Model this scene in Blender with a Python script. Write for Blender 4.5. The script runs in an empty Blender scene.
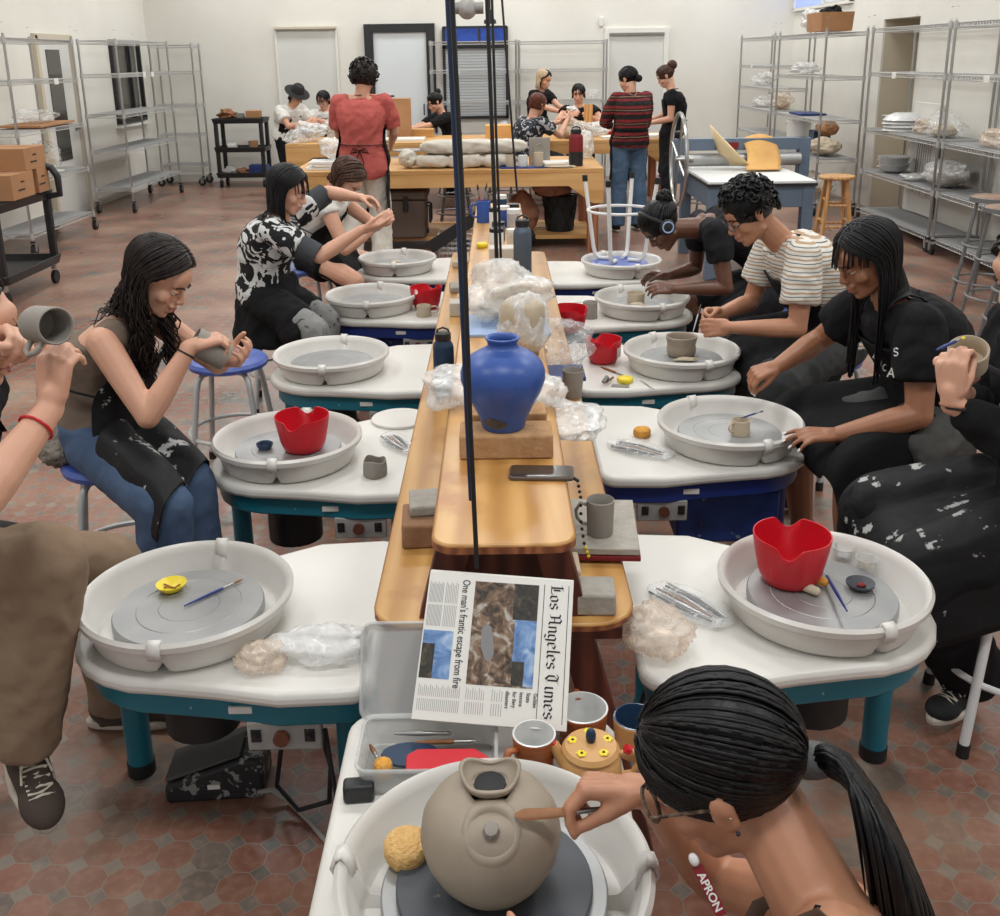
import bpy, math, random
from mathutils import Vector, Matrix, noise
V = Vector
PI = math.pi
R = math.radians
rnd = random.Random(7)
scene = bpy.context.scene
COL = scene.collection

# ------------------------------------------------------------------ camera, world, lights, exposure
F_PX, CX, CY = 1000.0, 500.0, 348.0
TILT, ROLL, CAM_H = R(16.2), R(0.8), 1.75
cam_data = bpy.data.cameras.new('camera')
cam_data.sensor_fit = 'HORIZONTAL'
cam_data.sensor_width = 36.0
cam_data.lens = 36.0
cam_data.shift_y = -(458.0 - CY) / 1000.0
cam_data.clip_start = 0.05
cam = bpy.data.objects.new('camera', cam_data)
COL.objects.link(cam)
cam.location = (0, 0, CAM_H)
cam.rotation_euler = (Matrix.Rotation(R(90) - TILT, 4, 'X') @ Matrix.Rotation(-ROLL, 4, 'Z')).to_euler()
scene.camera = cam

scene.view_settings.view_transform = 'Standard'
scene.view_settings.look = 'None'
scene.view_settings.use_curve_mapping = False
scene.view_settings.gamma = 1.0
scene.view_settings.exposure = 0.14

world = bpy.data.worlds.new('world')
scene.world = world
world.use_nodes = True
world.node_tree.nodes['Background'].inputs[0].default_value = (0.93, 0.96, 1.0, 1)
world.node_tree.nodes['Background'].inputs[1].default_value = 0.5

LAMPS = [(x, y) for y in (0.6, 4.2, 7.8, 11.4, 14.2) for x in (-3.0, 0.0, 3.0)]
LAMP_Z, LAMP_W = 4.55, 50.0
for (x, y) in LAMPS:
    ld = bpy.data.lights.new('ceiling_lamp', 'AREA')
    ld.shape = 'RECTANGLE'; ld.size = 1.2; ld.size_y = 0.6
    ld.energy = LAMP_W; ld.color = (0.965, 0.99, 1.0)
    lo = bpy.data.objects.new('ceiling_lamp', ld)
    lo.location = (x, y, LAMP_Z); COL.objects.link(lo)

def ray(px, py):
    u, v = (px - CX) / F_PX, (py - CY) / F_PX
    c, s = math.cos(ROLL), math.sin(ROLL)
    a, b = u * c - v * s, u * s + v * c
    return V((a, math.cos(TILT) - b * math.sin(TILT), -math.sin(TILT) - b * math.cos(TILT)))
def P(px, py, Y):                       # a point of the room seen at this pixel, Y metres into the room
    r = ray(px, py); t = Y / r.y
    return V((r.x * t, Y, CAM_H + r.z * t))
def PZ(px, py, z):                      # the same at height z
    r = ray(px, py); t = (z - CAM_H) / r.z
    return V((r.x * t, r.y * t, z))
def PX(px, py, X):
    r = ray(px, py); t = X / r.x
    return V((X, r.y * t, CAM_H + r.z * t))

# ------------------------------------------------------------------ materials
def new_mat(name):
    m = bpy.data.materials.new(name); m.use_nodes = True
    nt = m.node_tree
    return m, nt, nt.nodes['Principled BSDF']
def node(nt, t, **kw):
    n = nt.nodes.new(t)
    for k, v in kw.items():
        if k.startswith('i_'):
            key = k[2:]
            key = int(key) if key.isdigit() else key.replace('_', ' ')
            n.inputs[key].default_value = v
        else: setattr(n, k, v)
    return n
def c4(c): return (c[0], c[1], c[2], 1)
def srgb(r, g, b):
    f = lambda x: (x / 255 / 12.92) if x / 255 <= 0.04045 else ((x / 255 + 0.055) / 1.055) ** 2.4
    return (f(r), f(g), f(b))
def tc(nt, scale=(1, 1, 1), rot=(0, 0, 0)):
    t = node(nt, 'ShaderNodeTexCoord')
    mp = node(nt, 'ShaderNodeMapping'); mp.inputs['Scale'].default_value = scale; mp.inputs['Rotation'].default_value = rot
    nt.links.new(t.outputs['Object'], mp.inputs['Vector'])
    return mp.outputs[0]
def add_bump(nt, b, vec, scale, strength, dist=0.01, detail=3):
    nz = node(nt, 'ShaderNodeTexNoise'); nz.inputs['Scale'].default_value = scale; nz.inputs['Detail'].default_value = detail
    nt.links.new(vec, nz.inputs['Vector'])
    bp = node(nt, 'ShaderNodeBump'); bp.inputs['Strength'].default_value = strength; bp.inputs['Distance'].default_value = dist
    nt.links.new(nz.outputs[0], bp.inputs['Height']); nt.links.new(bp.outputs[0], b.inputs['Normal'])
def ramp(nt, fac, stops, mode='LINEAR'):
    r = node(nt, 'ShaderNodeValToRGB'); r.color_ramp.interpolation = mode
    el = r.color_ramp.elements
    while len(el) < len(stops): el.new(0.5)
    for e, (p, c) in zip(el, stops): e.position = p; e.color = c4(c)
    nt.links.new(fac, r.inputs[0]); return r.outputs[0]
def mixc(nt, fac, a, b, blend='MIX'):
    m = node(nt, 'ShaderNodeMix', data_type='RGBA', blend_type=blend)
    for s, v in ((0, fac), (6, a), (7, b)):
        if hasattr(v, 'is_linked'): nt.links.new(v, m.inputs[s])
        else: m.inputs[s].default_value = v if s == 0 else c4(v)
    return m.outputs[2]
def math_n(nt, op, a, b=None, c=None):
    m = node(nt, 'ShaderNodeMath', operation=op)
    for i, v in enumerate((a, b, c)):
        if v is None: continue
        if hasattr(v, 'is_linked'): nt.links.new(v, m.inputs[i])
        else: m.inputs[i].default_value = v
    return m.outputs[0]
def mat(name, col, rough=0.5, metal=0.0, nz=None, bump=None, spots=None, alpha=None, trans=0, coat=0, emit=None, stretch=(1, 1, 1), sss=0, spec=None):
    """nz=(scale, other colour, contrast); bump=(scale, strength, distance); spots=(scale, threshold, colour)"""
    m, nt, b = new_mat(name)
    b.inputs['Base Color'].default_value = c4(col); b.inputs['Roughness'].default_value = rough; b.inputs['Metallic'].default_value = metal
    if spec is not None: b.inputs['Specular IOR Level'].default_value = spec
    if coat: b.inputs['Coat Weight'].default_value = coat; b.inputs['Coat Roughness'].default_value = 0.15
    if trans: b.inputs['Transmission Weight'].default_value = trans
    if sss:
        b.inputs['Subsurface Weight'].default_value = sss; b.inputs['Subsurface Radius'].default_value = (0.012, 0.005, 0.003); b.inputs['Subsurface Scale'].default_value = 1.0
    if alpha is not None: b.inputs['Alpha'].default_value = alpha
    if emit: b.inputs['Emission Color'].default_value = c4(emit[0]); b.inputs['Emission Strength'].default_value = emit[1]
    vec = None
    out = None
    if nz or bump or spots: vec = tc(nt, stretch)
    if nz:
        n = node(nt, 'ShaderNodeTexNoise'); n.inputs['Scale'].default_value = nz[0]; n.inputs['Detail'].default_value = 5
        nt.links.new(vec, n.inputs['Vector'])
        k = nz[2] if len(nz) > 2 else 0.25
        out = ramp(nt, n.outputs[0], [(0.5 - k, col), (0.5 + k, nz[1])])
    if spots:
        n = node(nt, 'ShaderNodeTexNoise'); n.inputs['Scale'].default_value = spots[0]; n.inputs['Detail'].default_value = 4; n.inputs['Roughness'].default_value = 0.62
        nt.links.new(vec, n.inputs['Vector'])
        f = ramp(nt, n.outputs[0], [(spots[1], (0, 0, 0)), (spots[1] + 0.03, (1, 1, 1))])
        out = mixc(nt, f, out if out is not None else col, spots[2])
    if out is not None: nt.links.new(out, b.inputs['Base Color'])
    if bump: add_bump(nt, b, vec, bump[0], bump[1], bump[2] if len(bump) > 2 else 0.01)
    return m

M = {}
def wood_mat(name, c1, c2, c3, scale=1.0, axis=1, rough=0.35, stain=None):
    m, nt, b = new_mat(name)
    sc = [9 * scale] * 3; sc[axis] = 0.9 * scale
    vec = tc(nt, tuple(sc))
    n = node(nt, 'ShaderNodeTexNoise', i_Scale=1.0, i_Detail=6.0, i_Distortion=1.6)
    nt.links.new(vec, n.inputs['Vector'])
    w = node(nt, 'ShaderNodeTexWave', wave_type='BANDS', bands_direction='X' if axis != 0 else 'Y')
    w.inputs['Scale'].default_value = 0.55; w.inputs['Distortion'].default_value = 7.0; w.inputs['Detail'].default_value = 3
    nt.links.new(vec, w.inputs['Vector'])
    f = math_n(nt, 'ADD', math_n(nt, 'MULTIPLY', n.outputs[0], 0.65), math_n(nt, 'MULTIPLY', w.outputs['Fac'], 0.35))
    col = ramp(nt, f, [(0.28, c1), (0.5, c2), (0.72, c3)])
    if stain:
        v2 = tc(nt, (1, 1, 1))
        n2 = node(nt, 'ShaderNodeTexNoise', i_Scale=5.0, i_Detail=5.0); nt.links.new(v2, n2.inputs['Vector'])
        col = mixc(nt, ramp(nt, n2.outputs[0], [(0.55, (0, 0, 0)), (0.68, (0.75, 0.75, 0.75))]), col, stain)
    nt.links.new(col, b.inputs['Base Color']); b.inputs['Roughness'].default_value = rough
    add_bump(nt, b, vec, 3.0, 0.12, 0.003)
    return m

def floor_mat():
    m, nt, b = new_mat('octagon_tile')
    vec = tc(nt, (1 / 0.085, 1 / 0.085, 1), (0, 0, R(4)))
    sp = node(nt, 'ShaderNodeSeparateXYZ'); nt.links.new(vec, sp.inputs[0])
    X, Y = sp.outputs[0], sp.outputs[1]
    fx = math_n(nt, 'ABSOLUTE', math_n(nt, 'SUBTRACT', math_n(nt, 'FRACT', X), 0.5))
    fy = math_n(nt, 'ABSOLUTE', math_n(nt, 'SUBTRACT', math_n(nt, 'FRACT', Y), 0.5))
    s = math_n(nt, 'ADD', fx, fy)
    isdot = math_n(nt, 'GREATER_THAN', s, 0.70)
    # grout: near an octagon side or the diagonal cut
    d1 = math_n(nt, 'SUBTRACT', 0.5, math_n(nt, 'MAXIMUM', fx, fy))
    d1 = math_n(nt, 'ADD', d1, math_n(nt, 'MULTIPLY', isdot, 1.0))
    d2 = math_n(nt, 'ABSOLUTE', math_n(nt, 'SUBTRACT', s, 0.70))
    gr = math_n(nt, 'LESS_THAN', math_n(nt, 'MINIMUM', d1, math_n(nt, 'MULTIPLY', d2, 0.8)), 0.014)
    def cell(off):
        cb = node(nt, 'ShaderNodeCombineXYZ')
        nt.links.new(math_n(nt, 'FLOOR', math_n(nt, 'ADD', X, off)), cb.inputs[0]); nt.links.new(math_n(nt, 'FLOOR', math_n(nt, 'ADD', Y, off)), cb.inputs[1])
        wn = node(nt, 'ShaderNodeTexWhiteNoise', noise_dimensions='2D'); nt.links.new(cb.outputs[0], wn.inputs['Vector']); return wn, cb
    w1, cb1 = cell(0.0); w2, _ = cell(0.5)
    octc = ramp(nt, w1.outputs['Value'], [(0.0, srgb(108, 56, 45)), (0.5, srgb(126, 68, 54)), (1.0, srgb(98, 55, 46))])
    # clusters of grey octagons
    nb = node(nt, 'ShaderNodeTexNoise', i_Scale=0.42, i_Detail=1.0); nt.links.new(cb1.outputs[0], nb.inputs['Vector'])
    grey = ramp(nt, nb.outputs[0], [(0.61, (0, 0, 0)), (0.62, (1, 1, 1))])
    octc = mixc(nt, grey, octc, srgb(68, 70, 72))
    dotc = ramp(nt, w2.outputs['Value'], [(0.0, srgb(70, 75, 76)), (0.6, srgb(88, 92, 90)), (1.0, srgb(118, 116, 108))])
    col = mixc(nt, isdot, octc, dotc)
    v2 = tc(nt, (1, 1, 1))
    n = node(nt, 'ShaderNodeTexNoise', i_Scale=38.0, i_Detail=6.0); nt.links.new(v2, n.inputs['Vector'])
    col = mixc(nt, ramp(nt, n.outputs[0], [(0.45, (0, 0, 0)), (0.75, (0.35, 0.35, 0.35))]), col, srgb(172, 142, 124))
    n3 = node(nt, 'ShaderNodeTexNoise', i_Scale=1.6, i_Detail=6.0); nt.links.new(v2, n3.inputs['Vector'])
    col = mixc(nt, ramp(nt, n3.outputs[0], [(0.42, (0.08, 0.08, 0.08)), (0.75, (0.52, 0.52, 0.52))]), col, srgb(190, 160, 134))
    col = mixc(nt, gr, col, srgb(140, 126, 112))
    nt.links.new(col, b.inputs['Base Color'])
    nt.links.new(ramp(nt, n3.outputs[0], [(0.3, (0.25, 0.25, 0.25)), (0.75, (0.42, 0.42, 0.42))]), b.inputs['Roughness'])
    b.inputs['Specular IOR Level'].default_value = 0.8
    bp = node(nt, 'ShaderNodeBump', i_Strength=0.3, i_Distance=0.002)
    nt.links.new(math_n(nt, 'SUBTRACT', 1.0, gr), bp.inputs['Height']); nt.links.new(bp.outputs[0], b.inputs['Normal'])
    return m

def film_mat(name, col, clear=0.45, rough=0.25):
    """thin crumpled plastic film"""
    m, nt, b = new_mat(name)
    b.inputs['Base Color'].default_value = c4(col); b.inputs['Roughness'].default_value = rough
    vec = tc(nt)
    n = node(nt, 'ShaderNodeTexNoise', i_Scale=16.0, i_Detail=4.0, i_Distortion=2.0); nt.links.new(vec, n.inputs['Vector'])
    nt.links.new(ramp(nt, n.outputs[0], [(0.38, ((1 - clear) * .8,) * 3), (0.56, (1 - clear,) * 3), (0.68, (min(1, 1.5 - clear * 1.2),) * 3)]), b.inputs['Alpha'])
    b.inputs['Specular IOR Level'].default_value = 0.7
    bp = node(nt, 'ShaderNodeBump', i_Strength=0.55, i_Distance=0.008)
    nt.links.new(n.outputs[0], bp.inputs['Height']); nt.links.new(bp.outputs[0], b.inputs['Normal'])
    return m

def stripe_mat(name, bands, period, axis=2, rough=0.9, wob=0.0):
    """bands = [(position 0..1, colour), ...] repeated every `period` metres along the axis"""
    m, nt, b = new_mat(name)
    vec = tc(nt)
    sp = node(nt, 'ShaderNodeSeparateXYZ'); nt.links.new(vec, sp.inputs[0])
    v = sp.outputs[axis]
    n = node(nt, 'ShaderNodeTexNoise', i_Scale=7.0, i_Detail=2.0); nt.links.new(vec, n.inputs['Vector'])
    v = math_n(nt, 'ADD', v, math_n(nt, 'MULTIPLY', n.outputs[0], wob))
    f = math_n(nt, 'FRACT', math_n(nt, 'DIVIDE', v, period))
    nt.links.new(ramp(nt, f, bands, 'CONSTANT'), b.inputs['Base Color']); b.inputs['Roughness'].default_value = rough
    add_bump(nt, b, vec, 14, 0.35, 0.01)
    return m

def hair_mat(name, c1, c2, rough=0.42):
    m, nt, b = new_mat(name)
    vec = tc(nt, (1, 1, 0.28))
    n = node(nt, 'ShaderNodeTexNoise', i_Scale=95.0, i_Detail=4.0); nt.links.new(vec, n.inputs['Vector'])
    nt.links.new(ramp(nt, n.outputs[0], [(0.35, c1), (0.75, c2)]), b.inputs['Base Color'])
    b.inputs['Roughness'].default_value = rough; b.inputs['Specular IOR Level'].default_value = 0.28
    bp = node(nt, 'ShaderNodeBump', i_Strength=0.5, i_Distance=0.003)
    nt.links.new(n.outputs[0], bp.inputs['Height']); nt.links.new(bp.outputs[0], b.inputs['Normal'])
    return m

def blotch_mat(name, base, over, scale, th, over2=None, dist=2.5, rough=0.9):
    m, nt, b = new_mat(name)
    vec = tc(nt)
    n = node(nt, 'ShaderNodeTexNoise', i_Scale=scale, i_Detail=2.0, i_Distortion=dist); nt.links.new(vec, n.inputs['Vector'])
    stops = [(0.0, base), (th, over)]
    if over2: stops = [(0.0, over2), (0.36, base), (th, over)]
    nt.links.new(ramp(nt, n.outputs[0], stops, 'CONSTANT'), b.inputs['Base Color']); b.inputs['Roughness'].default_value = rough
    add_bump(nt, b, vec, 14, 0.3, 0.01)
    return m

M['wall'] = mat('painted_wall', srgb(226, 224, 216), 0.85, nz=(1.1, srgb(214, 211, 202)), bump=(60, 0.08, 0.002))
M['wall_beige'] = mat('beige_paint', srgb(196, 186, 166), 0.85)
M['ceiling'] = mat('ceiling_paint', srgb(222, 222, 216), 0.9)
M['trim'] = mat('trim_paint', srgb(222, 221, 214), 0.6)
M['door'] = mat('door_paint', srgb(214, 214, 208), 0.5, nz=(2, srgb(205, 206, 202)))
M['floor'] = floor_mat()
M['black_frame'] = mat('black_metal_frame', srgb(30, 32, 34), 0.45)
M['frost'] = mat('frosted_pane', srgb(214, 220, 222), 0.35)
M['dark_glass'] = mat('dark_glass', srgb(52, 50, 46), 0.12, coat=0.5)
M['night_blue'] = mat('dusk_window', srgb(40, 70, 150), 0.1, emit=(srgb(60, 92, 190), 0.35), nz=(7, srgb(20, 30, 60)))
M['dusk'] = mat('dusk_pane', srgb(130, 150, 230), 0.2, emit=(srgb(128, 146, 232), 0.75))
M['ply'] = wood_mat('varnished_plywood', srgb(172, 124, 66), srgb(190, 142, 80), srgb(206, 160, 98), 0.8, 1, 0.3, stain=srgb(168, 112, 62))
M['ply_edge'] = wood_mat('plywood_edge', srgb(110, 60, 34), srgb(134, 78, 46), srgb(160, 100, 60), 2.0, 1, 0.6)
M['mahogany'] = wood_mat('red_brown_plywood', srgb(66, 28, 20), srgb(88, 42, 30), srgb(108, 58, 42), 1.2, 2, 0.5)
M['table_wood'] = wood_mat('butcher_wood', srgb(180, 132, 74), srgb(200, 152, 92), srgb(214, 170, 112), 0.6, 0, 0.5)
M['table_leg'] = wood_mat('table_leg_wood', srgb(128, 74, 48), srgb(150, 92, 60), srgb(170, 110, 74), 1.0, 2, 0.6)
M['stool_wood'] = wood_mat('stool_wood', srgb(180, 128, 76), srgb(200, 148, 92), srgb(216, 170, 112), 1.4, 2, 0.45)
M['seat_wood'] = wood_mat('seat_wood', srgb(120, 94, 78), srgb(140, 112, 94), srgb(152, 126, 108), 1.4, 0, 0.5)
M['wheel_white'] = mat('white_laminate', srgb(222, 220, 214), 0.32, nz=(3, srgb(212, 208, 200)), spots=(16, 0.72, srgb(196, 188, 176)))
M['pan_white'] = mat('splash_pan_plastic', srgb(226, 224, 219), 0.3, nz=(4, srgb(214, 210, 203)), spots=(12, 0.73, srgb(196, 190, 180)))
M['teal'] = mat('teal_enamel', srgb(22, 104, 124), 0.4, nz=(6, srgb(30, 116, 134)), spots=(28, 0.72, srgb(130, 170, 178)))
M['navy'] = mat('navy_enamel', srgb(18, 40, 110), 0.45, nz=(6, srgb(26, 52, 128)))
M['navy_motor'] = mat('blue_motor_box', srgb(36, 70, 140), 0.5, nz=(18, srgb(20, 36, 90)), spots=(20, 0.68, srgb(130, 140, 150)))
M['alu'] = mat('wheelhead_aluminium', srgb(150, 151, 152), 0.45, 0.6, nz=(9, srgb(168, 168, 166)), bump=(40, 0.05, 0.001))
M['alu_dull'] = mat('clayed_wheelhead', srgb(176, 176, 174), 0.6, 0.2, nz=(7, srgb(192, 190, 186)))
M['bat_black'] = mat('black_slate_bat', srgb(52, 56, 62), 0.5, nz=(10, srgb(74, 78, 84)), spots=(14, 0.7, srgb(130, 132, 132)))
M['black_rubber'] = mat('black_rubber', srgb(24, 24, 26), 0.6)
M['black_plastic'] = mat('black_plastic', srgb(28, 29, 32), 0.45, spots=(34, 0.68, srgb(110, 110, 108)))
M['pedal_body'] = mat('clay_splashed_pedal', srgb(34, 34, 36), 0.55, spots=(30, 0.56, srgb(140, 138, 134)))
M['pedal_top'] = mat('pedal_rubber', srgb(82, 80, 78), 0.75, bump=(40, 0.2, 0.004))
M['grey_plastic'] = mat('grey_plastic', srgb(126, 126, 122), 0.5, spots=(24, 0.62, srgb(86, 84, 82)))
M['panel_grey'] = mat('control_panel', srgb(168, 166, 162), 0.4, nz=(18, srgb(138, 136, 132)))
M['rust_knob'] = mat('rust_knob', srgb(120, 66, 44), 0.5, nz=(30, srgb(70, 40, 30)))
M['chrome'] = mat('chrome_wire', srgb(172, 172, 170), 0.3, 0.85)
M['wire'] = mat('zinc_wire', srgb(184, 184, 182), 0.45, 0.45)
M['deck'] = mat('shelf_liner', srgb(140, 140, 140), 0.6)
M['stool_tube'] = mat('light_grey_tube', srgb(186, 188, 188), 0.4, 0.3)
M['stool_tube_white'] = mat('white_tube', srgb(222, 222, 220), 0.4)
M['stool_steel'] = mat('grey_enamel_steel', srgb(122, 124, 124), 0.42, 0.4)
M['blue_seat'] = mat('blue_seat', srgb(44, 70, 150), 0.4, nz=(9, srgb(92, 112, 176)), spots=(18, 0.7, srgb(180, 184, 190)))
M['red_rubber'] = mat('red_rubber', srgb(204, 16, 36), 0.42, nz=(6, srgb(186, 12, 30)), spots=(24, 0.69, srgb(214, 84, 92)))
M['clay'] = mat('wet_grey_clay', srgb(158, 145, 128), 0.55, nz=(14, srgb(143, 130, 114)), bump=(50, 0.12, 0.003))
M['clay_dry'] = mat('dry_grey_clay', srgb(152, 146, 138), 0.8, nz=(16, srgb(138, 131, 122)), bump=(60, 0.15, 0.003))
M['clay_light'] = mat('light_buff_clay', srgb(196, 182, 160), 0.8, nz=(16, srgb(182, 166, 142)))
M['blue_glaze'] = mat('blue_glaze', srgb(40, 74, 148), 0.38, nz=(5, srgb(62, 98, 172)), bump=(30, 0.1, 0.003))
M['burn'] = mat('bare_dark_glaze', srgb(66, 66, 66), 0.6, nz=(30, srgb(96, 90, 82)))
M['brick'] = mat('fire_brick', srgb(192, 152, 110), 0.95, nz=(26, srgb(166, 124, 84)), bump=(70, 0.5, 0.006), spots=(20, 0.68, srgb(216, 206, 192)))
M['brick_grey'] = mat('grey_slab', srgb(150, 144, 134), 0.95, nz=(22, srgb(176, 170, 160)), bump=(60, 0.5, 0.006))
M['brick_brown'] = mat('brown_block', srgb(132, 96, 70), 0.95, nz=(26, srgb(156, 120, 90)), bump=(60, 0.5, 0.006))
M['white_block'] = mat('white_block', srgb(206, 202, 192), 0.9, nz=(12, srgb(192, 186, 174)))
M['sponge'] = mat('sponge', srgb(226, 168, 78), 0.95, nz=(60, srgb(206, 142, 58)), bump=(130, 0.9, 0.008))
M['sponge_tan'] = mat('tan_sponge', srgb(226, 186, 122), 0.95, nz=(60, srgb(206, 160, 98)), bump=(130, 0.9, 0.008))
M['steel'] = mat('tool_steel', srgb(170, 170, 168), 0.3, 0.9)
M['tool_wood'] = mat('tool_wood', srgb(150, 100, 60), 0.6, nz=(30, srgb(120, 76, 44)))
M['bag'] = film_mat('white_plastic_film', (0.86, 0.86, 0.84), 0.52)
M['bag_clear'] = film_mat('clear_plastic_film', (0.85, 0.86, 0.86), 0.76, 0.12)
M['bag_buff'] = film_mat('buff_plastic_film', srgb(238, 218, 196), 0.60)
M['clear_box'] = mat('clear_tub_plastic', srgb(206, 208, 206), 0.25, alpha=0.42)
M['cardboard'] = mat('cardboard', srgb(176, 132, 94), 0.9, nz=(4, srgb(160, 116, 80)))
M['paper'] = mat('paper_white', srgb(222, 220, 214), 0.8)
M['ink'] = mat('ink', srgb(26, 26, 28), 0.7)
M['ink_grey'] = mat('ink_grey', srgb(130, 130, 130), 0.8)
M['cloth_white'] = mat('canvas_wrap', srgb(206, 200, 188), 0.9, nz=(9, srgb(190, 182, 168)), bump=(14, 0.7, 0.02))
M['pink_cloth'] = mat('brown_paper_sheet', srgb(160, 112, 88), 0.85, nz=(5, srgb(142, 96, 74)))
M['cooler'] = mat('brown_cooler_plastic', srgb(98, 82, 72), 0.6, nz=(4, srgb(88, 73, 64)))
M['slab_blue'] = mat('slate_blue_enamel', srgb(88, 104, 122), 0.45, nz=(5, srgb(98, 114, 132)))
M['slab_top'] = mat('slab_table_top', srgb(226, 228, 226), 0.4)
M['canvas_tan'] = mat('tan_canvas', srgb(222, 176, 110), 0.9, nz=(6, srgb(204, 154, 92)), bump=(12, 0.3, 0.01))
M['canvas_pale'] = mat('pale_canvas', srgb(226, 202, 160), 0.9)
M['cord_black'] = mat('black_cord', srgb(22, 22, 26), 0.5)
M['cord_blue'] = mat('dark_blue_hose', srgb(24, 44, 76), 0.5)
M['rope_grey'] = mat('grey_cord', srgb(150, 146, 140), 0.6)
M['bottle_navy'] = mat('navy_bottle', srgb(22, 50, 78), 0.4)
M['bottle_grey'] = mat('slate_bottle', srgb(84, 96, 110), 0.4, 0.3)
M['yellow'] = mat('yellow_glaze', srgb(232, 208, 40), 0.4)
M['brown_glaze'] = mat('streaked_brown_glaze', srgb(132, 66, 34), 0.25, nz=(9, srgb(176, 104, 60)), stretch=(1, 1, 5))
M['tan_glaze'] = mat('tan_glaze', srgb(206, 160, 104), 0.45, nz=(10, srgb(194, 146, 90)))
M['white_glaze'] = mat('white_glaze', srgb(222, 222, 220), 0.25, nz=(40, srgb(206, 206, 204)))
M['navy_glaze'] = mat('navy_glaze', srgb(34, 54, 82), 0.2, nz=(20, srgb(52, 76, 104)))
M['red_tag'] = mat('red_tag', srgb(120, 20, 28), 0.7)
M['white_plastic'] = mat('white_plastic', srgb(222, 222, 218), 0.4)
M['silver_grey'] = mat('silver_hair_tie', srgb(92, 92, 92), 0.8, bump=(60, 0.5, 0.01))
M['phone'] = mat('phone_case', srgb(92, 78, 68), 0.45)
M['phone_glass'] = mat('phone_screen', srgb(52, 46, 42), 0.12, coat=0.6)
# skins
M['skin_light'] = mat('light_skin', srgb(214, 166, 140), 0.5, nz=(9, srgb(202, 150, 124)), sss=0.12)
M['skin_tan'] = mat('tan_skin', srgb(188, 136, 106), 0.48, nz=(9, srgb(172, 120, 92)), sss=0.12)
M['skin_mid'] = mat('medium_brown_skin', srgb(166, 114, 84), 0.46, nz=(9, srgb(150, 100, 72)), sss=0.12)
M['skin_dark'] = mat('dark_brown_skin', srgb(112, 74, 56), 0.42, nz=(9, srgb(96, 62, 46)), sss=0.1)
M['eye_white'] = mat('eye_white', srgb(216, 212, 206), 0.2)
M['iris'] = mat('iris', srgb(38, 24, 18), 0.15)
M['lip'] = mat('lips', srgb(164, 92, 84), 0.45)
M['brow'] = mat('brow_hair', srgb(34, 24, 20), 0.8)
M['nail'] = mat('nail', srgb(226, 226, 222), 0.25)
M['hair_black'] = hair_mat('black_hair', srgb(7, 7, 9), srgb(24, 22, 24))
M['hair_brown'] = hair_mat('dark_brown_hair', srgb(12, 9, 9), srgb(46, 33, 28))
M['hair_auburn'] = hair_mat('auburn_hair', srgb(60, 26, 18), srgb(118, 62, 42))
M['hair_mid'] = hair_mat('brown_hair', srgb(46, 30, 24), srgb(100, 70, 54))
M['hair_blonde'] = hair_mat('blonde_hair', srgb(176, 150, 120), srgb(222, 204, 176))
# cloth
def cloth(name, col, col2=None, spots=None, rough=0.9):
    return mat(name, col, rough, spec=.22, nz=(5, col2 or tuple(min(1, x * 1.35 + 0.002) for x in col)), bump=(11, 0.45, 0.02), spots=spots)
M['black_cloth'] = cloth('black_cloth', srgb(20, 20, 22))
M['black_knit'] = cloth('black_knit', srgb(24, 24, 27), srgb(38, 38, 42))
M['apron_black'] = cloth('black_apron', srgb(20, 20, 22), spots=(11, 0.72, srgb(150, 150, 148)))
M['apron_paint'] = cloth('clay_stained_black_apron', srgb(20, 20, 22), spots=(13, 0.60, srgb(176, 176, 174)), rough=0.6)
M['denim'] = mat('blue_denim', srgb(48, 66, 94), 0.9, nz=(4, srgb(82, 104, 134)), bump=(13, 0.45, 0.02))
M['jeans_mid'] = mat('mid_blue_denim', srgb(60, 84, 110), 0.9, nz=(5, srgb(86, 112, 138)), bump=(13, 0.45, 0.02))
M['khaki'] = mat('khaki_twill', srgb(142, 120, 98), 0.9, nz=(3, srgb(126, 104, 84)), bump=(10, 0.45, 0.02))
M['grey_pants'] = cloth('dark_grey_twill', srgb(50, 51, 52), srgb(66, 67, 68))
M['grey_shorts'] = cloth('grey_twill_shorts', srgb(72, 72, 70), srgb(88, 88, 86))
M['tank'] = mat('taupe_tank', srgb(118, 102, 88), 0.9, nz=(7, srgb(100, 86, 74)), spots=(20, 0.7, srgb(176, 170, 160)), bump=(12, 0.4, 0.02))
M['fur'] = mat('grey_fleece', srgb(150, 142, 130), 0.95, nz=(30, srgb(100, 94, 86)), bump=(60, 1.0, 0.02))
M['red_tee'] = mat('faded_red_cotton', srgb(190, 96, 88), 0.9, nz=(4, srgb(174, 82, 76)), bump=(9, 0.5, 0.02))
M['white_cotton'] = mat('white_cotton', srgb(220, 218, 212), 0.9, bump=(10, 0.5, 0.02))
M['cream_twill'] = mat('cream_twill', srgb(206, 202, 190), 0.9, bump=(9, 0.5, 0.02))
M['swirl'] = blotch_mat('black_white_swirl', srgb(22, 22, 24), srgb(206, 206, 204), 8.5, 0.52)
M['floral'] = blotch_mat('grey_floral', srgb(30, 32, 38), srgb(170, 172, 176), 16, 0.56, srgb(84, 92, 112), 1.0)
M['charcoal'] = cloth('charcoal_cloth', srgb(62, 64, 68))
M['leggings'] = blotch_mat('grey_leggings', srgb(132, 132, 130), srgb(60, 58, 56), 14, 0.66)
W_, T_, G_, K_ = srgb(216, 212, 202), srgb(176, 148, 120), srgb(96, 104, 112), srgb(24, 20, 22)
M['striped_tee'] = stripe_mat('striped_cotton', [(0, W_), (0.16, G_), (0.22, W_), (0.42, T_), (0.52, W_), (0.68, G_), (0.74, W_), (0.88, T_)], 0.062, 2, wob=0.02)
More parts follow.
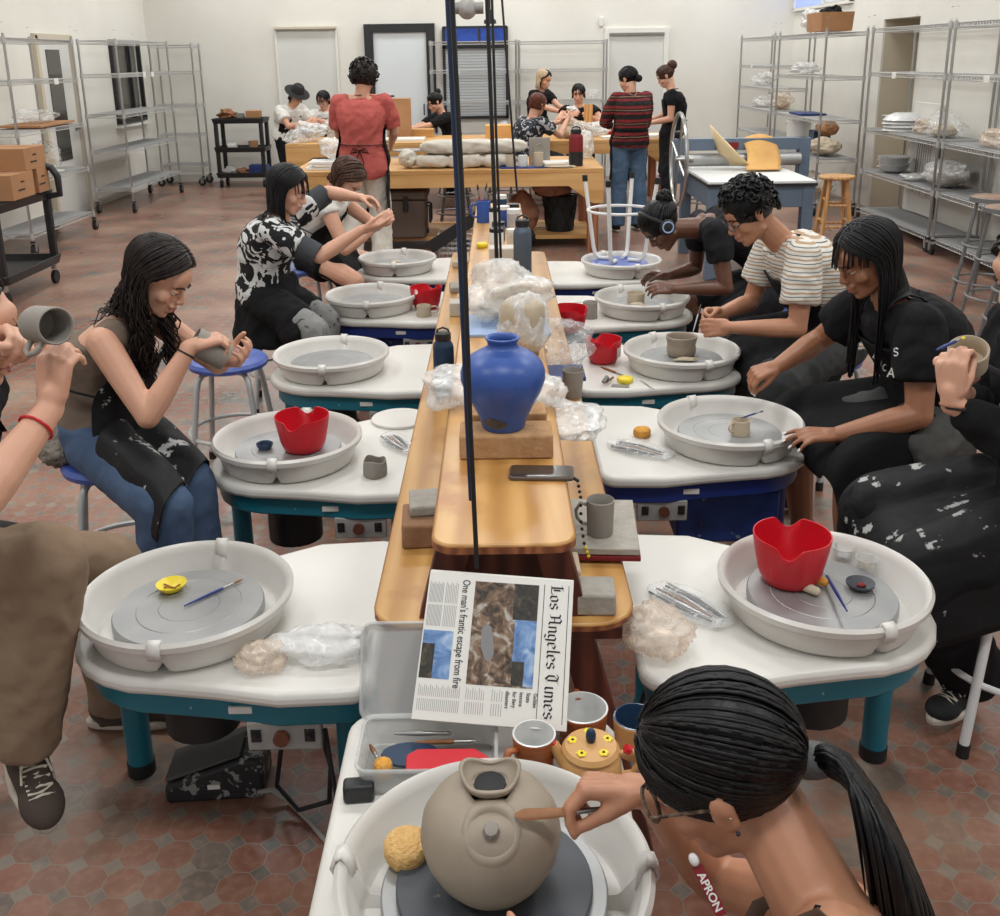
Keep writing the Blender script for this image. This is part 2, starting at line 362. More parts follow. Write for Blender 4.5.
M['striped_sweater'] = stripe_mat('striped_knit', [(0, K_), (0.22, srgb(120, 30, 34)), (0.38, K_), (0.5, srgb(132, 96, 74)), (0.56, K_), (0.66, srgb(120, 30, 34)), (0.86, K_)], 0.13, 2, wob=0.02)
M['sneaker'] = mat('brown_sneaker', srgb(62, 52, 46), 0.85, nz=(9, srgb(80, 68, 60)))
M['sneaker_black'] = mat('black_sneaker', srgb(26, 26, 28), 0.8)
M['sole'] = mat('white_sole', srgb(196, 186, 172), 0.7)
M['pale_blue'] = mat('pale_blue_plastic', srgb(150, 172, 206), 0.4)
M['laces'] = mat('laces', srgb(206, 198, 182), 0.9)
M['blue_clog'] = mat('blue_clog', srgb(42, 72, 112), 0.6)
M['felt'] = mat('black_felt', srgb(36, 35, 36), 0.95, bump=(50, 0.3, 0.004))
M['tortoise'] = mat('tortoise_frame', srgb(48, 38, 32), 0.2, nz=(60, srgb(128, 110, 90), 0.1))
M['lens'] = mat('lens_glass', srgb(200, 205, 210), 0.05, alpha=0.18)
M['wire_gold'] = mat('gold_wire', srgb(150, 128, 90), 0.3, 0.8)

# ------------------------------------------------------------------ mesh building
class MB:
    def __init__(s, xf=None): s.v = []; s.f = []; s.mi = []; s.sm = []; s.m = 0; s.xf = xf
    def add(s, vs, fs, smooth=True):
        b = len(s.v)
        if s.xf is not None: vs = [s.xf @ V(p) for p in vs]
        s.v.extend([tuple(p) for p in vs])
        for f in fs: s.f.append(tuple(i + b for i in f)); s.mi.append(s.m); s.sm.append(smooth)
        return s
    def box(s, c, d, rot=None):
        x, y, z = d[0] / 2, d[1] / 2, d[2] / 2
        vs = [V((a * x, b_ * y, c_ * z)) for a in (-1, 1) for b_ in (-1, 1) for c_ in (-1, 1)]
        if rot is not None: vs = [rot @ p for p in vs]
        c = V(c)
        return s.add([p + c for p in vs], [(0, 1, 3, 2), (4, 6, 7, 5), (0, 4, 5, 1), (2, 3, 7, 6), (0, 2, 6, 4), (1, 5, 7, 3)], False)
    def bar(s, a, b, w, h, up=V((0, 0, 1))):
        a, b = V(a), V(b); d = (b - a).normalized()
        if abs(d.dot(up)) > 0.98: up = V((0, 1, 0))
        x = d.cross(up).normalized(); z = x.cross(d)
        m3 = Matrix((x, d, z)).transposed()
        return s.box((a + b) / 2, (w, (b - a).length, h), m3)
    def tube(s, pts, r, n=8, closed=False, flat=1.0, caps=True, ref=None):
        pts = [V(p) for p in pts]; k = len(pts)
        rs = r if isinstance(r, (list, tuple)) else [r] * k
        def tan(i):
            if closed: return (pts[(i + 1) % k] - pts[i - 1]).normalized()
            d = pts[min(i + 1, k - 1)] - pts[max(i - 1, 0)]
            return d.normalized() if d.length > 1e-9 else V((0, 0, 1))
        t0 = tan(0)
        u = V(ref) if ref is not None else (V((0, 0, 1)) if abs(t0.z) < 0.9 else V((1, 0, 0)))
        u = (u - t0 * u.dot(t0)).normalized()
        vs = []; fs = []
        for i in range(k):
            t = tan(i); u = u - t * u.dot(t)
            u = u.normalized() if u.length > 1e-6 else t.orthogonal().normalized()
            w = t.cross(u)
            for j in range(n):
                a = 2 * PI * j / n
                vs.append(pts[i] + u * (math.cos(a) * rs[i] * flat) + w * (math.sin(a) * rs[i]))
        for i in range(k if closed else k - 1):
            for j in range(n):
                a, b = i * n + j, i * n + (j + 1) % n
                c, d = ((i + 1) % k) * n + j, ((i + 1) % k) * n + (j + 1) % n
                fs.append((a, b, d, c))
        if caps and not closed:
            fs.append(tuple(range(n - 1, -1, -1))); fs.append(tuple((k - 1) * n + j for j in range(n)))
        return s.add(vs, fs)
    def cap(s, a, b, ra, rb, n=12):      # capsule with hemispherical ends
        a, b = V(a), V(b); d = (b - a)
        L = d.length; d = d.normalized() if L > 1e-9 else V((0, 0, 1))
        pts, rs = [], []
        for i in range(4):
            t = PI / 2 * (1 - i / 4); pts.append(a - d * ra * math.sin(t)); rs.append(max(ra * math.cos(t), ra * 0.05))
        pts.append(a); rs.append(ra); pts.append(b); rs.append(rb)
        for i in range(1, 5):
            t = PI / 2 * i / 4; pts.append(b + d * rb * math.sin(t)); rs.append(max(rb * math.cos(t), rb * 0.05))
        return s.tube(pts, rs, n)
    def lathe(s, prof, n=32, c=(0, 0, 0), mod=None, xf=None, shut=True):
        vs, fs = [], []; k = len(prof); c = V(c)
        for i, (r, z) in enumerate(prof):
            for j in range(n):
                a = 2 * PI * j / n
                rr, zz = (r, z) if mod is None else mod(r, z, a, i)
                p = V((rr * math.cos(a), rr * math.sin(a), zz))
                vs.append((xf @ p if xf is not None else p) + c)
        for i in range(k - 1):
            for j in range(n): fs.append((i * n + j, i * n + (j + 1) % n, (i + 1) * n + (j + 1) % n, (i + 1) * n + j))
        if shut and prof[0][0] > 1e-4: fs.append(tuple(range(n - 1, -1, -1)))
        if shut and prof[-1][0] > 1e-4: fs.append(tuple((k - 1) * n + j for j in range(n)))
        return s.add(vs, fs)
    def ell(s, c, r, rot=None, n=16, m=10):
        vs, fs = [], []; c = V(c)
        for i in range(m + 1):
            t = PI * i / m
            for j in range(n):
                a = 2 * PI * j / n
                p = V((r[0] * math.sin(t) * math.cos(a), r[1] * math.sin(t) * math.sin(a), -r[2] * math.cos(t)))
                vs.append((rot @ p if rot is not None else p) + c)
        for i in range(m):
            for j in range(n): fs.append((i * n + j, i * n + (j + 1) % n, (i + 1) * n + (j + 1) % n, (i + 1) * n + j))
        return s.add(vs, fs)
    def prism(s, out, z0, z1, xf=None):
        n = len(out)
        vs = [V((x, y, z0)) for x, y in out] + [V((x, y, z1)) for x, y in out]
        if xf is not None: vs = [xf @ p for p in vs]
        fs = [tuple(range(n - 1, -1, -1)), tuple(range(n, 2 * n))] + [(i, (i + 1) % n, n + (i + 1) % n, n + i) for i in range(n)]
        return s.add(vs, fs, False)
    def grid(s, rows, smooth=True):
        h, w = len(rows), len(rows[0])
        vs = [p for r in rows for p in r]
        fs = [(i * w + j, i * w + j + 1, (i + 1) * w + j + 1, (i + 1) * w + j) for i in range(h - 1) for j in range(w - 1)]
        return s.add(vs, fs, smooth)
    def mesh(s, name):
        me = bpy.data.meshes.new(name); me.from_pydata(s.v, [], s.f)
        me.polygons.foreach_set('use_smooth', s.sm)
        return me
    def build(s, name, mats, parent=None, bevel=0, seg=2, solid=0, sub=0, weld=True, sharp=38):
        me = s.mesh(name)
        ms = mats if isinstance(mats, (list, tuple)) else [mats]
        for m in ms: me.materials.append(m)
        if len(ms) > 1: me.polygons.foreach_set('material_index', s.mi)
        me.update()
        o = bpy.data.objects.new(name, me); COL.objects.link(o)
        if parent is not None: o.parent = parent
        if weld:
            import bmesh
            bm = bmesh.new(); bm.from_mesh(me)
            bmesh.ops.remove_doubles(bm, verts=bm.verts, dist=1e-5)
            bmesh.ops.recalc_face_normals(bm, faces=bm.faces)
            bm.to_mesh(me); bm.free()
        if sharp and not sub: me.set_sharp_from_angle(angle=R(sharp))
        if solid:
            m = o.modifiers.new('thickness', 'SOLIDIFY'); m.thickness = solid; m.offset = 0
        if bevel:
            m = o.modifiers.new('edge', 'BEVEL'); m.width = bevel; m.segments = seg; m.limit_method = 'ANGLE'; m.angle_limit = R(35)
        if sub:
            m = o.modifiers.new('sub', 'SUBSURF'); m.levels = sub; m.render_levels = sub
        return o

QUEUE = []
def bake(o, voxel, smooth=3, wrinkle=None, factor=0.5):
    """turn a pile of overlapping closed shapes into one continuous surface (settled in bake_all)"""
    m = o.modifiers.new('remesh', 'REMESH'); m.mode = 'VOXEL'; m.voxel_size = voxel; m.adaptivity = 0
    if smooth:
        s = o.modifiers.new('smooth', 'SMOOTH'); s.factor = factor; s.iterations = smooth
    QUEUE.append((o, wrinkle))
    return o
def bake_all():
    import numpy as np
    bpy.context.view_layer.update()
    dg = bpy.context.evaluated_depsgraph_get()
    done = [(o, w, bpy.data.meshes.new_from_object(o.evaluated_get(dg))) for o, w in QUEUE]
    for o, wrinkle, me in done:
        mats = [m for m in o.data.materials]
        o.modifiers.clear(); old = o.data; me.name = o.name; o.data = me
        me.materials.clear()
        for x in mats: me.materials.append(x)
        n_ = len(me.vertices)
        me.polygons.foreach_set('use_smooth', [True] * len(me.polygons))
        if wrinkle and n_:
            amp, sc = wrinkle
            co = np.empty(n_ * 3, 'f'); me.vertices.foreach_get('co', co); co = co.reshape(-1, 3)
            no = np.empty(n_ * 3, 'f'); me.vertices.foreach_get('normal', no); no = no.reshape(-1, 3)
            rs_ = np.random.RandomState(3)
            def wavy(k):            # a smooth noise: a sum of bent sines
                t = np.zeros(n_)
                for q in range(5):
                    d = rs_.normal(size=3); d /= np.linalg.norm(d); e = rs_.normal(size=3)
                    t += np.sin(co @ d * k * (4.2 + q) + 1.7 * np.sin(co @ e * k * 1.9 + q * 2.1) + q * 1.3)
                return t / 5
            n1 = 1 - np.abs(wavy(sc)) * 2.6; n2 = wavy(sc * 2.4)
            co = co + no * (amp * (n1 * .65 + n2 * .5))[:, None]
            me.vertices.foreach_set('co', co.astype('f').ravel())
        me.update()
    # printed words become meshes
    for o in [o for o in bpy.data.objects if o.type == 'FONT']:
        me = bpy.data.meshes.new_from_object(o.evaluated_get(dg)); nm = o.name.split('.')[0]
        n_ = bpy.data.objects.new(nm, me); COL.objects.link(n_); n_.parent = o.parent
        n_.location = o.location; n_.rotation_euler = o.rotation_euler; n_.scale = o.scale
        bpy.data.objects.remove(o)

def tag(o, label=None, cat=None, group=None, kind=None):
    if label: o['label'] = label
    if cat: o['category'] = cat
    if group: o['group'] = group
    if kind: o['kind'] = kind
    return o
def empty(name, loc, label=None, cat=None, group=None, rz=0):
    o = bpy.data.objects.new(name, None); COL.objects.link(o)
    o.location = loc; o.rotation_euler = (0, 0, rz); o.empty_display_size = 0.1
    return tag(o, label, cat, group)
def struct(o): o['kind'] = 'structure'; return o
def kids(o): return [c for c in bpy.data.objects if c.parent == o]
def copy_tree(o, parent=None):
    c = o.copy(); COL.objects.link(c)
    if parent is not None: c.parent = parent
    for k in kids(o): copy_tree(k, c)
    return c
def place(proto, first, loc, rz, label, group=None, scale=None):
    o = proto if first else copy_tree(proto)
    o.location = loc; o.rotation_euler = (0, 0, rz)
    if scale: o.scale = (scale,) * 3
    tag(o, label, None, group)
    return o
def rrect(x0, y0, x1, y1, r, n=5):
    out = []
    rr = r if isinstance(r, (list, tuple)) else [r] * 4
    for (cx, cy, a0, q) in ((x1, y1, 0, rr[0]), (x0, y1, 90, rr[1]), (x0, y0, 180, rr[2]), (x1, y0, 270, rr[3])):
        sx = -1 if cx == x1 else 1; sy = -1 if cy == y1 else 1
        for i in range(n + 1):
            a = R(a0 + 90 * i / n); out.append((cx + sx * q + q * math.cos(a), cy + sy * q + q * math.sin(a)))
    return out
def arc(c, r, a0, a1, n, plane='xy'):
    out = []
    for i in range(n + 1):
        a = R(a0 + (a1 - a0) * i / n)
        p = (r * math.cos(a), r * math.sin(a))
        out.append(V(c) + (V((p[0], p[1], 0)) if plane == 'xy' else V((p[0], 0, p[1])) if plane == 'xz' else V((0, p[0], p[1]))))
    return out
# ------------------------------------------------------------------ the room
XL, XR, YB, ZC = -5.1, 4.35, 15.3, 4.6
YF = -3.0
def sbox(name, x0, x1, y0, y1, z0, z1, m, parent=None, bevel=0):
    return struct(MB().box(((x0 + x1) / 2, (y0 + y1) / 2, (z0 + z1) / 2), (x1 - x0, y1 - y0, z1 - z0)).build(name, m, parent, bevel))
sbox('floor', XL - .2, XR + .6, YF, YB + .2, -0.1, 0, M['floor'])
sbox('ceiling', XL - .2, XR + .6, YF, YB + .2, ZC, ZC + .1, M['ceiling'])
sbox('wall_back', XL - .2, XR + .6, YB, YB + .15, 0, ZC, M['wall'])
sbox('wall_left', XL - .15, XL, YF, YB, 0, ZC, M['wall'])
# right wall with a recess at Y 10.75..11.75
w = MB()
def wb(y0, y1, z0, z1, x0=XR, x1=XR + .15): w.box(((x0 + x1) / 2, (y0 + y1) / 2, (z0 + z1) / 2), (x1 - x0, y1 - y0, z1 - z0))
wb(YF, 10.75, 0, ZC); wb(11.75, YB, 0, 2.3); wb(10.75, 11.75, 2.1, ZC)
wb(11.75, YB, 2.3, ZC)
struct(w.build('wall_right', M['wall'], weld=False))
w = MB(); wb(10.75, 11.75, 0, 2.15, XR + .5, XR + .56); wb(10.7, 10.76, 0, 2.15, XR + .15, XR + .55); wb(11.745, 11.8, 0, 2.15, XR + .02, XR + .55); wb(10.75, 11.75, 2.1, 2.16, XR + .15, XR + .55)
struct(w.build('wall_recess', M['wall_beige'], weld=False))
sbox('baseboard_back', XL, XR, YB - .02, YB, 0, .12, M['trim'], bevel=.004)
sbox('baseboard_left', XL, XL + .02, YF, YB, 0, .12, M['trim'], bevel=.004)
sbox('baseboard_right', XR - .02, XR, YF, 10.75, 0, .12, M['trim'], bevel=.004)
# high dusk window in the right wall
wt = empty('window_3', (XR, 14.1, 2.35)); struct(wt)
MB().box((-.012, .45, .25), (.02, 1.3, .44)).build('pane', M['dusk'], wt)
MB().box((-.012, -.75, .25), (.02, 1.0, .44)).build('pane', M['frost'], wt)
f = MB()
for yy in (-1.28, -.22, 1.12): f.box((-.02, yy, .25), (.05, .04, .5))
for zz in (0.0, .5): f.box((-.02, -.08, zz), (.05, 2.44, .04))
f.build('window_frame', M['trim'], wt)

def flush_door(name, x0, x1, z1, casing):
    t = empty(name, ((x0 + x1) / 2, YB, 0)); struct(t); w_ = (x1 - x0) / 2
    MB().box((0, -.008, z1 / 2), (w_ * 2, .012, z1 - .02)).build('door_leaf', M['door'], t, .003)
    c = MB()
    for sx in (-1, 1): c.box((sx * (w_ + casing / 2), -.02, (z1 + casing) / 2), (casing, .04, z1 + casing))
    c.box((0, -.02, z1 + casing / 2), (w_ * 2, .04, casing))
    c.build('door_frame', M['trim'], t, .003, weld=False)
    if casing > .05: MB().box((0, -.03, z1 - .015), (w_ * 2, .05, .03)).build('door_header', M['grey_plastic'], t)
    else: MB().box((0, -.05, z1 + .03), (w_ * 2 + .06, .06, .03)).build('door_header', M['wall_beige'], t)
    return t
flush_door('door_1', -3.19, -2.34, 2.17, .03)
flush_door('door_3', 1.66, 2.46, 2.07, .07)
t = struct(empty('door_2', (-1.4, YB, 0)))
c = MB()
for sx in (-1, 1): c.box((sx * .45, -.04, 1.12), (.13, .08, 2.24))
c.box((0, -.04, 2.18), (.77, .08, .12)); c.box((0, -.04, .12), (.77, .08, .24)); c.box((.4, -.09, .98), (.05, .03, .25))
c.build('door_frame', M['black_frame'], t, .004, weld=False)
MB().box((0, -.03, 1.18), (.77, .02, 1.9)).build('pane', M['frost'], t)
c = MB(); c.tube([(.33, -.09, 1.1), (.33, -.13, 1.1), (.33, -.13, .95), (.33, -.09, .95)], .01); c.build('door_handle', M['black_frame'], t)
t = struct(empty('window_1', (-.3, YB, 0)))
c = MB()
for sx in (-1, 1): c.box((sx * .46, -.03, 1.53), (.04, .06, 1.3))
for z_, h_ in ((2.18, .03), (1.93, .1), (.9, .04)): c.box((0, -.03, z_), (.94, .06, h_))
c.box((.06, -.03, 2.06), (.04, .05, .2))
c.build('window_frame', M['black_frame'], t, weld=False)
MB().box((0, -.015, 2.07), (.9, .02, .2)).build('pane', M['night_blue'], t)
MB().box((0, -.015, 1.4), (.9, .02, .98)).build('pane', M['frost'], t)
c = MB()
for k in range(24): c.box((0, -.03, .94 + k * .04), (.88, .012, .004))
for k in range(24): pass
c.build('blind_slats', M['ink_grey'], t, weld=False)
o = MB().box((1.54, YB - .02, 2.23), (.06, .04, .13)).build('wall_sensor', M['white_plastic'], None, .008); tag(o, 'small white sensor box on the back wall above the framed flush door', 'sensor')
# left wall door and small window
t = struct(empty('door_4', (XL, 12.0, 0)))
MB().box((.012, 0, 1.0), (.02, .86, 1.98)).build('door_leaf', M['door'], t)
MB().box((.026, -.05, 1.28), (.01, .36, 1.25)).build('pane', M['dark_glass'], t)
c = MB()
for sy in (-1, 1): c.box((.025, sy * .47, 1.03), (.05, .07, 2.06))
c.box((.025, 0, 2.04), (.05, 1.0, .07)); c.build('door_frame', M['wall_beige'], t, .003, weld=False)
c = MB(); c.tube([(.02, .34, 1.0), (.08, .34, 1.0), (.08, .24, 1.0)], .012); c.ell((.03, .34, 1.0), (.015, .03, .03)); c.build('door_handle', M['steel'], t)
t = struct(empty('window_2', (XL, 14.3, 0)))
MB().box((.01, 0, 1.5), (.02, 1.02, 1.0)).build('pane', M['dark_glass'], t)
c = MB()
for sy in (-1, 1): c.box((.025, sy * .52, 1.5), (.05, .05, 1.06))
c.box((.025, .1, 1.5), (.05, .04, 1.0))
for z_ in (.98, 2.02): c.box((.025, 0, z_), (.05, 1.08, .05))
c.build('window_frame', M['black_frame'], t, weld=False)
MB().box((.04, 0, .92), (.09, 1.2, .03)).build('window_sill', M['trim'], t)

# ------------------------------------------------------------------ wire shelving
def wire_deck(W, D, liner=True):
    d = MB(); hw, hd = W / 2 - .02, D / 2 - .02
    for z in (0, -.035):
        d.tube([(-hd, -hw, z), (hd, -hw, z), (hd, hw, z), (-hd, hw, z)], .0045 if z == 0 else .004, 6, closed=True)
    def zig(a, b, n):
        a, b = V(a), V(b)
        d.tube([a.lerp(b, i / (2 * n)) + V((0, 0, -.035 if i % 2 else 0)) for i in range(2 * n + 1)], .0022, 4)
    n = int(W / .05); m = int(D / .05)
    zig((hd, -hw, 0), (hd, hw, 0), n); zig((-hd, -hw, 0), (-hd, hw, 0), n); zig((-hd, -hw, 0), (hd, -hw, 0), m); zig((-hd, hw, 0), (hd, hw, 0), m)
    for i in range(1, int(W / .035)): y = -hw + i * 2 * hw / int(W / .035); d.tube([(-hd, y, .002), (hd, y, .002)], .002, 4)
    for x in (-hd / 3, hd / 3): d.tube([(x, -hw, -.003), (x, hw, -.003)], .003, 5)
    for sx in (-1, 1):
        for sy in (-1, 1): d.tube([(sx * (D / 2 - .012), sy * (W / 2 - .012), -.045), (sx * (D / 2 - .012), sy * (W / 2 - .012), .012)], .019, 10)
    return d
def shelf_unit(W, D, H, levels, casters=True, liners=(), tags=()):
    """long side along Y, depth along X; origin on the floor in the middle"""
    t = empty('wire_shelving', (0, 0, 0), 'chrome wire shelving unit', 'shelving')
    zb = .13 if casters else .02
    for sx in (-1, 1):
        for sy in (-1, 1):
            p = MB().tube([(sx * (D / 2 - .012), sy * (W / 2 - .012), zb), (sx * (D / 2 - .012), sy * (W / 2 - .012), H)], .0127, 10)
            for k in range(int(H / .1)): p.tube([(sx * (D / 2 - .012), sy * (W / 2 - .012), zb + .08 + k * .1), (sx * (D / 2 - .012), sy * (W / 2 - .012), zb + .084 + k * .1)], .0136, 8)
            p.build('post', M['chrome'], t, weld=False)
            if casters:
                c = MB(); x, y = sx * (D / 2 - .012), sy * (W / 2 - .012)
                cy_ = y + .02
                c.m = 0; c.tube([(x, y, .14), (x, y, .118)], .022, 12)
                c.m = 1; c.box((x - .02, cy_, .09), (.004, .045, .06)); c.box((x + .02, cy_, .09), (.004, .045, .06)); c.box((x, y, .118), (.044, .05, .006))
                c.m = 2; c.tube([(x - .015, cy_, .055), (x + .015, cy_, .055)], .055, 20)
                c.m = 1; c.tube([(x - .021, cy_, .055), (x + .021, cy_, .055)], .02, 12)
                c.build('caster', [M['black_rubber'], M['steel'], M['black_rubber']], t, weld=False)
    for i, z in enumerate(levels):
        d = wire_deck(W, D)
        s = d.build('shelf', M['wire'], t, weld=False); s.location = (0, 0, z)
        if i in liners: MB().box((0, 0, .007), (D - .06, W - .06, .006)).build('shelf_liner', M['deck'], s)
        if i in tags:
            g = MB().box((-D / 2 + .012 if tags[i] < 0 else D / 2 - .012, 0.25, -.02), (.006, .1, .06)).build('label_holder', M['paper'], s, .004)
    return t
LV = (.2, .68, 1.14, 1.6, 1.98)
def put_shelf(t, loc, rz, label, group):
    t.location = loc; t.rotation_euler = (0, 0, rz); tag(t, label, 'shelving', group); return t
gl = 'wire shelving along the left wall'
put_shelf(shelf_unit(1.52, .46, 2.02, LV, liners=(0, 1), tags={3: 1}), (-4.62, 10.12, 0), 0, 'wheeled wire shelf with a flattened carton and bagged clay, nearest the black cart', gl)
sB = put_shelf(shelf_unit(1.9, .46, 2.02, (.3, .74, 1.16, 1.62, 2.0), liners=(0, 1, 2), tags={3: 1}), (-4.62, 13.05, 0), 0, 'empty wheeled wire shelf standing before the small dark window', gl)
put_shelf(shelf_unit(.62, .4, 2.0, (.3, .74, 1.16, 1.62, 1.98), liners=(0,)), (-4.6, 14.95, 0), R(90), 'narrow empty wire shelf in the corner beside the black utility cart', gl)
gb = 'wire shelving against the back wall'
put_shelf(shelf_unit(1.24, .42, 1.99, (.2, .68, 1.14, 1.58, 1.97), False, tags={3: -1}), (-.32, 14.95, 0), R(90), 'bare wire shelf standing across the black-framed window', gb)
put_shelf(shelf_unit(1.26, .42, 1.98, (.2, .68, 1.14, 1.58, 1.96), False, tags={3: -1}), (.95, 14.95, 0), R(90), 'bare wire shelf on the back wall behind the person with blonde and black hair', gb)
gr = 'wire shelving along the right wall'
RL = (.14, .55, .98, 1.55, 1.98)
put_shelf(shelf_unit(1.84, .46, 2.0, RL, liners=(0, 1, 2), tags={3: -1}), (4.1, 9.85, 0), 0, 'wire shelf holding stacked white bowls and bagged clay beside the wall recess', gr)
put_shelf(shelf_unit(1.84, .46, 2.0, RL, liners=(0, 1, 2), tags={3: -1}), (4.1, 7.93, 0), 0, 'wire shelf behind the tall steel stools at the right wall', gr)
put_shelf(shelf_unit(1.84, .46, 2.0, (.14, .62, 1.04, 1.5, 1.96), liners=(1,)), (3.74, 12.04, 0), 0, 'wire shelf with a carton on its top, behind the wooden stool', gr)
put_shelf(shelf_unit(1.8, .46, 2.0, (.14, .72, 1.04, 1.32, 1.6, 1.96), tags={4: -1}), (3.72, 13.98, 0), 0, 'wire shelf full of bagged clay in the far corner beyond the slab roller', gr)

# ------------------------------------------------------------------ pottery wheels
def splash_pan():
    p = MB()
    prof = [(0, .004), (.20, .004), (.207, .010), (.222, .066), (.226, .080), (.236, .088), (.243, .080), (.241, .066), (.232, .058), (.226, .056), (.214, .010), (.206, 0.0), (.195, -.004), (0, -.004)]
    def notch(r, z, a, i):      # the two halves of the pan meet in a pinched seam
        d = min(abs((a - R(270) + PI) % (2 * PI) - PI), abs((a - R(85) + PI) % (2 * PI) - PI))
        if z < .05 and d < .075 and r > .15: return r - .012 * (1 - d / .075), z + .02 * (1 - d / .075)
        return r, z
    p.lathe(prof, 96, mod=notch)
    return p
def pan_clip(a):
    c = MB()
    for a in (a,):
        m = Matrix.Rotation(a, 3, 'Z')
        pts = [m @ V((r, 0, z)) for r, z in ((.217, .04), (.222, .074), (.232, .093), (.243, .088), (.249, .072), (.24, .052))]
        vs = []
        rows = []
        for s_ in (-.014, .014): rows.append([p_ + m @ V((0, s_, 0)) for p_ in pts])
        c.grid(rows)
    return c
def wheel_outline(long=True):
    """white work top: round under the pan, widening to a square end beside the bench; +X runs to the bench"""
    out = []
    for i in range(13):
        a = R(90 + 180 * i / 12); out.append((.25 * math.cos(a) - .01, .235 * math.sin(a)))
    out += [(.12, -.255)] + [(.26, -.285)] + [(.40 + .06 * math.cos(R(a)), -.22 + .06 * math.sin(R(a))) for a in (-100, -70, -45, -20, 0)]
    out += [(.46 - .05 + .05 * math.cos(R(a)), .36 + .05 * math.sin(R(a))) for a in (0, 30, 60, 90)] + [(.24, .395), (.08, .3)]
    return out
def make_wheel(frame_mat, head='alu', body_box='teal', motor=False):
    t = empty('pottery_wheel', (0, 0, 0), 'pottery wheel', 'pottery wheel')
    MB().prism(wheel_outline(), .447, .485).build('work_top', M['wheel_white'], t, .014, 3)
    MB().prism([(x * .93 + .012, y * .9) for x, y in wheel_outline()], .385, .45).build('frame', frame_mat, t, .006)
    for (x, y) in ((-.2, .09), (.36, -.02), (.36, .28)):
        l = MB().tube([(x, y, .40), (x, y, .03)], .032, 20).build('leg', frame_mat, t)
        MB().tube([(x, y, .036), (x, y, 0)], .0345, 20).build('rubber_foot', M['black_rubber'], l)
    if motor:
        MB().box((.02, .02, .27), (.34, .3, .18)).build('motor_box', M['navy_motor'], t, .01)
    else:
        MB().tube([(.0, .02, .36), (0, .02, .2)], .09, 20).build('motor', M['black_plastic'], t)
    cp = MB().box((.26, -.235, .355), (.16, .025, .07)).build('control_panel', M['panel_grey'], t, .004)
    MB().tube([(.255, -.247, .355), (.255, -.262, .355)], .017, 14).build('speed_knob', M['rust_knob'], cp)
    for x_ in (.2, .315):
        k = MB(); k.tube([(x_, -.247, .358), (x_, -.26, .358)], .006, 8); k.box((x_, -.2485, .358), (.022, .003, .03)); k.build('switch', M['black_plastic'], cp, weld=False)
    MB().box((.17, -.243, .42), (.05, .006, .016)).build('plate', M['paper'], t)
    pan = splash_pan().build('splash_pan', M['pan_white'], t); pan.location = (0, 0, .489)
    for a_ in (R(85), R(270)): pan_clip(a_).build('pan_clip', M['pan_white'], pan, solid=.006)
    h = MB().lathe([(0, .506), (.168, .506), (.172, .509), (.172, .526), (.169, .53), (.12, .53), (.1185, .5288), (.117, .53), (.07, .53), (.069, .5288), (.068, .53), (0, .53)], 64).build('wheel_head', M[head], t, sharp=8)
    MB().tube([(0, 0, .5), (0, 0, .44)], .03, 16).build('shaft', M['steel'], t)
    return t
GW = 'pottery wheels beside the long bench'
wA = make_wheel(M['teal']); wN = make_wheel(M['navy'], 'alu', motor=True)
LW = [(-.735, 2.08), (-.70, 3.07), (-.71, 4.04), (-.67, 5.12), (-.63, 6.12)]
RW = [(.75, 2.1), (.77, 3.16), (.76, 4.02), (.73, 4.98), (.74, 5.95)]
LL = ['pottery wheel on teal legs with a small yellow dish and a brush on its head',
      'pottery wheel holding a red tub and tiny blue dish, beside the jeans wearer',
      'teal pottery wheel with an empty clay-smeared head beside the navy bottle',
      'pottery wheel over a blue motor box, beside the swirl patterned shirt',
      'farthest pottery wheel of the left row, a small clay lump on its head']
RLb = ['pottery wheel on teal legs holding a red tub, carved sticks and small cups',
       'pottery wheel over a navy box with a small handled cup on its head',
       'pottery wheel with a thrown grey bowl, before the person in the striped tee',
       'pottery wheel with a low clay cylinder, before the person wearing headphones',
       'pottery wheel with an upside-down stool standing in its splash pan']
first = {'A': True, 'N': True}
for i, (x, y) in enumerate(LW):
    k = 'N' if i >= 3 else 'A'
    place(wN if k == 'N' else wA, first[k], (x, y, 0), 0, LL[i], GW); first[k] = False
for i, (x, y) in enumerate(RW):
    k = 'N' if i in (1, 4) else 'A'
    o = place(wN if k == 'N' else wA, first[k], (x, y, 0), 0, RLb[i], GW); first[k] = False
    # the right row mirrors the left one
    o.scale = (-1, 1, 1)
    for c_ in kids(o):
        if c_.name.startswith('splash_pan'): c_.rotation_euler = (0, 0, R(-17))
# front wheel, its own board reaching toward the bench
t = empty('pottery_wheel', (-.02, 1.24, 0), 'nearest pottery wheel, a round clay teapot on its black bat', 'pottery wheel', GW)
MB().prism(rrect(-.29, -.24, .24, .50, [.1, .06, .2, .2]), .447, .485).build('work_top', M['wheel_white'], t, .014, 3)
MB().prism(rrect(-.26, -.23, .21, .5, .08), .385, .45).build('frame', M['teal'], t, .006)
for (x, y) in ((-.2, -.18), (.18, -.18), (-.2, .44), (.17, .44)):
    l = MB().tube([(x, y, .40), (x, y, .03)], .032, 20).build('leg', M['teal'], t)
    MB().tube([(x, y, .036), (x, y, 0)], .0345, 20).build('rubber_foot', M['black_rubber'], l)
pan = splash_pan().build('splash_pan', M['pan_white'], t, sub=0); pan.location = (0, 0, .489); pan.rotation_euler = (0, 0, R(90))
for a_ in (R(85), R(270)): pan_clip(a_).build('pan_clip', M['pan_white'], pan, solid=.006)
MB().lathe([(0, .506), (.172, .506), (.174, .509), (.174, .526), (.171, .53), (0, .53)], 64).build('wheel_head', M['alu'], t, sharp=8)
MB().lathe([(0, .531), (.148, .531), (.15, .533), (.15, .541), (.148, .543), (0, .543)], 64).build('bat', M['bat_black'], t, sharp=8)
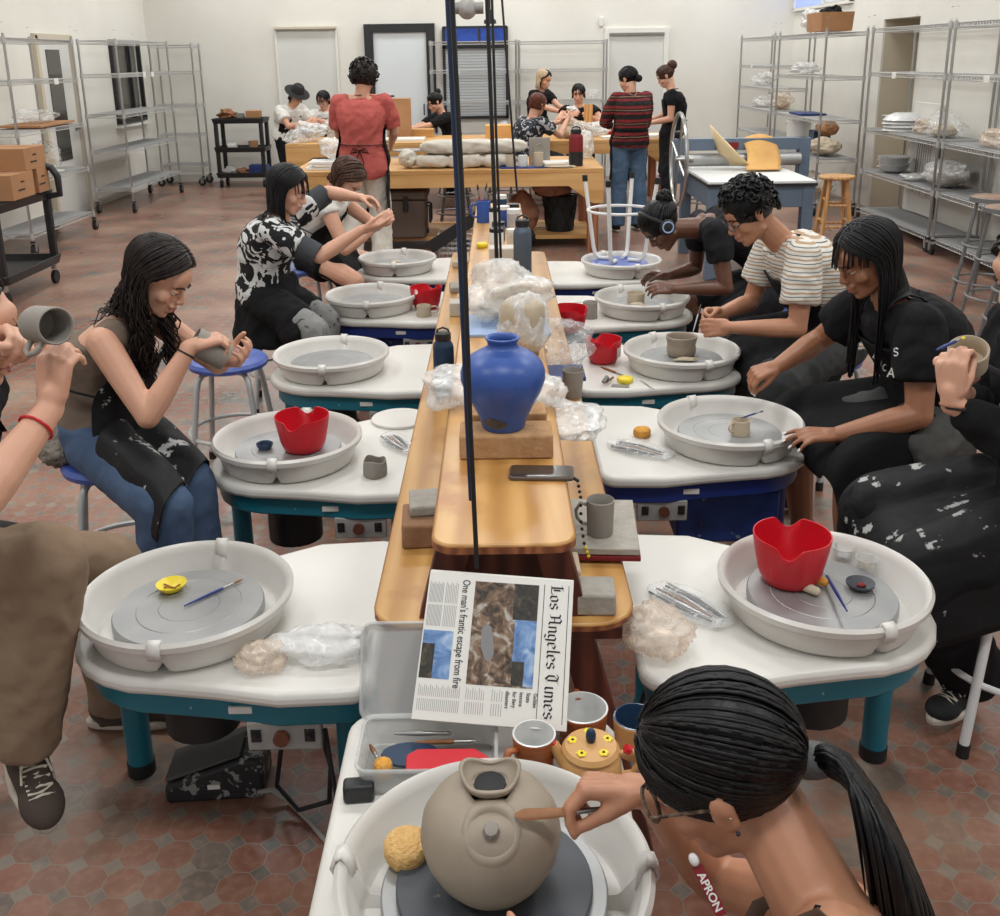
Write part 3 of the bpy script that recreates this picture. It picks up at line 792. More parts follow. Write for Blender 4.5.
MB().tube([(0, 0, .5), (0, 0, .44)], .03, 16).build('shaft', M['steel'], t)

# ------------------------------------------------------------------ the long bench
t = empty('work_bench', (0, 1.83, 0), 'long varnished plywood bench between the wheels, a raised board over two low planks', 'bench')
def plank(name, x0, x1, y0, y1, z, th, rr):
    p = MB().prism(rrect(x0, y0, x1, y1, rr), z - th, z).build(name, M['ply'], t, .005)
    MB().prism(rrect(x0 - .0015, y0 - .0015, x1 + .0015, y1 + .0015, rr), z - th + .003, z - .006).build('edge_band', M['ply_edge'], p)
    return p
plank('low_plank', -.278, -.118, 0, 4.15, .62, .02, [.02, .02, .09, .02])
plank('low_plank', .118, .278, 0, 4.15, .62, .02, [.05, .02, .02, .09])
plank('raised_board', -.145, .15, -.01, 4.9, .81, .024, [.04, .04, .05, .05])
for yy in (.08, 1.6, 3.0, 4.0):
    p = MB().prism([(-.11, .785), (.11, .785), (.125, .62), (-.125, .62)], -.009, .009, Matrix.Translation((0, yy, 0)) @ Matrix.Rotation(R(90), 4, 'X')).build('end_panel', M['mahogany'], t)
    for sx in (-1, 1):
        l = MB().bar((sx * .10, yy - .025, .785), (sx * .30, yy - .025, 0), .05, .07, up=V((1, 0, 0)))
        l.build('leg', M['mahogany'], t, .003)
    MB().box((0, yy - .025, .585), (.5, .07, .03)).build('cross_rail', M['mahogany'], t, .003)

# ------------------------------------------------------------------ work tables at the back
def work_table(x0, x1, y0, y1, z, label):
    t = empty('work_table', ((x0 + x1) / 2, (y0 + y1) / 2, 0), label, 'table', 'heavy wooden work tables')
    hx, hy = (x1 - x0) / 2, (y1 - y0) / 2
    MB().box((0, 0, z - .02), (2 * hx, 2 * hy, .04)).build('table_top', M['table_wood'], t, .004)
    for sy in (-1, 1):
        pr = [(-hx, z - .04), (hx, z - .04), (hx, z - .32), (hx - .1, z - .32), (hx - .32, z - .16), (-hx + .32, z - .16), (-hx + .1, z - .32), (-hx, z - .32)]
        MB().prism(pr, -.018, .018, Matrix.Translation((0, sy * (hy - .02), 0)) @ Matrix.Rotation(R(90), 4, 'X')).build('apron_board', M['table_wood'], t, .003)
    for sx in (-1, 1):
        MB().box((sx * (hx - .02), 0, z - .1), (.036, 2 * hy - .08, .12)).build('end_board', M['table_wood'], t, .003)
        for sy in (-1, 1): MB().box((sx * (hx - .09), sy * (hy - .09), (z - .04) / 2), (.1, .1, z - .04)).build('leg', M['table_leg'], t, .004)
    return t
work_table(-1.9, .97, 9.2, 10.4, .77, 'wooden work table carrying the stacked canvas wraps, mugs and a red-black bottle')
work_table(-2.5, 2.08, 12.0, 13.1, .8, 'wooden work table farthest back, with people working around it')
o = MB().box((0, 0, 0), (2.5, .9, .04)).build('low_platform', M['table_wood'], None, .004); o.location = (-.35, 9.9, .1); tag(o, 'low wooden shelf board beneath the nearer work table', 'platform')

# ------------------------------------------------------------------ slab roller
t = empty('slab_roller', (2.07, 8.5, 0), 'slate blue slab roller table with white top and a tall steel hand wheel', 'slab roller')
def sr(name, c, d, m, bev=.004, **k): return MB().box(c, d).build(name, M[m], t, bev, **k)
sr('table_top', (0, 0, .78), (.84, 1.3, .03), 'slab_top')
MB().box((0, 0, .765), (.86, 1.32, .022)).build('top_edge', M['black_rubber'], t)
sr('end_apron', (0, -.612, .67), (.8, .03, .17), 'slab_blue'); sr('end_apron', (0, .612, .67), (.8, .03, .17), 'slab_blue')
sr('side_apron', (-.392, 0, .67), (.03, 1.2, .17), 'slab_blue'); sr('side_apron', (.392, 0, .67), (.03, 1.2, .17), 'slab_blue')
for sx in (-1, 1):
    for sy in (-1, 1): sr('leg', (sx * .37, sy * .59, .38), (.09, .09, .76), 'slab_blue')
b = sr('bridge_beam', (.06, .35, 1.0), (1.14, .1, .1), 'slab_blue')
for sx in (-.48, .6): sr('bridge_post', (sx, .35, .86), (.09, .12, .38), 'slab_blue')
MB().box((-.08, .297, .99), (.2, .004, .055)).build('sign_plate', M['red_tag'], b)
MB().tube([(-.45, .3, .87), (.56, .3, .87)], .055, 20).build('roller', M['alu'], t)
for sx in (-.48,):
    k = MB(); k.tube([(sx, .35, 1.05), (sx, .35, 1.1)], .015, 10); k.lathe([(0, 1.09), (.05, 1.09), (.055, 1.1), (.05, 1.115), (0, 1.12)], 12, c=(sx, .35, 0)); k.build('pressure_knob', M['black_plastic'], t)
hw = MB(); cc = V((-.57, -.12, .92)); hw.tube([cc + V((.06 * math.sin(R(a)) * 0,   .37 * math.cos(R(a)), .37 * math.sin(R(a)))) for a in range(0, 360, 8)], .017, 8, closed=True)
for a in (20, 110, 200, 290): hw.tube([cc, cc + V((0, .37 * math.cos(R(a)), .37 * math.sin(R(a))))], .01, 6)
hw.tube([cc - V((.03, 0, 0)), cc + V((.12, 0, 0))], .03, 12); hw.build('hand_wheel', M['steel'], t)
MB().box((0, 0, .3), (.7, 1.1, .02)).build('lower_shelf', M['pink_cloth'], t)

# ------------------------------------------------------------------ stools
def tube_stool(seat_mat, tube_mat, h=.5, rs=.165, name='stool', feet=True):
    t = empty(name, (0, 0, 0), 'stool', 'stool')
    MB().lathe([(0, h - .012), (rs - .02, h - .012), (rs, h - .004), (rs + .004, h + .012), (rs - .006, h + .026), (rs * .6, h + .03), (0, h + .03)], 40).build('seat', M[seat_mat], t)
    for k in range(4):
        a = R(45 + 90 * k); d = V((math.cos(a), math.sin(a), 0))
        l = MB().tube([d * (rs * .35) + V((0, 0, h - .022)), d * (rs * .75) + V((0, 0, h - .022)), d * (rs * .9) + V((0, 0, h - .045)), d * (rs * .97) + V((0, 0, h - .09)), d * (rs + .055) + V((0, 0, .02))], .0125, 10).build('leg', M[tube_mat], t)
        if feet: MB().tube([d * (rs + .053) + V((0, 0, .036)), d * (rs + .056) + V((0, 0, 0))], .0165, 10).build('rubber_foot', M['black_rubber'], l)
    rr = rs + .022
    MB().tube([V((rr * math.cos(R(a)), rr * math.sin(R(a)), .2)) for a in range(0, 360, 10)], .009, 8, closed=True).build('foot_ring', M[tube_mat], t)
    return t
GS = 'blue seated stools at the wheels'
sb = tube_stool('blue_seat', 'stool_tube')
place(sb, True, (-1.17, 4.12, 0), 0, 'blue seated stool standing empty beside the person in jeans', GS)
place(sb, False, (-1.25, 3.02, 0), R(20), 'stool under the person in jeans and a clay-stained apron', GS)
place(sb, False, (-1.13, 5.02, 0), R(10), 'stool under the person in the swirl patterned shirt', GS)
place(sb, False, (-1.2, 6.1, 0), R(30), 'stool under the bending person with wavy brown hair', GS)
place(sb, False, (1.38, 3.12, 0), R(15), 'stool under the person with long black hair and lettered tee', GS)
place(sb, False, (1.36, 4.05, 0), R(35), 'stool under the person in the striped tee', GS)
place(sb, False, (1.46, 5.0, 0), R(5), 'stool under the person wearing headphones', GS)
sw = tube_stool('blue_seat', 'stool_tube_white', .52, .17)
place(sw, True, (1.36, 2.32, 0), R(-8), 'white legged stool under the person in a black hooded top', GS)
place(sw, False, (-1.46, 2.16, 0), R(0), 'white legged stool under the person in khaki trousers', GS)
o = place(sw, False, (.73, 5.98, 1.063), R(20), 'upside-down stool with white legs resting in a splash pan', GS); o.rotation_euler = (PI, 0, R(20))
# wooden stool
t = empty('wooden_stool', (3.22, 9.55, 0), 'plain wooden stool with a round seat, standing alone before the wire shelving', 'stool')
MB().lathe([(0, .6), (.15, .6), (.165, .607), (.168, .62), (.16, .633), (0, .636)], 36).build('seat', M['stool_wood'], t)
for k in range(4):
    a = R(40 + 90 * k); d = V((math.cos(a), math.sin(a), 0))
    MB().tube([d * .11 + V((0, 0, .6)), d * .155 + V((0, 0, .3)), d * .2], [.018, .021, .017], 12).build('leg', M['stool_wood'], t)
for k in range(4):
    for z_, q in ((.16, .178), (.36, .145)):
        a, b = R(40 + 90 * k), R(130 + 90 * k); z2 = z_ + (.05 if k % 2 else 0); q2 = q - (.008 if k % 2 else 0)
        MB().tube([V((q2 * math.cos(a), q2 * math.sin(a), z2)), V((q2 * math.cos(b), q2 * math.sin(b), z2))], .011, 8).build('rung', M['stool_wood'], t)
# steel stools
def steel_stool(h):
    t = empty('steel_stool', (0, 0, 0), 'x', 'stool')
    MB().lathe([(0, h - .014), (.165, h - .014), (.178, h - .03), (.181, h - .03), (.181, h), (.172, h + .002), (.17, h - .006), (0, h - .006)], 40).build('seat_pan', M['stool_steel'], t)
    MB().lathe([(0, h - .006), (.166, h - .006), (.168, h), (.16, h + .004), (0, h + .004)], 40).build('seat', M['seat_wood'], t)
    for k in range(4):
        a = R(45 + 90 * k); d = V((math.cos(a), math.sin(a), 0))
        l = MB().tube([d * .13 + V((0, 0, h - .02)), d * .235 + V((0, 0, .01))], .0125, 10).build('leg', M['stool_steel'], t)
        MB().tube([d * .234 + V((0, 0, .03)), d * .237], .016, 10).build('rubber_foot', M['grey_plastic'], l)
    for z_ in ((.16, h * .55) if h > .55 else (.18,)):
        rr = .13 + .105 * (1 - (z_) / h) + .012
        MB().tube([V((rr * math.cos(R(a)), rr * math.sin(R(a)), z_)) for a in range(0, 360, 10)], .009, 8, closed=True).build('foot_ring', M['stool_steel'], t)
    return t
s1 = steel_stool(.62); s2 = steel_stool(.76)
GT = 'steel stools with wooden seats'
place(s1, True, (3.22, 5.95, 0), R(10), 'lowest steel stool with a brown wooden seat, nearest of the three by the right shelves', GT)
place(s2, True, (3.38, 6.55, 0), R(25), 'steel stool standing between the tallest and the lowest of the three by the right shelves', GT)
place(s2, False, (3.52, 7.05, 0), R(40), 'steel stool standing tallest in view, closest to the wire shelf', GT)
for i, (x, y, lb) in enumerate(((-.45, 10.75, 'steel stool between the two work tables, left of the hanging hoses'), (.06, 10.9, 'steel stool between the two work tables, behind the canvas wraps'), (.33, 11.5, 'steel stool under the person in the floral shirt'),
                               (1.07, 13.5, 'steel stool under the person in a black tee facing the camera'), (2.35, 11.3, 'steel stool standing by the hand wheel of the slab roller'), (-.58, 13.55, 'steel stool under the person with the hair bun'))):
    place(s1, False, (x, y, 0), R(15 * i), lb, GT)
# ------------------------------------------------------------------ people
UP = V((0, 0, 1))
def ik(a, b, l1, l2, hint):
    a, b, hint = V(a), V(b), V(hint)
    d = b - a; L = d.length
    if L > (l1 + l2) * .995:
        b = a + d.normalized() * (l1 + l2) * .995; d = b - a; L = d.length
    u = d / L
    x = (l1 * l1 - l2 * l2 + L * L) / (2 * L)
    h = math.sqrt(max(l1 * l1 - x * x, 0))
    p = hint - u * hint.dot(u)
    p = p.normalized() if p.length > 1e-6 else u.orthogonal().normalized()
    return a + u * x + p * h, b
def frame(f, u):
    f = V(f).normalized(); u = V(u); r = f.cross(u).normalized(); u = r.cross(f).normalized()
    return Matrix(((r.x, f.x, u.x, 0), (r.y, f.y, u.y, 0), (r.z, f.z, u.z, 0), (0, 0, 0, 1)))

def hand(mb, wr, d, n, side, curl=(.5, .6, .4), spread=.10, thumb=(.5, .35), s=1.0, pinch=0):
    """wr wrist, d direction of the palm, n palm normal (palm faces n), side +1: thumb lies on d x n ... side"""
    d = V(d).normalized(); n = V(n); n = (n - d * n.dot(d)).normalized(); t = d.cross(n) * side   # t: toward the thumb
    wr = V(wr)
    nails = []
    L = (.068, .076, .071, .056)
    mb.cap(wr - d * .02, wr + d * .015, .024 * s, .025 * s, 10)
    for i in range(4):
        off = (1.5 - i) * .0195 * s
        k = wr + d * (.082 - .004 * abs(i - 1)) * s + t * off
        mb.cap(wr + t * off * .62 + d * .012 * s, k - n * .002, .0150 * s, .0112 * s, 8)
        a = (1.5 - i) * spread
        dd = (d * math.cos(a) + t * math.sin(a)).normalized()
        ang = 0; p = k
        cu = curl if not pinch or i > 0 else (.75, .75, .3)
        extra = .06 * i
        for j, (fr, rr) in enumerate(((.46, .0094), (.30, .0084), (.24, .0074))):
            ang += cu[j] + extra
            q = p + (dd * math.cos(ang) + n * math.sin(ang)) * L[i] * fr * s
            mb.cap(p, q, rr * s, (rr - .0008) * s, 8)
            if j == 2: nails.append((q, dd * math.cos(ang) + n * math.sin(ang), -(n * math.cos(ang) - dd * math.sin(ang)), rr * s))
            p = q
    # thumb
    b0 = wr + t * .022 * s + d * .018 * s + n * .006
    a1, a2 = thumb
    td = (d * math.cos(a1) + t * math.sin(a1) * .9 + n * (.35 + a2 * .6)).normalized()
    b1 = b0 + td * .040 * s
    td2 = (td + n * a2 * .5 - t * .35 + d * .35).normalized()
    b2 = b1 + td2 * .030 * s
    td3 = (td2 + d * .2 - t * .15).normalized()
    b3 = b2 + td3 * .022 * s
    mb.cap(b0, b1, .0155 * s, .0125 * s, 8); mb.cap(b1, b2, .0110 * s, .0102 * s, 8); mb.cap(b2, b3, .0102 * s, .0085 * s, 8)
    # web of the thumb
    mb.cap(wr + t * .012 * s + d * .02 * s, b0.lerp(b1, .7), .015 * s, .010 * s, 8)
    nails.append((b3, td3, (t * .6 - n * .2), .0088 * s))
    return nails

def head_shape(mb, H, fem=True, ears=True):
    g = MB(H @ Matrix.Scale(1.0, 4))
    g.ell((0, -.012, .032), (.074, .094, .084), n=24, m=16)
    g.ell((0, .018, -.03), (.060, .066, .078), n=20, m=14)
    g.ell((0, .045, -.075), (.040, .038, .034), n=16, m=10)
    g.ell((0, .068, -.094), (.022, .018, .017))
    for sx in (-1, 1):
        g.ell((sx * .036, .052, -.028), (.026, .026, .026))
        g.cap((sx * .048, .0, -.062), (sx * .02, .058, -.090), .017, .014, 10)
        if ears: g.ell((sx * .077, -.006, -.008), (.007, .017, .029), Matrix.Rotation(-.25 * sx, 3, 'Z'))
        if ears: g.ell((sx * .081, -.012, .004), (.008, .016, .019), Matrix.Rotation(-.45 * sx, 3, 'Z'))
        g.cap((sx * .016, .082, .024), (sx * .044, .072, .023), .009, .007, 8)
        g.ell((sx * .0105, .096, -.030), (.008, .009, .007))
    g.ell((0, .066, .040), (.052, .024, .034))
    g.cap((0, .083, .012), (0, .103, -.026), .0078, .0115, 10)
    g.ell((0, .088, -.052), (.026, .010, .012))
    g.ell((0, .086, -.070), (.022, .011, .009))
    mb.v2 = None
    b = len(mb.v)
    mb.v.extend(g.v); mb.f.extend([tuple(i + b for i in f) for f in g.f]); mb.mi.extend(g.mi); mb.sm.extend(g.sm)

def face_parts(H, parent, brow_mat='brow', closed=True, lips=True):
    g = MB(H)
    for sx in (-1, 1):
        e = MB(H).ell((sx * .030, .0725, .0015), (.0125, .0125, .0105), n=12, m=8).build('eye', M['eye_white'], parent)
        MB(H).ell((sx * .030, .0825, -.0005), (.0052, .004, .0052), n=10, m=6).build('iris', M['iris'], e)
        if closed: MB(H).ell((sx * .030, .0735, .0055), (.0142, .0142, .0095), n=12, m=8).build('eyelid', M['skin_shade'] if 'skin_shade' in M else M['lip'], parent)
        MB(H).tube([(sx * .014, .0925, .021), (sx * .028, .0905, .0265), (sx * .046, .079, .022)], [.003, .0036, .0016], 6).build('eyebrow', M[brow_mat], parent)
    if lips:
        g = MB(H); g.tube([(-.021, .086, -.0605), (-.008, .0955, -.0565), (0, .096, -.058), (.008, .0955, -.0565), (.021, .086, -.0605)], [.0016, .0042, .0038, .0042, .0016], 6)
        g.tube([(-.019, .086, -.0625), (0, .0945, -.0675), (.019, .086, -.0625)], [.0016, .0056, .0016], 6)
        g.build('lips', M['lip'], parent, weld=False)

def torso(mb, hip, neck, rh, rs, inf=0.0, wf=1.0, df=1.0, slouch=.05, t0=-.12, t1=1.0, arc=None, belly=0.0, front=None):
    """lofted trunk from below the hips to the neck base"""
    ax = (neck - hip)
    L = ax.length; a = ax / L
    secs = [(-.14, .10, .085), (-.08, .145, .105), (0, .165, .115), (.12, .155, .108 + belly), (.28, .128, .095 + belly), (.45, .128, .100), (.62, .148, .112), (.78, .158, .105), (.88, .145, .088), (.95, .105, .070), (1.0, .066, .060), (1.04, .055, .055)]
    rows = []
    for (t, w_, d_) in secs:
        if t < t0 - 1e-6 or t > t1 + 1e-6: continue
        r = rh.lerp(rs, max(0, min(1, t))).normalized()
        r = (r - a * r.dot(a)).normalized()
        f = a.cross(r)            # back to front
        f = -f if front is not None and f.dot(front) < 0 else f
        c = hip + a * (t * L) - f * (slouch * 4 * max(0, t) * max(0, 1 - t))
        w_ = w_ * wf + inf; d_ = d_ * df + inf
        rows.append((c, r, f, w_, d_))
    def ringp(row, ang):
        c, r, f, w_, d_ = row
        ca, sa = math.cos(ang), math.sin(ang)
        e = .82
        return c + r * (w_ * math.copysign(abs(ca) ** e, ca)) + f * (d_ * math.copysign(abs(sa) ** e, sa))
    if arc is not None: return rows, ringp
    n = 28; vs = []; fs = []
    for row in rows:
        for j in range(n): vs.append(ringp(row, 2 * PI * j / n))
    for i in range(len(rows) - 1):
        for j in range(n): fs.append((i * n + j, i * n + (j + 1) % n, (i + 1) * n + (j + 1) % n, (i + 1) * n + j))
    fs.append(tuple(range(n - 1, -1, -1))); fs.append(tuple((len(rows) - 1) * n + j for j in range(n)))
    mb.add(vs, fs)
    return rows, ringp

class Person: pass
def person(label, base, hip, neck, face, head, look, upv=None, wl=None, wr=None, el=None, er=None, al=None, ar=None, kl=None, kr=None,
           skin='skin_light', sc=1.0, wf=1.0, df=1.0, slouch=.04, vox=.007, hl=None, hr=None, sh=None, shw=.165, thick=1.0, belly=0,
           brow_mat='brow', face_on=True, toes=True, footdir=None, hipw=.088, group=None, legs=True, ears=True):
    """hl / hr: dict(d=, n=, curl=, ...) for the hands"""
    p = Person(); p.label = label
    hip, neck, head = V(hip), V(neck), V(head)
    f = V(face); f.z = 0; f.normalize(); r = f.cross(UP).normalized()
    rs = V(sh).normalized() if sh is not None else r
    p.f, p.r, p.rs, p.hip, p.neck, p.head = f, r, rs, hip, neck, head
    a = (neck - hip).normalized()
    shp = neck - a * .045 * sc
    p.sL, p.sR = shp - rs * shw * sc, shp + rs * shw * sc
    p.hL, p.hR = hip - r * hipw * sc, hip + r * hipw * sc
    UA, FA, TH, SH_ = .275 * sc, .245 * sc, .42 * sc, .41 * sc
    def arm(s, w, e, sd):
        if w is None: w = s - UP * .48 * sc + f * .05
        return ik(s, w, UA, FA, e if e is not None else (-f * .4 - UP + sd * .5))
    p.eL, p.wL = arm(p.sL, wl, el, -rs); p.eR, p.wR = arm(p.sR, wr, er, rs)
    def leg(h, an, k):
        if an is None: an = h - UP * .80 * sc
        return ik(h, an, TH, SH_, k if k is not None else (f + UP * .3))
    p.kL, p.aL = leg(p.hL, al, kl); p.kR, p.aR = leg(p.hR, ar, kr)
    look = V(look).normalized()
    u = V(upv) if upv is not None else UP
    H = Matrix.Translation(head) @ frame(look, u) @ Matrix.Scale(sc, 4)
    p.H = H; p.sc = sc; p.wf, p.df, p.slouch, p.belly = wf, df, slouch, belly; p.thick = thick; p.look = look
    root = empty('person', base, label, 'person', group)
    p.root = root; p.off = Matrix.Translation(-V(base))
    b = MB(p.off)
    torso(b, hip, neck, r, rs, -.012, wf * .97, df * .95, slouch, -.14, 1.04, front=f, belly=belly)
    hb = MB(); head_shape(hb, H, True, ears); b.add([V(v) for v in hb.v], hb.f)
    nk = H @ V((0, -.022, -.055))
    b.cap(neck - a * .05, nk, .056 * sc * (.92 + .1 * wf), .050 * sc, 14)
    b.cap(neck - a * .03 - rs * .05, p.sL + rs * .02, .05 * sc, .048 * sc * wf, 12); b.cap(neck - a * .03 + rs * .05, p.sR - rs * .02, .05 * sc, .048 * sc * wf, 12)
    k = thick * sc
    for s_, e_, w_, hh, sd in ((p.sL, p.eL, p.wL, hl, -1), (p.sR, p.eR, p.wR, hr, 1)):
        m1 = s_.lerp(e_, .45)
        b.cap(s_, m1, .050 * k, .045 * k, 12); b.cap(m1, e_, .045 * k, .036 * k, 12)
        m2 = e_.lerp(w_, .3)
        b.cap(e_, m2, .037 * k, .039 * k, 12); b.cap(m2, w_, .039 * k, .0245 * k, 12)
    p.nails = []
    for w_, e_, hh, sd in ((p.wL, p.eL, hl, -1), (p.wR, p.eR, hr, 1)):
        hh = dict(hh or {})
        d = V(hh.pop('d', (w_ - e_).normalized())); n = V(hh.pop('n', -rs * sd))
        p.nails += hand(b, w_ + d.normalized() * .012, d, n, sd, s=hh.pop('s', 1.0) * sc, **hh)
    if legs:
        for q_, (h_, kn, an) in enumerate(((p.hL, p.kL, p.aL), (p.hR, p.kR, p.aR))):
            b.cap(h_, h_.lerp(kn, .4), .083 * k, .075 * k, 14); b.cap(h_.lerp(kn, .4), kn, .075 * k, .054 * k, 14)
            b.cap(kn, kn.lerp(an, .3), .053 * k, .056 * k, 12); b.cap(kn.lerp(an, .3), an, .056 * k, .036 * k, 12)
            fd = V(footdir[q_]).normalized() if footdir is not None else f
            fu = (UP - fd * fd.z).normalized()
            b.cap(an - fd * .02 - fu * .035, an + fd * .12 - fu * .058, .031 * sc, .015 * sc, 10)
    body = b.build('body', M[skin], root, weld=False)
    bake(body, vox, 4, factor=.45)
    p.body = body
    if face_on:
        M['skin_shade'] = M[skin]
        face_parts(p.off @ H, root, brow_mat)
    return p
def add_nails(p, mat_='nail'):
    for (q, d, n, r) in p.nails:
        n = (n - d * n.dot(d)).normalized(); x = d.cross(n)
        rot = Matrix((x, d, n)).transposed()
        MB(p.off).ell(q + n * r * .62 + d * .001, (.0052, .0085, .0026), rot, 8, 6).build('fingernail', M[mat_], p.root)

def shirt(p, m, name='shirt', inf=.016, sleeve=.55, cuff=.062, t0=-.12, t1=.97, vox=.009, wr=(.006, 9), fore=0, sides='LR', flare=0, smooth=4):
    b = MB(p.off); k = p.sc
    torso(b, p.hip, p.neck, p.r, p.rs, inf * 1.25, p.wf, p.df, p.slouch, t0, t1, front=p.f, belly=p.belly)
    a = (p.neck - p.hip).normalized()
    if sides: b.cap(p.sL + p.rs * .03, p.sR - p.rs * .03, (.054 + inf * .3) * k, (.054 + inf * .3) * k, 12)
    for s_, e_, w_, q in ((p.sL, p.eL, p.wL, 'L'), (p.sR, p.eR, p.wR, 'R')):
        if q not in sides: continue
        end = s_.lerp(e_, min(sleeve, 1.0))
        n = 16
        d = (end - s_).normalized()
        if sleeve > .1: b.ell(s_, ((.047 + inf * .8) * k * (.4 + .6 * p.thick),) * 3); b.cap(p.neck - a * .03 * k + (s_ - p.neck) * .35, s_, (.048 + inf * .4) * k, (.047 + inf * .7) * k * (.5 + .5 * p.thick), 12)
        b.tube([s_ - d * .02, s_ + d * .015, s_.lerp(end, .5), end - d * .004, end], [.03, (.048 + inf * .8) * k * p.thick, (.052 + inf) * k * p.thick, cuff * k * p.thick, (cuff - .004) * k * p.thick], n)
        if fore > 0:
            e2 = e_.lerp(w_, fore); b.cap(s_.lerp(e_, .9), e_, cuff * k, cuff * k); b.cap(e_, e2 - (e2 - e_).normalized() * .0, (cuff) * k, (cuff - .014) * k, n)
    o = b.build(name, M[m], p.root, weld=False)
    return bake(o, vox, smooth, wr)
def trousers(p, m, name='trousers', inf=.014, length=1.0, hem=.06, vox=.010, wr=(.007, 7), top=.16, knee=None, kneer=.068):
    b = MB(p.off); k = p.sc
    torso(b, p.hip, p.neck, p.r, p.rs, inf, p.wf, p.df, p.slouch, -.14, .28 if top > .2 else .12, front=p.f, belly=p.belly)
    for h_, kn, an in ((p.hL, p.kL, p.aL), (p.hR, p.kR, p.aR)):
        if length <= .5:
            e = h_.lerp(kn, length * 2); b.tube([h_, h_.lerp(e, .5), e - (e - h_).normalized() * .005, e], [.09 * k + inf, .086 * k * p.thick + inf, hem + .025, hem + .02], 18)
        else:
            b.cap(h_, h_.lerp(kn, .45), .088 * k * p.thick + inf * .6, .08 * k * p.thick + inf * .6, 16); b.cap(h_.lerp(kn, .45), kn, .08 * k * p.thick + inf * .6, kneer * k + inf * .4, 16)
            e = kn.lerp(an, (length - .5) * 2 * 1.06); b.tube([kn, kn.lerp(e, .45), e - (e - kn).normalized() * .005, e], [kneer * k + inf * .4, (kneer + hem) / 2 + inf * .3, hem, hem - .003], 16)
    o = b.build(name, M[m], p.root, weld=False)
    return bake(o, vox, 4, wr)
def strap(p, pts, m='black_cloth', r=.009, name='apron_strap', flat=.3):
    return MB(p.off).tube(pts, r, 8, flat=flat).build(name, M[m], p.root)
def band(p, e, w, t, r, th, m):
    a, b = V(e), V(w); c = a.lerp(b, t); ax = (b - a).normalized(); u = ax.orthogonal().normalized(); v = ax.cross(u)
    return MB(p.off).tube([c + (u * math.cos(k / 14 * 2 * PI) + v * math.sin(k / 14 * 2 * PI)) * r for k in range(14)], th, 6, closed=True).build('bracelet', M[m], p.root)
def apron(p, m='apron_black', bib=True, lap=1.0, inf=.036, hang=.10, drop=.12, width=.11, standing=False, side=1.25, wrk=(.006, 8)):
    """front of the trunk, then over the thighs (or straight down when standing)"""
    rows, ringp = torso(None, p.hip, p.neck, p.r, p.rs, inf, p.wf, p.df, p.slouch, -.10 if standing else 0.0, .80, arc=True, front=p.f, belly=p.belly)
    g = MB(p.off); out = []
    n = 24
    for i, row in enumerate(rows):
        t = i / (len(rows) - 1)
        if not bib and i > 2: break
        half = side if i <= 3 else max(.62, side - (i - 3) * .26)
        out.append([ringp(row, PI / 2 + half - 2 * half * j / n) for j in range(n + 1)])
    out.reverse()
    k = p.sc
    if standing:
        L = V((0, 0, -1))
        last = out[-1]; c0 = sum(last, V()) / len(last)
        for i in range(1, 9):
            q = i / 8 * lap * .5
            out.append([pt + L * q + (pt - c0).normalized() * .02 * math.sin(i) * .3 for pt in last])
    else:
        last = out[-1]
        steps = 10
        for i in range(1, steps + 4):
            q = i / steps
            L_ = p.hL.lerp(p.kL, min(q * lap, 1.02)); R_ = p.hR.lerp(p.kR, min(q * lap, 1.02))
            over = max(0, q * lap - 1.0) if lap >= 1 else max(0, q - 1)
            rt = (.083 - .022 * min(1, q)) * k * p.thick + inf
            mid = (L_ + R_) / 2
            xr = (R_ - L_); gap = xr.length; xr = xr.normalized()
            along = ((p.kL + p.kR) - (p.hL + p.hR)).normalized()
            up = xr.cross(along).normalized()
            if up.z < 0: up = -up
            row = []
            hw = gap / 2 + rt
            for j in range(n + 1):
                s_ = -1 + 2 * j / n
                x = s_ * hw * 1.0
                ax = abs(x) - gap / 2
                if abs(s_) > .86: h = -(abs(s_) - .86) / .14 * hang
                else:
                    y = 1 - ((abs(x) - gap / 2) / rt) ** 2
                    h = rt * math.sqrt(max(y, 0.02)) if abs(x) > gap / 2 - rt * .5 else rt * .80 - .018
                xx = x if abs(s_) <= .86 else math.copysign(hw * .90, s_)
                row.append(mid + xr * xx + (up * min(h, rt) if h > 0 else UP * h))
            if q > 1:
                e = (q - 1) * drop * 3.2
                row = [pt + along * min(e, .05) - UP * e for pt in row]
            if i == 1: row = [a_.lerp(b_, .6) for a_, b_ in zip(last, row)]
            out.append(row)
    g.grid(out)
    o = g.build('apron', M[m], p.root, weld=True)
    # wrinkles, then thickness
    me = o.data
    for vtx in me.vertices:
        q = vtx.co
        vtx.co = q + vtx.normal * 0 + noise.noise_vector(q * wrk[1]) * wrk[0] * 1.2
    s_ = o.modifiers.new('sub', 'SUBSURF'); s_.levels = 1; s_.render_levels = 2
    s2 = o.modifiers.new('thick', 'SOLIDIFY'); s2.thickness = .004; s2.offset = 0
    if bib:
        top = out[0]; nb = p.neck + UP * .01
        back = p.neck - p.f * .07 + UP * .01
        strap(p, [top[2], top[2].lerp(p.neck - p.rs * .075 + UP * .0, .7) + p.f * .02, p.neck - p.rs * .07 + UP * .012, back, p.neck + p.rs * .07 + UP * .012, top[-3].lerp(p.neck + p.rs * .075, .7) + p.f * .02, top[-3]], M_name(m), .010)
    # waist tie
    row = rows[3]
    strap(p, [ringp(row, a_) for a_ in [R(x) for x in range(80, -281, -20)]], M_name(m), .011, 'apron_tie')
    return o
def M_name(m): return 'black_cloth'

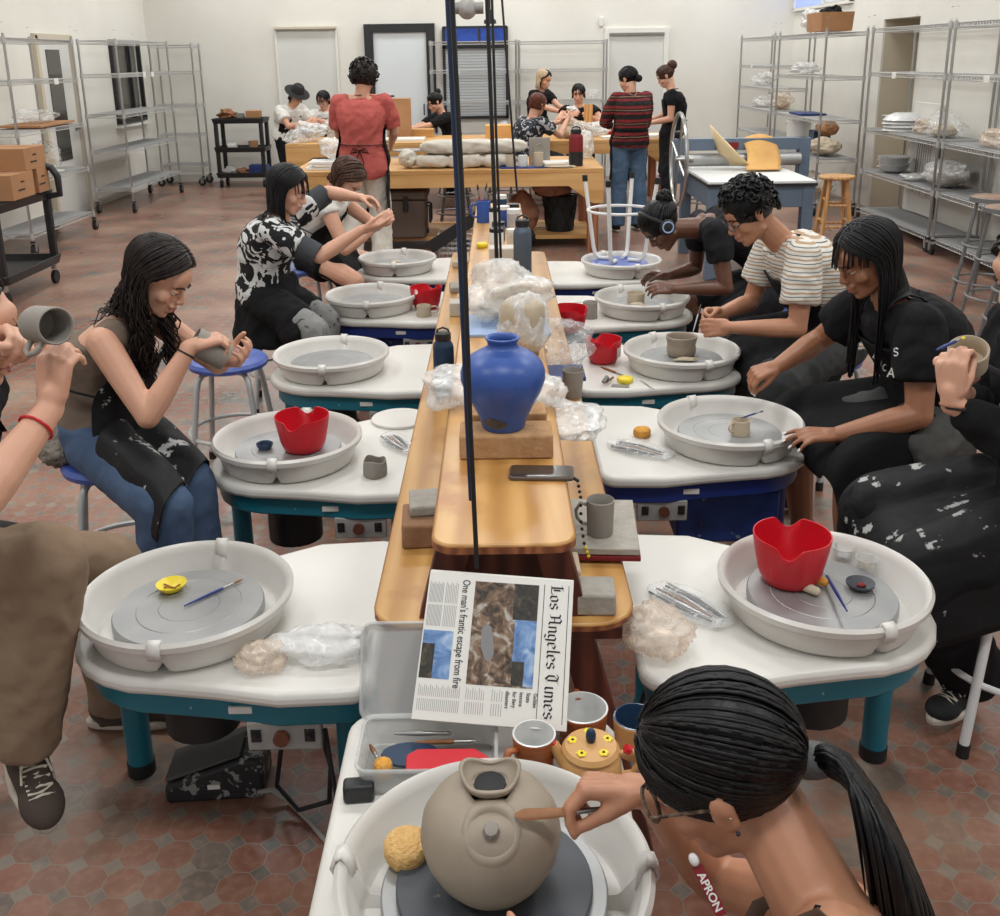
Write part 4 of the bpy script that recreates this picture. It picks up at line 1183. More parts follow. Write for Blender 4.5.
def shoe(p, an, fd, m='sneaker', s=1.0, laces=True, roll=0, tilt=0):
    """an: ankle point; sole lies .085 below it"""
    fd = V(fd).normalized(); X = Matrix.Translation(p.off @ (V(an))) @ frame(fd, UP)
    X = X @ Matrix.Rotation(tilt, 4, 'X') @ Matrix.Scale(s, 4)
    u = MB(X)
    u.ell((0, -.03, -.035), (.036, .040, .045)); u.ell((0, .05, -.048), (.040, .08, .034)); u.ell((0, .13, -.056), (.044, .055, .026))
    u.tube([(0, -.012, -.03), (0, -.008, .012)], [.040, .036], 14)
    u.box((0, .05, -.066), (.07, .18, .014))
    o = u.build('shoe', M[m], p.root, weld=False); bake(o, .006, 5)
    out = []
    for i in range(28):
        a = 2 * PI * i / 28; y = math.sin(a); x = math.cos(a)
        out.append((x * (.045 if y > 0 else .040) * (1 - .12 * (y < 0)), .055 + y * .135))
    MB(X).prism(out, -.085, -.064).build('sole', M['sole'], o, .006)
    if laces:
        l = MB(X)
        for i in range(5):
            y = .035 + i * .018; z = -.008 - i * .005
            l.tube([(-.024, y, z - .006), (0, y + .006, z), (.024, y, z - .006)], .0028, 6); l.tube([(.024, y + .01, z - .01), (0, y + .012, z), (-.024, y + .018, z - .01)], .0028, 6)
        for sx in (-1, 1): l.tube([(0, .028, -.004), (sx * .02, .02, .004), (sx * .038, .03, -.004), (sx * .02, .042, -.002), (0, .03, -.004)], .003, 6); l.tube([(0, .03, 0), (sx * .025, .06, -.012), (sx * .03, .085, -.025)], .0026, 6)
        l.build('laces', M['laces'], o, weld=False)
    return o

# ---- hair
def hair(p, m='hair_black', L=.30, n=120, part=0.0, r0=.011, wave=.012, wf_=18, spread=1.0, face=112, back=None, cap=(.083, .100, .088), cap_c=(0, -.016, .036), bangs=0, name='hair', tip=.35, gather=None, seed=1, tilt=.18, curl=False, collide=True, thin=1.0, only=None):
    rg = random.Random(seed); H = p.H
    g = MB(p.off)
    rotc = Matrix.Rotation(tilt, 3, 'X')
    c0 = V(cap_c)
    hb = MB(p.off @ H); hb.ell(c0 + V((0, -.010, .004)), [c * .965 for c in cap], Matrix.Rotation(tilt + .1, 3, 'X'), 28, 20)
    g.v.extend(hb.v); g.f.extend(hb.f); g.mi.extend(hb.mi); g.sm.extend(hb.sm)
    caps = [(p.neck - (p.neck - p.hip) * .75, p.neck - (p.neck - p.hip).normalized() * .10, .125 * p.df + .01), (p.sL, p.sR, .075), (p.sL, p.eL, .068), (p.sR, p.eR, .068), (p.neck, p.H @ V((0, -.02, -.05)), .062)]
    def push(q):
        for (a, b, r) in caps:
            ab = b - a; t = max(0, min(1, (q - a).dot(ab) / ab.length_squared)); c = a + ab * t; d = q - c
            if d.length < r: q = c + (d.normalized() if d.length > 1e-5 else -p.f) * r
        return q
    def on_cap(th, az, k=1.0):      # th from the crown, az 0 = back, +-180 = front
        v = V((math.sin(th) * math.sin(az), -math.sin(th) * math.cos(az), math.cos(th)))
        return H @ (c0 + rotc @ V((v.x * cap[0] * k, v.y * cap[1] * k, v.z * cap[2] * k)))
    def sdir(th, az):
        return V((math.sin(th) * math.sin(az), -math.sin(th) * math.cos(az), math.cos(th)))
    def on_dir(v, k):
        return H @ (c0 + rotc @ V((v.x * cap[0] * k, v.y * cap[1] * k, v.z * cap[2] * k)))
    for i in range(n):
        az = R(rg.uniform(-face, face)) if only is None else R(rg.uniform(*only))
        isb = bangs and i < bangs
        if isb: az = R(rg.uniform(face, 360 - face))
        k = rg.uniform(1.0, 1.055)
        sg = 1 if math.sin(az) >= 0 else -1
        q_ = abs((az + PI) % (2 * PI) - PI) / R(face)
        if isb: s0, e0 = sdir(R(rg.uniform(5, 25)), az), sdir(R(rg.uniform(60, 70)), az)
        else:
            # start along the parting, end low at the side or back
            th0 = R(-25 + 82 * q_ ** 1.3 + rg.uniform(-6, 6))
            s0 = V((part + sg * .03, math.sin(th0), math.cos(th0))).normalized()
            e0 = sdir(R(103), az)
        pts = []; m_ = 8
        for j in range(m_ + 1):
            v_ = s0.slerp(e0, j / m_) if s0.angle(e0) > .02 else e0
            pts.append(on_dir(v_, k))
        v = (pts[-1] - pts[-2]).normalized()
        ln = L * rg.uniform(.75, 1.08) * (1 if not isb else .22)
        steps = max(3, int(ln / .026)); q = pts[-1]
        ph = rg.uniform(0, 6.28)
        side = v.cross(UP).normalized() if abs(v.z) < .95 else p.rs
        for j in range(steps):
            v = (v * .55 - UP * .5 + (V((rg.uniform(-1, 1), rg.uniform(-1, 1), 0)) * .05 * spread)).normalized()
            q = q + v * .026
            if gather is not None: q = q.lerp(V(gather), .12)
            if collide: q = push(q)
            pts.append(q + side * (wave * math.sin(ph + j * .026 * wf_ * 2.2)) * min(1, j / 4) + p.look * (wave * .7 * math.cos(ph + j * .026 * wf_ * 2)) * min(1, j / 4))
        K = len(pts); r_ = r0 * rg.uniform(.7, 1.2)
        g.tube(pts, [r_ * (.5 + .5 * min(1, j / 3)) * (1 - (1 - tip) * (j / (K - 1)) ** 2) * thin for j in range(K)], 6, flat=.55, ref=(q - p.head).normalized())
    return g.build(name, M[m], p.root, weld=False, sharp=0)
def swept_hair(p, tie, m='hair_black', n=520, r0=.0042, cap=(.083, .105, .091), cap_c=(0, -.012, .034), tilt=.12, seed=11, name='hair', low=108):
    """strands drawn from the hairline back into a tie"""
    rg = random.Random(seed); H = p.H; g = MB(p.off); c0 = V(cap_c); rotc = Matrix.Rotation(tilt, 3, 'X')
    hb = MB(p.off @ H); hb.ell(c0, [c * .985 for c in cap], rotc, 28, 20)
    g.v.extend(hb.v); g.f.extend(hb.f); g.mi.extend(hb.mi); g.sm.extend(hb.sm)
    tl = V(tie) - c0; tl = rotc.inverted() @ tl; td = V((tl.x / cap[0], tl.y / cap[1], tl.z / cap[2])).normalized()
    for i in range(n):
        az = rg.uniform(-PI, PI); fr = (1 - math.cos(az)) / 2          # 0 back, 1 front
        th = R(low - 46 * fr ** 2.2 + (rg.uniform(-8, 2) if rg.random() < .6 else rg.uniform(-45, 0)))
        s0 = V((math.sin(th) * math.sin(az), -math.sin(th) * math.cos(az), math.cos(th)))
        k = rg.uniform(.99, 1.035); pts = []
        for j in range(12):
            v = s0.slerp(td, j / 11) if s0.angle(td) > .03 else td
            pts.append(H @ (c0 + rotc @ V((v.x * cap[0] * k, v.y * cap[1] * k, v.z * cap[2] * k))))
        g.tube(pts, [r0 * .4] + [r0 * rg.uniform(.8, 1.2)] * 10 + [r0 * .7], 5, flat=.5, ref=(pts[0] - p.head).normalized())
    return g.build(name, M[m], p.root, weld=False, sharp=0)
def curly_hair(p, m='hair_black', n=170, seed=3, cap=(.088, .104, .092), top=1.0, r=.017, cc=(0, -.014, .038), low=122):
    rg = random.Random(seed); H = p.off @ p.H
    g = MB(H); c0 = V(cc); rot = Matrix.Rotation(.2, 3, 'X')
    g.ell(c0, cap, rot, 24, 16)
    for i in range(n):
        az = rg.uniform(-PI, PI); front = abs(az) > R(115)
        th = rg.uniform(0, R(68 if front else low))
        v = rot @ V((math.sin(th) * math.sin(az) * cap[0], -math.sin(th) * math.cos(az) * cap[1], math.cos(th) * cap[2] * top))
        q = c0 + v * 1.02
        nrm = v.normalized(); t = nrm.orthogonal().normalized(); b = nrm.cross(t); s_ = rg.uniform(.7, 1.2) * r; ph = rg.uniform(0, 6)
        g.tube([q + (t * math.cos(ph + a * .9) + b * math.sin(ph + a * .9)) * s_ * .8 + nrm * (a * s_ * .18) for a in range(7)], [s_ * .35] * 6 + [s_ * .2], 5)
    return g.build('hair', M[m], p.root, weld=False, sharp=0)
def bun(p, c, r, m='hair_black', name='hair_bun', n=26, seed=5):
    rg = random.Random(seed); g = MB(p.off @ p.H); c = V(c)
    g.ell(c, (r, r, r * .85), n=16, m=10)
    for i in range(n):
        ax = V((rg.uniform(-1, 1), rg.uniform(-1, 1), rg.uniform(-1, 1))).normalized(); t = ax.orthogonal().normalized(); b = ax.cross(t); a0 = rg.uniform(0, 6)
        g.tube([c + (t * math.cos(a0 + a * .35) + b * math.sin(a0 + a * .35)) * r * 1.02 for a in range(8)], [r * .08] + [r * .17] * 6 + [r * .06], 5)
    return g.build(name, M[m], p.root, weld=False, sharp=0)
def glasses(p, m='tortoise', round_=.021, thick=.0022, name='glasses'):
    X = p.off @ p.H
    root = MB(X).tube([(-.008, .106, .006), (0, .109, .008), (.008, .106, .006)], thick, 6).build(name, M[m], p.root)
    for sx in (-1, 1):
        c = V((sx * .031, .100, .0)); n_ = V((sx * .18, 1, -.05)).normalized(); t = V((1, 0, 0)) - n_ * n_.x; t.normalize(); b = n_.cross(t)
        ring = [c + t * (round_ * 1.1 * math.cos(a * PI / 10)) + b * (round_ * .9 * math.sin(a * PI / 10)) for a in range(20)]
        MB(X).tube(ring, thick, 6, closed=True).build('rim', M[m], root)
        MB(X).add(ring, [tuple(range(20))], False).build('lens', M['lens'], root)
        MB(X).tube([c + t * sx * round_ * 1.05, V((sx * .066, .088, .004)), V((sx * .084, .0, .006)), V((sx * .084, -.014, -.012))], thick * .9, 6).build('temple', M[m], root)
    return root
# ------------------------------------------------------------------ the people, nearest first
DN = V((0, 0, -1))
def black_feet(p, m='sneaker_black', fd=None, tilt=0, laces=False):
    for an in (p.aL, p.aR): shoe(p, an, fd or p.f, m, p.sc * .98, laces, tilt=tilt)

# 1 front person with the ponytail
p = person('person with a black ponytail and tortoiseshell glasses carving the round teapot', (.62, .85, 0),
    (.62, .62, .40), (.365, .945, .785), (-.8, .5, 0), (.275, 1.065, .885), (-.80, .28, -.52), upv=(-.35, .1, .93),
    wr=(.205, 1.20, .735), wl=(.10, .93, .63), er=(.5, .3, -1), el=(.2, -.6, -.8), al=(.35, .15, .09), ar=(.75, 1.0, .09), kl=(-.3, -.6, .6), kr=(.3, .6, .6), sh=(.30, .86, -.55),
    hr=dict(d=(-.93, .1, .03), n=(-.1, -.35, -.93), curl=(.85, .75, .35), thumb=(.2, .5), spread=.03), hl=dict(d=(-.75, .35, .3), n=(.1, .8, -.4), curl=(.35, .35, .2)),
    skin='skin_tan', sc=1.0, vox=.0045, wf=.92, shw=.155)
pF = p
shirt(p, 'black_cloth', 'camisole', inf=.008, sleeve=.02, cuff=.03, t1=.62, sides='', vox=.006)
apron(p, 'apron_black', lap=.95)
glasses(p, 'tortoise', .023, .0028)
for o_ in (-1, 1):
    s0 = p.neck + p.rs * .085 * o_
    strap(p, [s0 - p.f * .09 - UP * .13, s0 - p.f * .075 - UP * .02, s0 + UP * .018, s0 + p.f * .07 - UP * .06, s0 + p.f * .10 - UP * .16], 'tank', .011, 'strap', .25)
g_ = V((.012, -.096, -.03))
swept_hair(p, g_, n=1150, r0=.0031, low=118)
MB(p.off @ p.H).tube([g_ + V((0, .012 - .012 * k, .004 - .004 * k)) for k in range(4)], [.020, .023, .023, .020], 16).build('hair_tie', M['silver_grey'], p.root)
rg = random.Random(5); g = MB(p.off)
for i in range(520):
    a = rg.uniform(0, 2 * PI); q = rg.uniform(0, 1) ** .5
    pts = []; L_ = rg.uniform(.26, .38)
    base0 = p.H @ (g_ + V((math.cos(a) * .014 * q, -.012, math.sin(a) * .014 * q)))
    dir0 = ((p.H @ (g_ + V((0, -1, .05)))) - (p.H @ g_)).normalized()
    sp = (p.rs * math.cos(a) + p.H.to_3x3() @ V((0, 0, 1)) * math.sin(a)) * q
    v = dir0; c_ = base0
    for k in range(13):
        pts.append(c_ + sp * (.062 * min(1, k / 5)) + p.rs * .008 * math.sin(k * .9 + a * 2) * (k / 12))
        v = (v * .66 + V((.03, -.12, -.36))).normalized(); c_ = c_ + v * (L_ / 12)
    g.tube(pts, [.0038 * (1 - (k / 12.5) ** 3) for k in range(13)], 5, flat=.6)
g.build('ponytail', M['hair_black'], p.root, weld=False, sharp=0)
MB(p.off @ p.H).ell((-.0835, -.012, -.033), (.003, .003, .003)).build('earring', M['black_plastic'], p.root)
a_, b_ = P(697, 866, .98), P(722, 916, .95); xx = (b_ - a_).normalized(); zz = (V((0, 0, CAM_H)) - a_); zz = (zz - xx * zz.dot(xx)).normalized(); yy = zz.cross(xx)
TM = p.off @ Matrix(((xx.x, yy.x, zz.x, a_.x), (xx.y, yy.y, zz.y, a_.y), (xx.z, yy.z, zz.z, a_.z), (0, 0, 0, 1)))
t_ = MB(TM).box(((b_ - a_).length / 2, 0, 0), ((b_ - a_).length, .013, .002)).build('name_tag', M['red_tag'], p.root)
fc = bpy.data.curves.new('lettering', 'FONT'); fc.body = 'APRON'; fc.size = .0135; fc.extrude = .0002; fc.offset = .0003; fc.materials.append(M['paper'])
fo = bpy.data.objects.new('lettering', fc); COL.objects.link(fo); fo.parent = t_; fo.matrix_local = TM @ Matrix.Translation((.008, -.0045, .0013))
MB(TM).ell((-.008, 0, .002), (.008, .006, .005)).build('pearl_bead', M['white_glaze'], t_)

# 2 person in khaki trousers, left edge
p = person('person in khaki trousers and brown sneakers raising a grey mug at the left edge', (-1.32, 2.0, 0),
    (-1.40, 2.05, .62), (-1.165, 1.99, 1.075), (1, .05, 0), (-1.12, 2.03, 1.22), (.9, 0, -.25),
    wr=(-.885, 1.86, 1.10), wl=(-1.065, 1.98, 1.185), er=(.7, -1, -.45), el=(-.8, .5, -1), ar=tuple(P(24, 735, 1.90)), al=(-1.06, 2.36, .10), kr=(1, -.1, .12), kl=(1, .1, 1.2), footdir=((.95, .1, 0), (.45, -.45, -.75)),
    hr=dict(d=(.12, .25, .95), n=(.2, .8, -.2), curl=(.75, .7, .4), thumb=(.9, .4), spread=.05), hl=dict(d=(.85, -.15, .35), n=(.1, -.7, -.7), curl=(1.0, .9, .5)),
    skin='skin_light', sc=1.04, vox=.005, wf=1.08, thick=1.03)
pK = p
shirt(p, 'black_cloth', sleeve=.62, cuff=.066, inf=.022)
trousers(p, 'khaki', hem=.075, inf=.018, kneer=.076)
apron(p, 'apron_paint', bib=True, lap=.50, hang=.03, drop=.02)
for an, fd in ((p.aR, (.45, -.45, -.75)), (p.aL, (.95, .1, 0))): shoe(p, an, fd, 'sneaker', 1.12)
hair(p, 'hair_brown', L=.03, n=60, seed=3)
band(p, p.eR, p.wR, .80, .034, .003, 'red_rubber')

# 3 person in the black hooded top, right edge
p = person('person in a black hooded top painting a small bowl at the right edge', (1.38, 2.32, 0),
    (1.44, 2.36, .62), (1.37, 2.38, 1.10), (-1, -.05, 0), (1.30, 2.36, 1.24), (-.8, 0, -.45),
    wl=(1.05, 2.20, .965), wr=(1.17, 2.40, .925), el=(.35, -.3, -1), er=(.2, .3, -1), footdir=((-.75, -.55, 0), (-.75, -.55, 0)), al=(1.27, 2.36, .13), ar=(1.05, 2.62, .10), kl=(-1, -.2, .8), kr=(-1, .2, .8),
    hl=dict(d=(-.05, .1, .98), n=(.75, .6, 0), curl=(.5, 1.1, .7), thumb=(.25, .6), spread=.03), hr=dict(d=(-.35, -.1, .85), n=(-.4, -.3, .5), curl=(.45, .5, .3), thumb=(.9, .3)),
    skin='skin_light', vox=.005, thick=.98)
pH = p
shirt(p, 'black_cloth', 'hooded_top', sleeve=1.0, cuff=.060, fore=.74, inf=.034, wr=(.009, 8))
trousers(p, 'black_cloth', hem=.085, inf=.03, kneer=.085)
apron(p, 'apron_paint', lap=1.0, hang=.16, drop=.10, inf=.05)
for an in (p.aL, p.aR): shoe(p, an, (-.75, -.55, 0), 'sneaker_black', 1.0)
hair(p, 'hair_black', L=.12, n=60, seed=9)
for k, (m_, r_) in enumerate((('black_rubber', .0045), ('pink_cloth', .003))):
    wc = p.eL.lerp(p.wL, .93 + .03 * k)
    MB(p.off).tube([wc + V((.031 * math.cos(a / 12 * 2 * PI), .031 * math.sin(a / 12 * 2 * PI), .003 * math.sin(a))) for a in range(12)], r_, 6, closed=True).build('bracelet', M[m_], p.root)

# 4 person in jeans
p = person('person with long dark wavy hair in blue jeans holding a tilted clay cup', (-1.25, 3.02, 0),
    (-1.28, 3.06, .585), (-1.165, 3.06, .985), (1, -.12, 0), (-1.05, 3.03, 1.115), (.80, -.12, -.60), upv=(.3, 0, .95),
    wr=(-.935, 2.90, .925), wl=(-.885, 3.02, .845), er=(-.3, -.5, -1), el=(.2, .7, -.6), ar=(-1.02, 2.66, .09), al=(-.96, 2.80, .09), kr=(1, -.7, .9), kl=(1, -.7, .9),
    hr=dict(d=(.55, .3, .1), n=(.3, .3, -.8), curl=(.7, .7, .4), thumb=(.3, .5), spread=.03), hl=dict(d=(.8, -.25, .15), n=(-.35, -.35, .85), curl=(.65, .75, .45), thumb=(.9, .3), spread=.04),
    ears=False, skin='skin_light', vox=.005, slouch=.06, wf=.93, sc=.98)
pJ = p
shirt(p, 'tank', 'tank_top', sleeve=.0, cuff=.03, inf=.010, t1=.86, wr=(.004, 9))
trousers(p, 'denim', hem=.085, inf=.018, kneer=.076, wr=(.004, 8))
b = MB(p.off); b.ell(p.hip - p.f * .13 - UP * .03, (.09, .15, .06)); o = b.build('fleece_waist', M['fur'], p.root, weld=False); bake(o, .01, 2, (.012, 30))
apron(p, 'apron_paint', lap=.80, hang=.04, drop=.02, inf=.050, wrk=(.010, 9))
hair(p, 'hair_brown', L=.35, n=480, face=106, wave=.020, wf_=22, r0=.0062, seed=4, spread=2.2, cap=(.086, .104, .091))
black_feet(p, 'sneaker_black')
wc = p.eR.lerp(p.wR, .9); ax = (p.wR - p.eR).normalized(); t_ = ax.orthogonal().normalized(); b_ = ax.cross(t_)
MB(p.off).tube([wc + (t_ * math.cos(a / 12 * 2 * PI) + b_ * math.sin(a / 12 * 2 * PI)) * .027 for a in range(12)], .003, 6, closed=True).build('bracelet', M['black_rubber'], p.root)

# 5 person with long black hair, lettered tee
p = person('person with long straight black hair in a black lettered tee and dark shorts', (1.38, 3.12, 0),
    (1.44, 3.12, .585), (1.255, 3.12, .985), (-1, -.10, 0), (1.165, 3.11, 1.125), (-.82, -.12, -.45), upv=(-.2, 0, .97),
    wl=(1.055, 2.93, .60), wr=(.965, 3.30, .715), el=(.7, -.5, -.7), er=(.1, .8, -.4), al=(1.10, 2.80, .09), ar=(1.10, 3.35, .09), kl=(-1, -.35, .9), kr=(-1, .25, .8),
    hl=dict(d=(-.92, -.05, .02), n=(.1, .2, -.9), curl=(.15, .25, .2), thumb=(.6, .1), spread=.12), hr=dict(d=(-.8, -.15, -.25), n=(.1, .3, -.9), curl=(.7, .7, .4), thumb=(.3, .4)),
    ears=False, skin='skin_mid', vox=.005, slouch=.05, wf=1.05, thick=1.12)
pB = p
shirt(p, 'black_cloth', 'tee', sleeve=.62, cuff=.078, inf=.024)
trousers(p, 'grey_shorts', 'shorts', length=.30, hem=.085, inf=.03)
apron(p, 'apron_black', lap=1.0, hang=.10, drop=.10, inf=.045)
hair(p, 'hair_black', L=.42, n=440, face=108, wave=.002, r0=.0062, seed=6, spread=.5, bangs=26, thin=1.1)
add_nails(p)
for an in (p.aL, p.aR): shoe(p, an, p.f, 'blue_clog', 1.0, False)

# 6 person in the striped tee with curly hair
p = person('person with curly black hair and glasses in a striped tee trimming a grey bowl', (1.36, 4.05, 0),
    (1.42, 4.08, .585), (1.165, 4.05, 1.02), (-1, -.08, 0), (1.015, 4.02, 1.135), (-.80, -.10, -.52), upv=(-.3, 0, .95),
    wl=(.93, 3.86, .70), wr=(.93, 4.06, .71), el=(.6, -.3, -.8), er=(.3, .6, -.7), al=(1.12, 3.66, .09), ar=(1.14, 4.32, .09), kl=(-1, -.5, .7), kr=(-1, .2, .9),
    hl=dict(d=(-.85, .1, -.02), n=(-.05, .85, -.3), curl=(.7, .8, .4), thumb=(.2, .4), spread=.03), hr=dict(d=(-.7, -.4, 0), n=(.2, -.8, -.3), curl=(.6, .7, .4)),
    skin='skin_tan', vox=.0055, sc=1.03, shw=.17)
shirt(p, 'striped_tee', 'striped_tee', sleeve=.66, cuff=.075, inf=.024)
trousers(p, 'grey_pants', hem=.085, inf=.026, kneer=.086)
apron(p, 'apron_black', lap=.95, hang=.10, inf=.045)
curly_hair(p); glasses(p, 'black_frame', .021, .0018); black_feet(p)

# 7 headphones
p = person('person with headphones and tied dark hair bending low over a clay cylinder', (1.46, 5.0, 0),
    (1.44, 5.04, .60), (1.015, 4.99, .945), (-1, -.05, 0), (.815, 4.95, .935), (-.62, -.08, -.80), upv=(-.75, 0, .66),
    wl=(.875, 4.84, .635), wr=(.87, 5.08, .65), el=(.9, -.3, -.5), er=(.5, .6, -.5), al=(1.02, 4.68, .09), ar=(.98, 5.26, .09), kl=(-1, -.3, .9), kr=(-1, .3, .9),
    hl=dict(d=(-.9, .1, .05), n=(0, .6, -.7), curl=(.4, .4, .3)), hr=dict(d=(-.9, -.1, .05), n=(0, -.6, -.7), curl=(.4, .4, .3)),
    skin='skin_dark', vox=.0055, slouch=.10)
shirt(p, 'charcoal', 'tee', sleeve=.52, cuff=.064, inf=.02); p.root.children[-1].data.materials[0] = M['black_knit']
b = MB(p.off); k_ = 1
torso(b, p.hip, p.neck, p.r, p.rs, .014, 1, 1, p.slouch, -.14, .14, front=p.f)
for h_, kn, an in ((p.hL, p.kL, p.aL), (p.hR, p.kR, p.aR)):
    b.cap(h_, h_.lerp(kn, .82), .095, .078, 16); e = kn.lerp(an, .2); b.tube([e, e.lerp(an, .5), an], [.068, .064, .06], 16)
o = b.build('ripped_jeans', M['black_knit'], p.root, weld=False); bake(o, .009, 3, (.006, 8))
apron(p, 'apron_black', lap=.5, hang=.10, inf=.034)
swept_hair(p, (0, -.10, .07), n=220, r0=.006, seed=8)
bun(p, (0, -.115, .08), .036)
X = p.off @ p.H
hp = MB(X).tube([V((.092 * math.cos(R(a)), -.01 + .03 * math.sin(R(a)), .02 + .112 * math.sin(R(a)))) for a in range(0, 181, 12)], .008, 8, flat=.5).build('headphones', M['black_plastic'], p.root)
for sx in (-1, 1):
    c_ = MB(X).lathe([(0, 0), (.036, 0), (.040, .01), (.038, .024), (.030, .030), (0, .030)], 24, xf=Matrix.Translation((sx * .078, -.006, -.005)) @ Matrix.Rotation(sx * PI / 2, 4, 'Y')).build('ear_cup', M['black_plastic'], hp)
    MB(X).tube([V((sx * .109, -.006 + .026 * math.cos(R(a)), -.005 + .026 * math.sin(R(a)))) for a in range(0, 360, 20)], .004, 6, closed=True).build('cup_ring', M['pale_blue'], hp)
black_feet(p)

# 8 swirl shirt
p = person('person with straight black hair in a black and white swirl patterned shirt and black skirt', (-1.21, 5.0, 0),
    (-1.20, 5.02, .59), (-1.085, 4.97, 1.0), (1, -.05, 0), (-1.035, 4.95, 1.14), (.85, -.1, -.38), upv=(.1, 0, .98),
    wr=(-.665, 4.83, .955), wl=(-.72, 5.12, 1.075), er=(0, -.3, -1), el=(-.2, .9, .3), ar=(-.86, 4.60, .10), al=(-.90, 4.80, .10), kr=(1, -.6, .9), kl=(1, -.4, .8),
    hr=dict(d=(.9, .25, .12), n=(.1, .5, .8), curl=(.2, .25, .2), thumb=(.5, .2)), hl=dict(d=(.85, -.2, -.15), n=(.1, -.5, -.8), curl=(.4, .4, .3)),
    ears=False, skin='skin_light', vox=.0055, sc=.98, wf=.94)
shirt(p, 'swirl', 'patterned_shirt', sleeve=.60, cuff=.072, inf=.022)
for q in ('L', 'R'):
    s_, e_ = (p.sL, p.eL) if q == 'L' else (p.sR, p.eR)
    MB(p.off).tube([s_.lerp(e_, .55), s_.lerp(e_, .75), s_.lerp(e_, .95)], [.061, .060, .057], 18).build('sleeve_band', M['charcoal'], p.root)
trousers(p, 'leggings', 'leggings', hem=.045, inf=.006, kneer=.062)
b = MB(p.off)
b.lathe([(.0, .70), (.135, .70), (.165, .60), (.19, .46), (.205, .36), (.20, .355), (0, .36)], 30, c=(p.hip.x + .02, p.hip.y, 0), mod=lambda r, z, a, i: (r * (1 + .05 * math.sin(a * 9) * (z < .6)), z))
for h_, kn in ((p.hL, p.kL), (p.hR, p.kR)): b.cap(h_, h_.lerp(kn, .62), .105, .092, 16)
b.cap(p.hL.lerp(p.kL, .3) - UP * .05, p.hR.lerp(p.kR, .7) - UP * .05, .12, .1)
o = b.build('skirt', M['black_cloth'], p.root, weld=False); bake(o, .010, 5, (.008, 8))
hair(p, 'hair_black', L=.23, n=260, face=112, wave=.003, r0=.007, seed=12, spread=.5, bangs=18)
black_feet(p)

# 9 wavy brown hair, bending
p = person('person with wavy brown hair bent forward over the farthest left wheel, bare knees', (-1.2, 6.1, 0),
    (-1.17, 6.12, .60), (-.975, 6.06, .955), (1, -.1, 0), (-.905, 6.0, 1.065), (.55, -.25, -.80), upv=(.7, 0, .7),
    wr=(-.72, 5.93, .80), wl=(-.70, 6.12, .80), er=(-.3, -.5, -1), el=(.1, .8, -.5), ar=(-.92, 5.74, .09), al=(-.98, 6.45, .09), kr=(1, -.4, .9), kl=(.8, .6, .6),
    ears=False, skin='skin_light', vox=.006, slouch=.07, wf=1.0)
shirt(p, 'white_cotton', 'white_top', sleeve=.18, cuff=.065)
trousers(p, 'black_cloth', 'shorts', length=.22, hem=.08)
apron(p, 'apron_black', lap=.55, hang=.06)
hair(p, 'hair_mid', L=.12, n=160, face=112, wave=.014, r0=.010, seed=14, spread=1.6, cap=(.088, .106, .092)); black_feet(p)

# 10 red tee, standing
p = person('person standing in a faded red tee and cream trousers, back turned', (-1.13, 8.62, 0),
    (-1.14, 8.62, .92), (-1.13, 8.60, 1.455), (.05, 1, 0), (-1.10, 8.63, 1.60), (.25, .9, -.35),
    wl=(-1.26, 8.93, 1.02), wr=(-.93, 8.95, 1.04), el=(-.5, -.6, -.5), er=(.5, -.6, -.5), al=(-1.27, 8.58, .09), ar=(-1.02, 8.66, .09), kl=(0, 1, 0), kr=(0, 1, 0),
    skin='skin_light', vox=.006, sc=1.06, slouch=.03, wf=1.12, shw=.185)
shirt(p, 'red_tee', 'red_tee', sleeve=.78, cuff=.076, inf=.024, t0=-.14, wr=(.009, 7))
b = MB(p.off); torso(b, p.hip - UP * .06, p.neck, p.r, p.rs, .040, 1.08, 1.0, .02, -.14, .3, front=p.f); o = b.build('shirt_tail', M['red_tee'], p.root); bake(o, .010, 3, (.007, 7))
trousers(p, 'cream_twill', hem=.088, inf=.022, kneer=.088)
apron(p, 'apron_black', standing=True, lap=.9, side=1.85, inf=.050)
curly_hair(p, 'hair_brown', n=230, r=.014, cap=(.102, .118, .112), seed=7, low=132, cc=(0, -.016, .03))
kb = MB(p.off); c_ = p.hip - p.f * .165 + UP * .10
for sx in (-1, 1): kb.tube([c_, c_ + p.r * sx * .05 + UP * .02 - p.f * .01, c_ + p.r * sx * .075 - UP * .02, c_ + p.r * sx * .02 - UP * .01], .010, 6, flat=.4); kb.tube([c_, c_ + p.r * sx * .03 - UP * .09, c_ + p.r * sx * .035 - UP * .20], .009, 6, flat=.4)
kb.build('apron_bow', M['black_cloth'], p.root, weld=False); black_feet(p)

# 11 striped sweater, standing
p = person('person standing in a dark red striped sweater and blue jeans, back to the camera', (1.34, 10.3, 0),
    (1.34, 10.3, .90), (1.35, 10.31, 1.385), (-.25, 1, 0), (1.315, 10.33, 1.525), (-.75, .6, -.35),
    wl=(1.17, 10.58, 1.06), wr=(1.38, 10.60, 1.00), el=(-.6, -.5, -.6), er=(.6, -.6, -.5), al=(1.22, 10.28, .09), ar=(1.46, 10.35, .09), kl=(0, 1, 0), kr=(0, 1, 0),
    skin='skin_light', vox=.007, sc=.98, wf=1.0)
shirt(p, 'striped_sweater', 'striped_sweater', sleeve=1.0, cuff=.058, fore=.8, inf=.028)
trousers(p, 'jeans_mid', hem=.085, inf=.02, kneer=.085)
swept_hair(p, (0, -.105, -.02), n=140, r0=.008, seed=18); bun(p, (0, -.118, -.035), .034)
strap(p, [p.neck + p.rs * .06 + p.f * .05, p.neck + p.rs * .065 + UP * .01, p.neck - p.f * .07, p.neck - p.rs * .065 + UP * .01, p.neck - p.rs * .06 + p.f * .05], 'black_cloth', .010)
